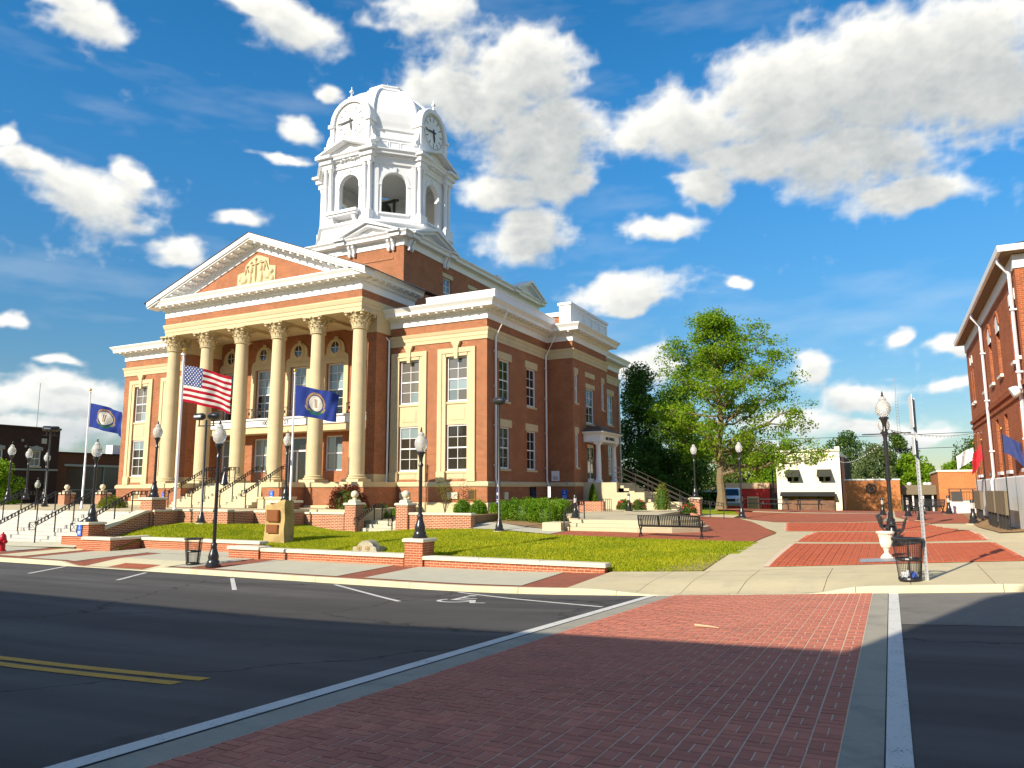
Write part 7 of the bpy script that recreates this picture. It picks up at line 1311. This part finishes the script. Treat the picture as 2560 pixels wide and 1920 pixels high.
# hanging bell ornament on the kerb lamp
t_ = thing('hanging_basket_arm', 'black scroll bracket with bell shaped ornament on the kerb lamp post', 'bracket', at(-18.72, 16.75, 2)); zb = gz(-18.7, 16.75); mb = MB(); mb.tube([(-18.68, 16.75, zb+2.95), (-18.42, 16.75, zb+2.95)], .016, 6); mb.tube([(-18.68, 16.75, zb+2.6), (-18.58, 16.75, zb+2.7), (-18.52, 16.75, zb+2.93)], .012, 6); part('scroll_arm', mb, 'black_post', t_); mb = MB(); mb.lathe([(.012, 3.05), (.03, 3.0), (.02, 2.96), (.02, 2.88), (.07, 2.78), (.10, 2.62), (.13, 2.52), (.11, 2.50), (.0, 2.46)], -18.42, 16.75, 10); mb.v = [(a, b, c+zb) for a, b, c in mb.v]; part('bell', mb, 'black_post', t_, smooth=True)
# street sign seen edge on
x, y = .54, 16.78; z = gz(x, y); t_ = thing('street_sign', 'pale metal street sign post seen edge on at the kerb', 'sign', at(x, y, z)); mb = MB(); mb.box(x-.028, x+.028, y-.012, y+.012, z-.1, z+3.55); mb.box(x-.032, x-.018, y-.03, y-.012, z-.1, z+3.55); mb.box(x+.018, x+.032, y-.03, y-.012, z-.1, z+3.55); 
part('post', mb, 'alu', t_); hl = MB(); hl.lathe([(.008, 0), (.008, .002)], n=6); hm_ = hl.mesh('hole', 'dark')
for k in range(46): link('hole', hm_, t_, Matrix.Translation((x, y-.013, z+.12+k*.075)) @ Matrix.Rotation(R(90), 4, 'X'))
for w2, z1, z2 in ((.30, 2.95, 3.6), (.22, 2.42, 2.78)): mb = MB(); mb.box(-.052, -.040, -w2, w2, z1, z2); part('sign_plate', mb, 'sign_white', t_, at(x, y, z, R(4)))
# hydrant
x, y = -31.2, 17.55; z = gz(x, y); t_ = thing('fire_hydrant', 'red fire hydrant on the sidewalk before the wide stair', 'hydrant', at(x, y, z)); mb = MB(); mb.lathe([(.15, 0), (.15, .05), (.115, .06), (.105, .42), (.14, .44), (.14, .49), (.125, .50), (.12, .58), (.08, .66), (.03, .69), (.03, .74), (0, .75)], n=14); part('barrel', mb, 'hydrant_red', t_, at(x, y, z), smooth=True)
for rz in (0, 90, 180, 270):
    if rz != 90: mb = MB(); mb.lathe([(.055, .09), (.055, .18), (.075, .18), (.075, .22), (.03, .23)], n=10); part('hose_cap', mb, 'hydrant_red', t_, at(x, y, z+.38) @ Matrix.Rotation(R(rz), 4, 'Z') @ Matrix.Rotation(R(90), 4, 'Y'), smooth=True)
# stone monument with two bronze tablets, boulder with two gold emblems
def rough(mb, seed, amp, f): 
    p = np.array(mb.v); d = np.stack([vnoise(p*f+seed+k*9) for k in range(3)], -1)-.5; mb.v = [tuple(a) for a in p+d*amp]; return mb
def gridbox(x0, x1, y0, y1, z0, z1, n, tf):
    mb = MB()
    def face(fn):
        o = len(mb.v)
        for i in range(n+1):
            for j in range(n+1): mb.v.append(fn(i/n, j/n))
        for i in range(n):
            for j in range(n): mb.f.append((o+i*(n+1)+j, o+(i+1)*(n+1)+j, o+(i+1)*(n+1)+j+1, o+i*(n+1)+j+1)); mb.mi.append(0)
    L = lambda a, b, t_: a+(b-a)*t_
    for s in (0, 1): face(lambda u, v, s=s: (L(x0, x1, u), (y0, y1)[s], L(z0, z1, v))); face(lambda u, v, s=s: ((x0, x1)[s], L(y0, y1, u), L(z0, z1, v))); face(lambda u, v, s=s: (L(x0, x1, u), L(y0, y1, v), (z0, z1)[s]))
    mb.v = [tf(*p) for p in mb.v]; return mb
x, y = -21.15, 22.0; z = gz(x, y); mw = at(x, y, z); t_ = thing('stone_monument', 'tall rough tan stone monument with two bronze tablets on the lawn', 'monument', mw)
mb = rough(gridbox(-.52, .52, -.30, .30, -.15, 1.48, 12, lambda a, b, c: (a*(1-.12*max(c, 0)/1.48)+.06*(c/1.48), b*(1-.1*c/1.5), c+(.10*(a/.5) if c > 1.4 else 0)-.25*max(0, abs(a)-.42)*(c > 1.35))), 3, .17, 2.2); part('stone', mb, 'rock_tan', t_, mw, smooth=True)
for za, zb_ in ((.78, 1.22), (.35, .66)): mb = MB(); mb.bev(-.28, .28, -.385, -.22, za, zb_, .01); mb.box(-.24, .24, -.392, -.384, za+.05, zb_-.05); part('bronze_tablet', mb, 'bronze', t_, mw)
x, y = -15.45, 20.2; z = gz(x, y); mw = at(x, y, z); t_ = thing('inscribed_boulder', 'small rounded grey boulder with two gold emblems on the lawn', 'boulder', mw); mb = MB(); vs = []
mb = rough(gridbox(-.5, .5, -.26, .26, -.1, .40, 10, lambda a, b, c: (a*(1-.35*max(0, c/.4)**2), b*(1-.2*c/.4), c-.22*(abs(a)/.5)**2*(c > .2))), 8, .08, 4); part('stone', mb, 'rock_grey', t_, mw, smooth=True)
for cx_ in (-.2, .14): mb = MB(); mb.lathe([(.105, 0), (.115, .008), (.115, .012), (.10, .012), (.095, .0)], n=14, cap=False); mb.box(-.07, .07, -.01, .01, 0, .02); mb.box(-.055, .055, .03, .045, 0, .02); mb.box(-.055, .055, -.045, -.03, 0, .02); part('emblem', mb, 'bronze_gold', t_, mw @ Matrix.Translation((cx_, -.268, .15)) @ Matrix.Rotation(R(83), 4, 'X') @ Matrix.Scale(.8, 4))
# signs
def plate(label, x, y, z, w_, h, mat, side='front', sym=True, cat='sign', lines=True, grp=None):
    mw = at(x, y, z, 0 if side == 'front' else SIDE); t_ = thing('wall_sign', label, cat, mw, grp); mb = MB(); mb.box(-w_/2, w_/2, -.02, 0, -h/2, h/2); part('plate', mb, mat, t_, mw); mb = MB(); c = -.024
    def quad(a): mb.add([(p[0]*w_, c, p[1]*h) for p in a], [tuple(range(len(a)))])
    if sym:
        mb.lathe([(.05*w_, 0), (.05*w_, .001)], 0, 0, 8) if 0 else quad([(-.06, .36), (.04, .36), (.04, .43), (-.06, .43)]); quad([(-.05, .20), (.01, .20), (.01, .34), (-.05, .34)]); quad([(-.05, .20), (.16, .20), (.16, .24), (-.05, .24)]); quad([(.12, .10), (.18, .10), (.18, .22), (.12, .22)])
        A = [(.17*math.cos(R(a)), .15*math.sin(R(a))*w_/h+.17) for a in range(140, 351, 30)]; 
        for p, q_ in zip(A[:-1], A[1:]): quad([p, q_, (q_[0]*.7, (q_[1]-.17)*.7+.17), (p[0]*.7, (p[1]-.17)*.7+.17)])
    if lines:
        for k in range(3): zz = -.12-k*.11; quad([(-.32, zz), (.32, zz), (.32, zz+.045), (-.32, zz+.045)])
    part('marking', mb, 'sign_white' if mat in ('sign_blue', 'navy') else 'navy', t_, mw)
GA = 'blue accessibility signs'
plate('blue accessibility sign on the pedestal at the wide stair', -29.12, 19.285, .48, .27, .46, 'sign_blue', grp=GA); plate('blue accessibility sign on the brick block right of the portico stair', -28.75, 29.28, 1.78, .30, .48, 'sign_blue', grp=GA); plate('blue accessibility sign on the brick base behind the upper lamp pedestal', -39.0, 30.95, 1.75, .30, .48, 'sign_blue', grp=GA); plate('blue accessibility sign in shade on the bay wall', -17.4, 41.62, 1.72, .40, .62, 'sign_blue', grp=GA); plate('white notice sign with dark lines above the stone course of the bay', -18.0, 41.66, 2.85, .52, .60, 'sign_white', sym=False); mb = MB(); mb.box(-17.25, -17.15, 41.55, 41.65, 2.28, 2.5); solo('wall_light', mb, 'globe_glass', 'small pale wall light on the stone course of the bay', 'wall light')
x, y = -14.2, 27.0; z = gz(x, y); t_ = thing('sign_post', 'narrow navy sign on a thin post beside the barrel floodlight pole', 'sign', at(x, y, z)); mb = MB(); mb.box(x-.02, x+.02, y-.02, y+.02, z-.1, z+1.75); part('post', mb, 'black_iron', t_); mb = MB(); mb.box(x-.09, x+.07, y-.035, y-.022, z+1.05, z+1.65); part('plate', mb, 'navy', t_); mb = MB(); mb.box(x-.05, x+.03, y-.04, y-.036, z+1.4, z+1.5); mb.box(x-.06, x+.04, y-.04, y-.036, z+1.2, z+1.23); mb.box(x-.06, x+.04, y-.04, y-.036, z+1.12, z+1.15); part('marking', mb, 'sign_white', t_)
x, y = -12.9, 29.2; z = gz(x, y); t_ = thing('sign_post', 'small white sign on a thin post at the mulch by the clipped hedge', 'sign', at(x, y, z)); mb = MB(); mb.box(x-.015, x+.015, y-.015, y+.015, z-.1, z+1.75); part('post', mb, 'black_iron', t_); mb = MB(); mb.box(x-.08, x+.06, y-.03, y-.017, z+1.2, z+1.65); part('plate', mb, 'sign_white', t_)
x, y = -14.2, 39.2; t_ = thing('iron_gate', 'small black iron gate panel below the side porch wall', 'gate', at(x, y, .82)); mb = MB(); mb.bar((x, y, 1.5), (x+.5, y+.2, 1.5), .03, .03); mb.bar((x, y, .95), (x+.5, y+.2, .95), .03, .03); part('frame', mb, 'black_iron', t_)
for k in range(6): mb = MB(); mb.bar((x+k*.1, y+k*.04, .82), (x+k*.1, y+k*.04, 1.5), .02, .02); part('bar', mb, 'black_iron', t_)
# memorial slabs
for y0, lb in ((29.6, 'brown memorial slab row nearest the navy flag'), (32.6, 'brown memorial slab row between the navy flag and the red flag'), (37.2, 'brown memorial slab row farthest along the gravel bed')):
    t_ = thing('memorial_slabs', lb, 'memorial', at(3.5, y0+1, gz(3.5, y0+1)), 'brown memorial slab rows')
    for k in range(3): mb = MB(); mb.bev(3.40, 3.52, y0+k*.86, y0+k*.86+.82, 1.12, 1.92, .01); part('slab', mb, 'slab_brown', t_); mb = MB(); mb.box(3.42, 3.5, y0+k*.86+.3, y0+k*.86+.5, .3, 1.118); part('leg', mb, 'black_iron', t_)
# van behind the tree
x, y, z = -13.6, 74, gz(-13.5, 74); rz = R(97); mw = at(x, y, z, rz); t_ = thing('parked_van', 'white van parked behind the spreading tree before the red building', 'van', mw)
mb = MB(); sec = [(-2.55, .35, .95, .80), (-2.5, .30, 1.02, .92), (-1.75, .28, 1.12, .95), (-1.55, .28, 1.20, .95), (-.95, .28, 1.85, .93), (-.6, .28, 1.95, .93), (2.3, .30, 1.95, .93), (2.55, .35, 1.85, .90)]; vs = []; fs = []
for xx, zb_, zt, hw_ in sec: vs += [(xx, -hw_, zb_), (xx, -hw_, min(1.05, zt-.05)), (xx, -hw_*(.86 if zt > 1.5 else .95), zt-.06), (xx, -hw_*.72, zt), (xx, hw_*.72, zt), (xx, hw_*(.86 if zt > 1.5 else .95), zt-.06), (xx, hw_, min(1.05, zt-.05)), (xx, hw_, zb_)]
for i in range(len(sec)-1):
    for k in range(8): fs.append((i*8+k, i*8+(k+1) % 8, (i+1)*8+(k+1) % 8, (i+1)*8+k))
fs += [tuple(range(8)), tuple(range(56, 64))[::-1]]; mb.add(vs, fs); part('body', mb, 'van_white', t_, mw, smooth=True)
mb = MB(); mb.add([(-1.53, -.80, 1.24), (-1.53, .80, 1.24), (-.98, .72, 1.82), (-.98, -.72, 1.82)], [(0, 1, 2, 3)]); mb.v = [(a-.03, b, c+.02) for a, b, c in mb.v]; part('windscreen', mb, 'pane_dark', t_, mw)
for s in (-1, 1):
    for xa_, xb_ in ((-.9, .0), (.1, 1.1), (1.2, 2.3)): mb = MB(); mb.add([(xa_-.1, s*.945, 1.15), (xb_, s*.945, 1.15), (xb_, s*.86, 1.78), (xa_+.1, s*.86, 1.78)], [(0, 1, 2, 3)]); part('side_window', mb, 'pane_dark', t_, mw)
    mb = MB(); mb.box(-2.57, -2.5, *sorted((s*.55, s*.82)), .72, .92); part('headlight', mb, 'globe_glass', t_, mw); mb = MB(); mb.box(-1.0, -.8, *sorted((s*.95, s*1.15)), 1.15, 1.35); part('wing_mirror', mb, 'dark', t_, mw); mb = MB(); mb.box(-1.7, 2.4, *sorted((s*.955, s*.945)), .80, .88); part('side_stripe', mb, 'gold', t_, mw)
    for xx in (-1.6, 1.6): mw2 = mw @ Matrix.Translation((xx, s*.86, .33)) @ Matrix.Rotation(R(90), 4, 'X'); mb = MB(); mb.lathe([(.20, -.1), (.33, -.1), (.35, 0), (.33, .1), (.20, .1)], n=18); wh = part('wheel', mb, 'tyre', t_, mw2, smooth=True); mb = MB(); mb.lathe([(.19, -.105), (.19, .105)], n=12); part('rim', mb, 'alu', wh, mw2)
mb = MB(); mb.box(-2.58, -2.48, -.5, .5, .70, .95); part('grille', mb, 'dark', t_, mw); mb = MB(); mb.box(-2.62, -2.45, -.9, .9, .38, .58); part('bumper', mb, 'grey_metal', t_, mw)
# wires, radio mast, string of bulbs
x, y = 1.9, 130; t_ = thing('radio_mast', 'thin lattice radio mast beyond the trees', 'mast', at(x, y, -.3)); mb = MB(); h0, h1 = -.3, 16.2
for k in range(3): a = 2*math.pi*k/3; mb.tube([(x+.3*math.cos(a), y+.3*math.sin(a), h0), (x+.22*math.cos(a), y+.22*math.sin(a), h1)], .03, 4)
for i in range(34):
    z = h0+i*.48
    for k in range(3): a = 2*math.pi*k/3; b = 2*math.pi*(k+1)/3; mb.tube([(x+.27*math.cos(a), y+.27*math.sin(a), z), (x+.27*math.cos(b), y+.27*math.sin(b), z)], .018, 3)
part('lattice', mb, 'grey_metal', t_); mb = MB(); mb.tube([(x, y, h1), (x, y, 20.2)], [.04, .015], 4); part('antenna', mb, 'grey_metal', t_)
def wire(label, a, b, sag, r=.006, bulbs=0):
    t_ = thing('string_lights' if bulbs else 'overhead_wire', label, 'wire', Matrix.Translation(a)); P = [(a[0]+(b[0]-a[0])*k/16, a[1]+(b[1]-a[1])*k/16, a[2]+(b[2]-a[2])*k/16-sag*4*(k/16)*(1-k/16)) for k in range(17)]; mb = MB(); mb.tube(P, r, 4); part('cable', mb, 'black_iron', t_)
    if bulbs:
        bm = MB().lathe([(.0, -.07), (.025, -.05), (.025, -.02), (.012, 0)], n=6, cap=False).mesh('bulb', 'globe_glass', True)
        for k in range(bulbs): u = (k+.5)/bulbs; link('bulb', bm, t_, at(a[0]+(b[0]-a[0])*u, a[1]+(b[1]-a[1])*u, a[2]+(b[2]-a[2])*u-sag*4*u*(1-u)))
wire('string of bulbs from the urn lamp to the corner building', (.02, 32.0, 4.3), (4.0, 40.0, 4.6), .25, .008, 26); wire('string of bulbs from the second lamp towards the cream shop', (.02, 32.0, 3.9), (-4, 75.8, 4.6), .4, .01, 30)
for i, (z, lb) in enumerate(((7.2, 'upper overhead wire crossing behind the plaza'), (5.6, 'lower overhead wire crossing behind the plaza'))): wire(lb, (-30, 98, z+1.2), (30, 96, z+1.5), .4, .03)
x, y = -58.5, 34.6; mb = MB(); mb.tube([(-66.2, 39.2, 7.4), (-66.2, 39.2, 11.5)], .03, 4); solo('roof_antenna', mb, 'grey_metal', 'thin antenna on the roof of the dark brown building', 'antenna')
# fallen twig and grit on the crosswalk
z = float(street_z(-2.35, 10.9)); mb = MB(); mb.tube([(-2.6, 10.95, z+.03), (-2.4, 10.9, z+.035), (-2.25, 10.88, z+.03)], [.018, .014, .006], 5); solo('fallen_twig', mb, 'tan_trim', 'pale twig lying on the sunlit crosswalk bricks', 'twig')
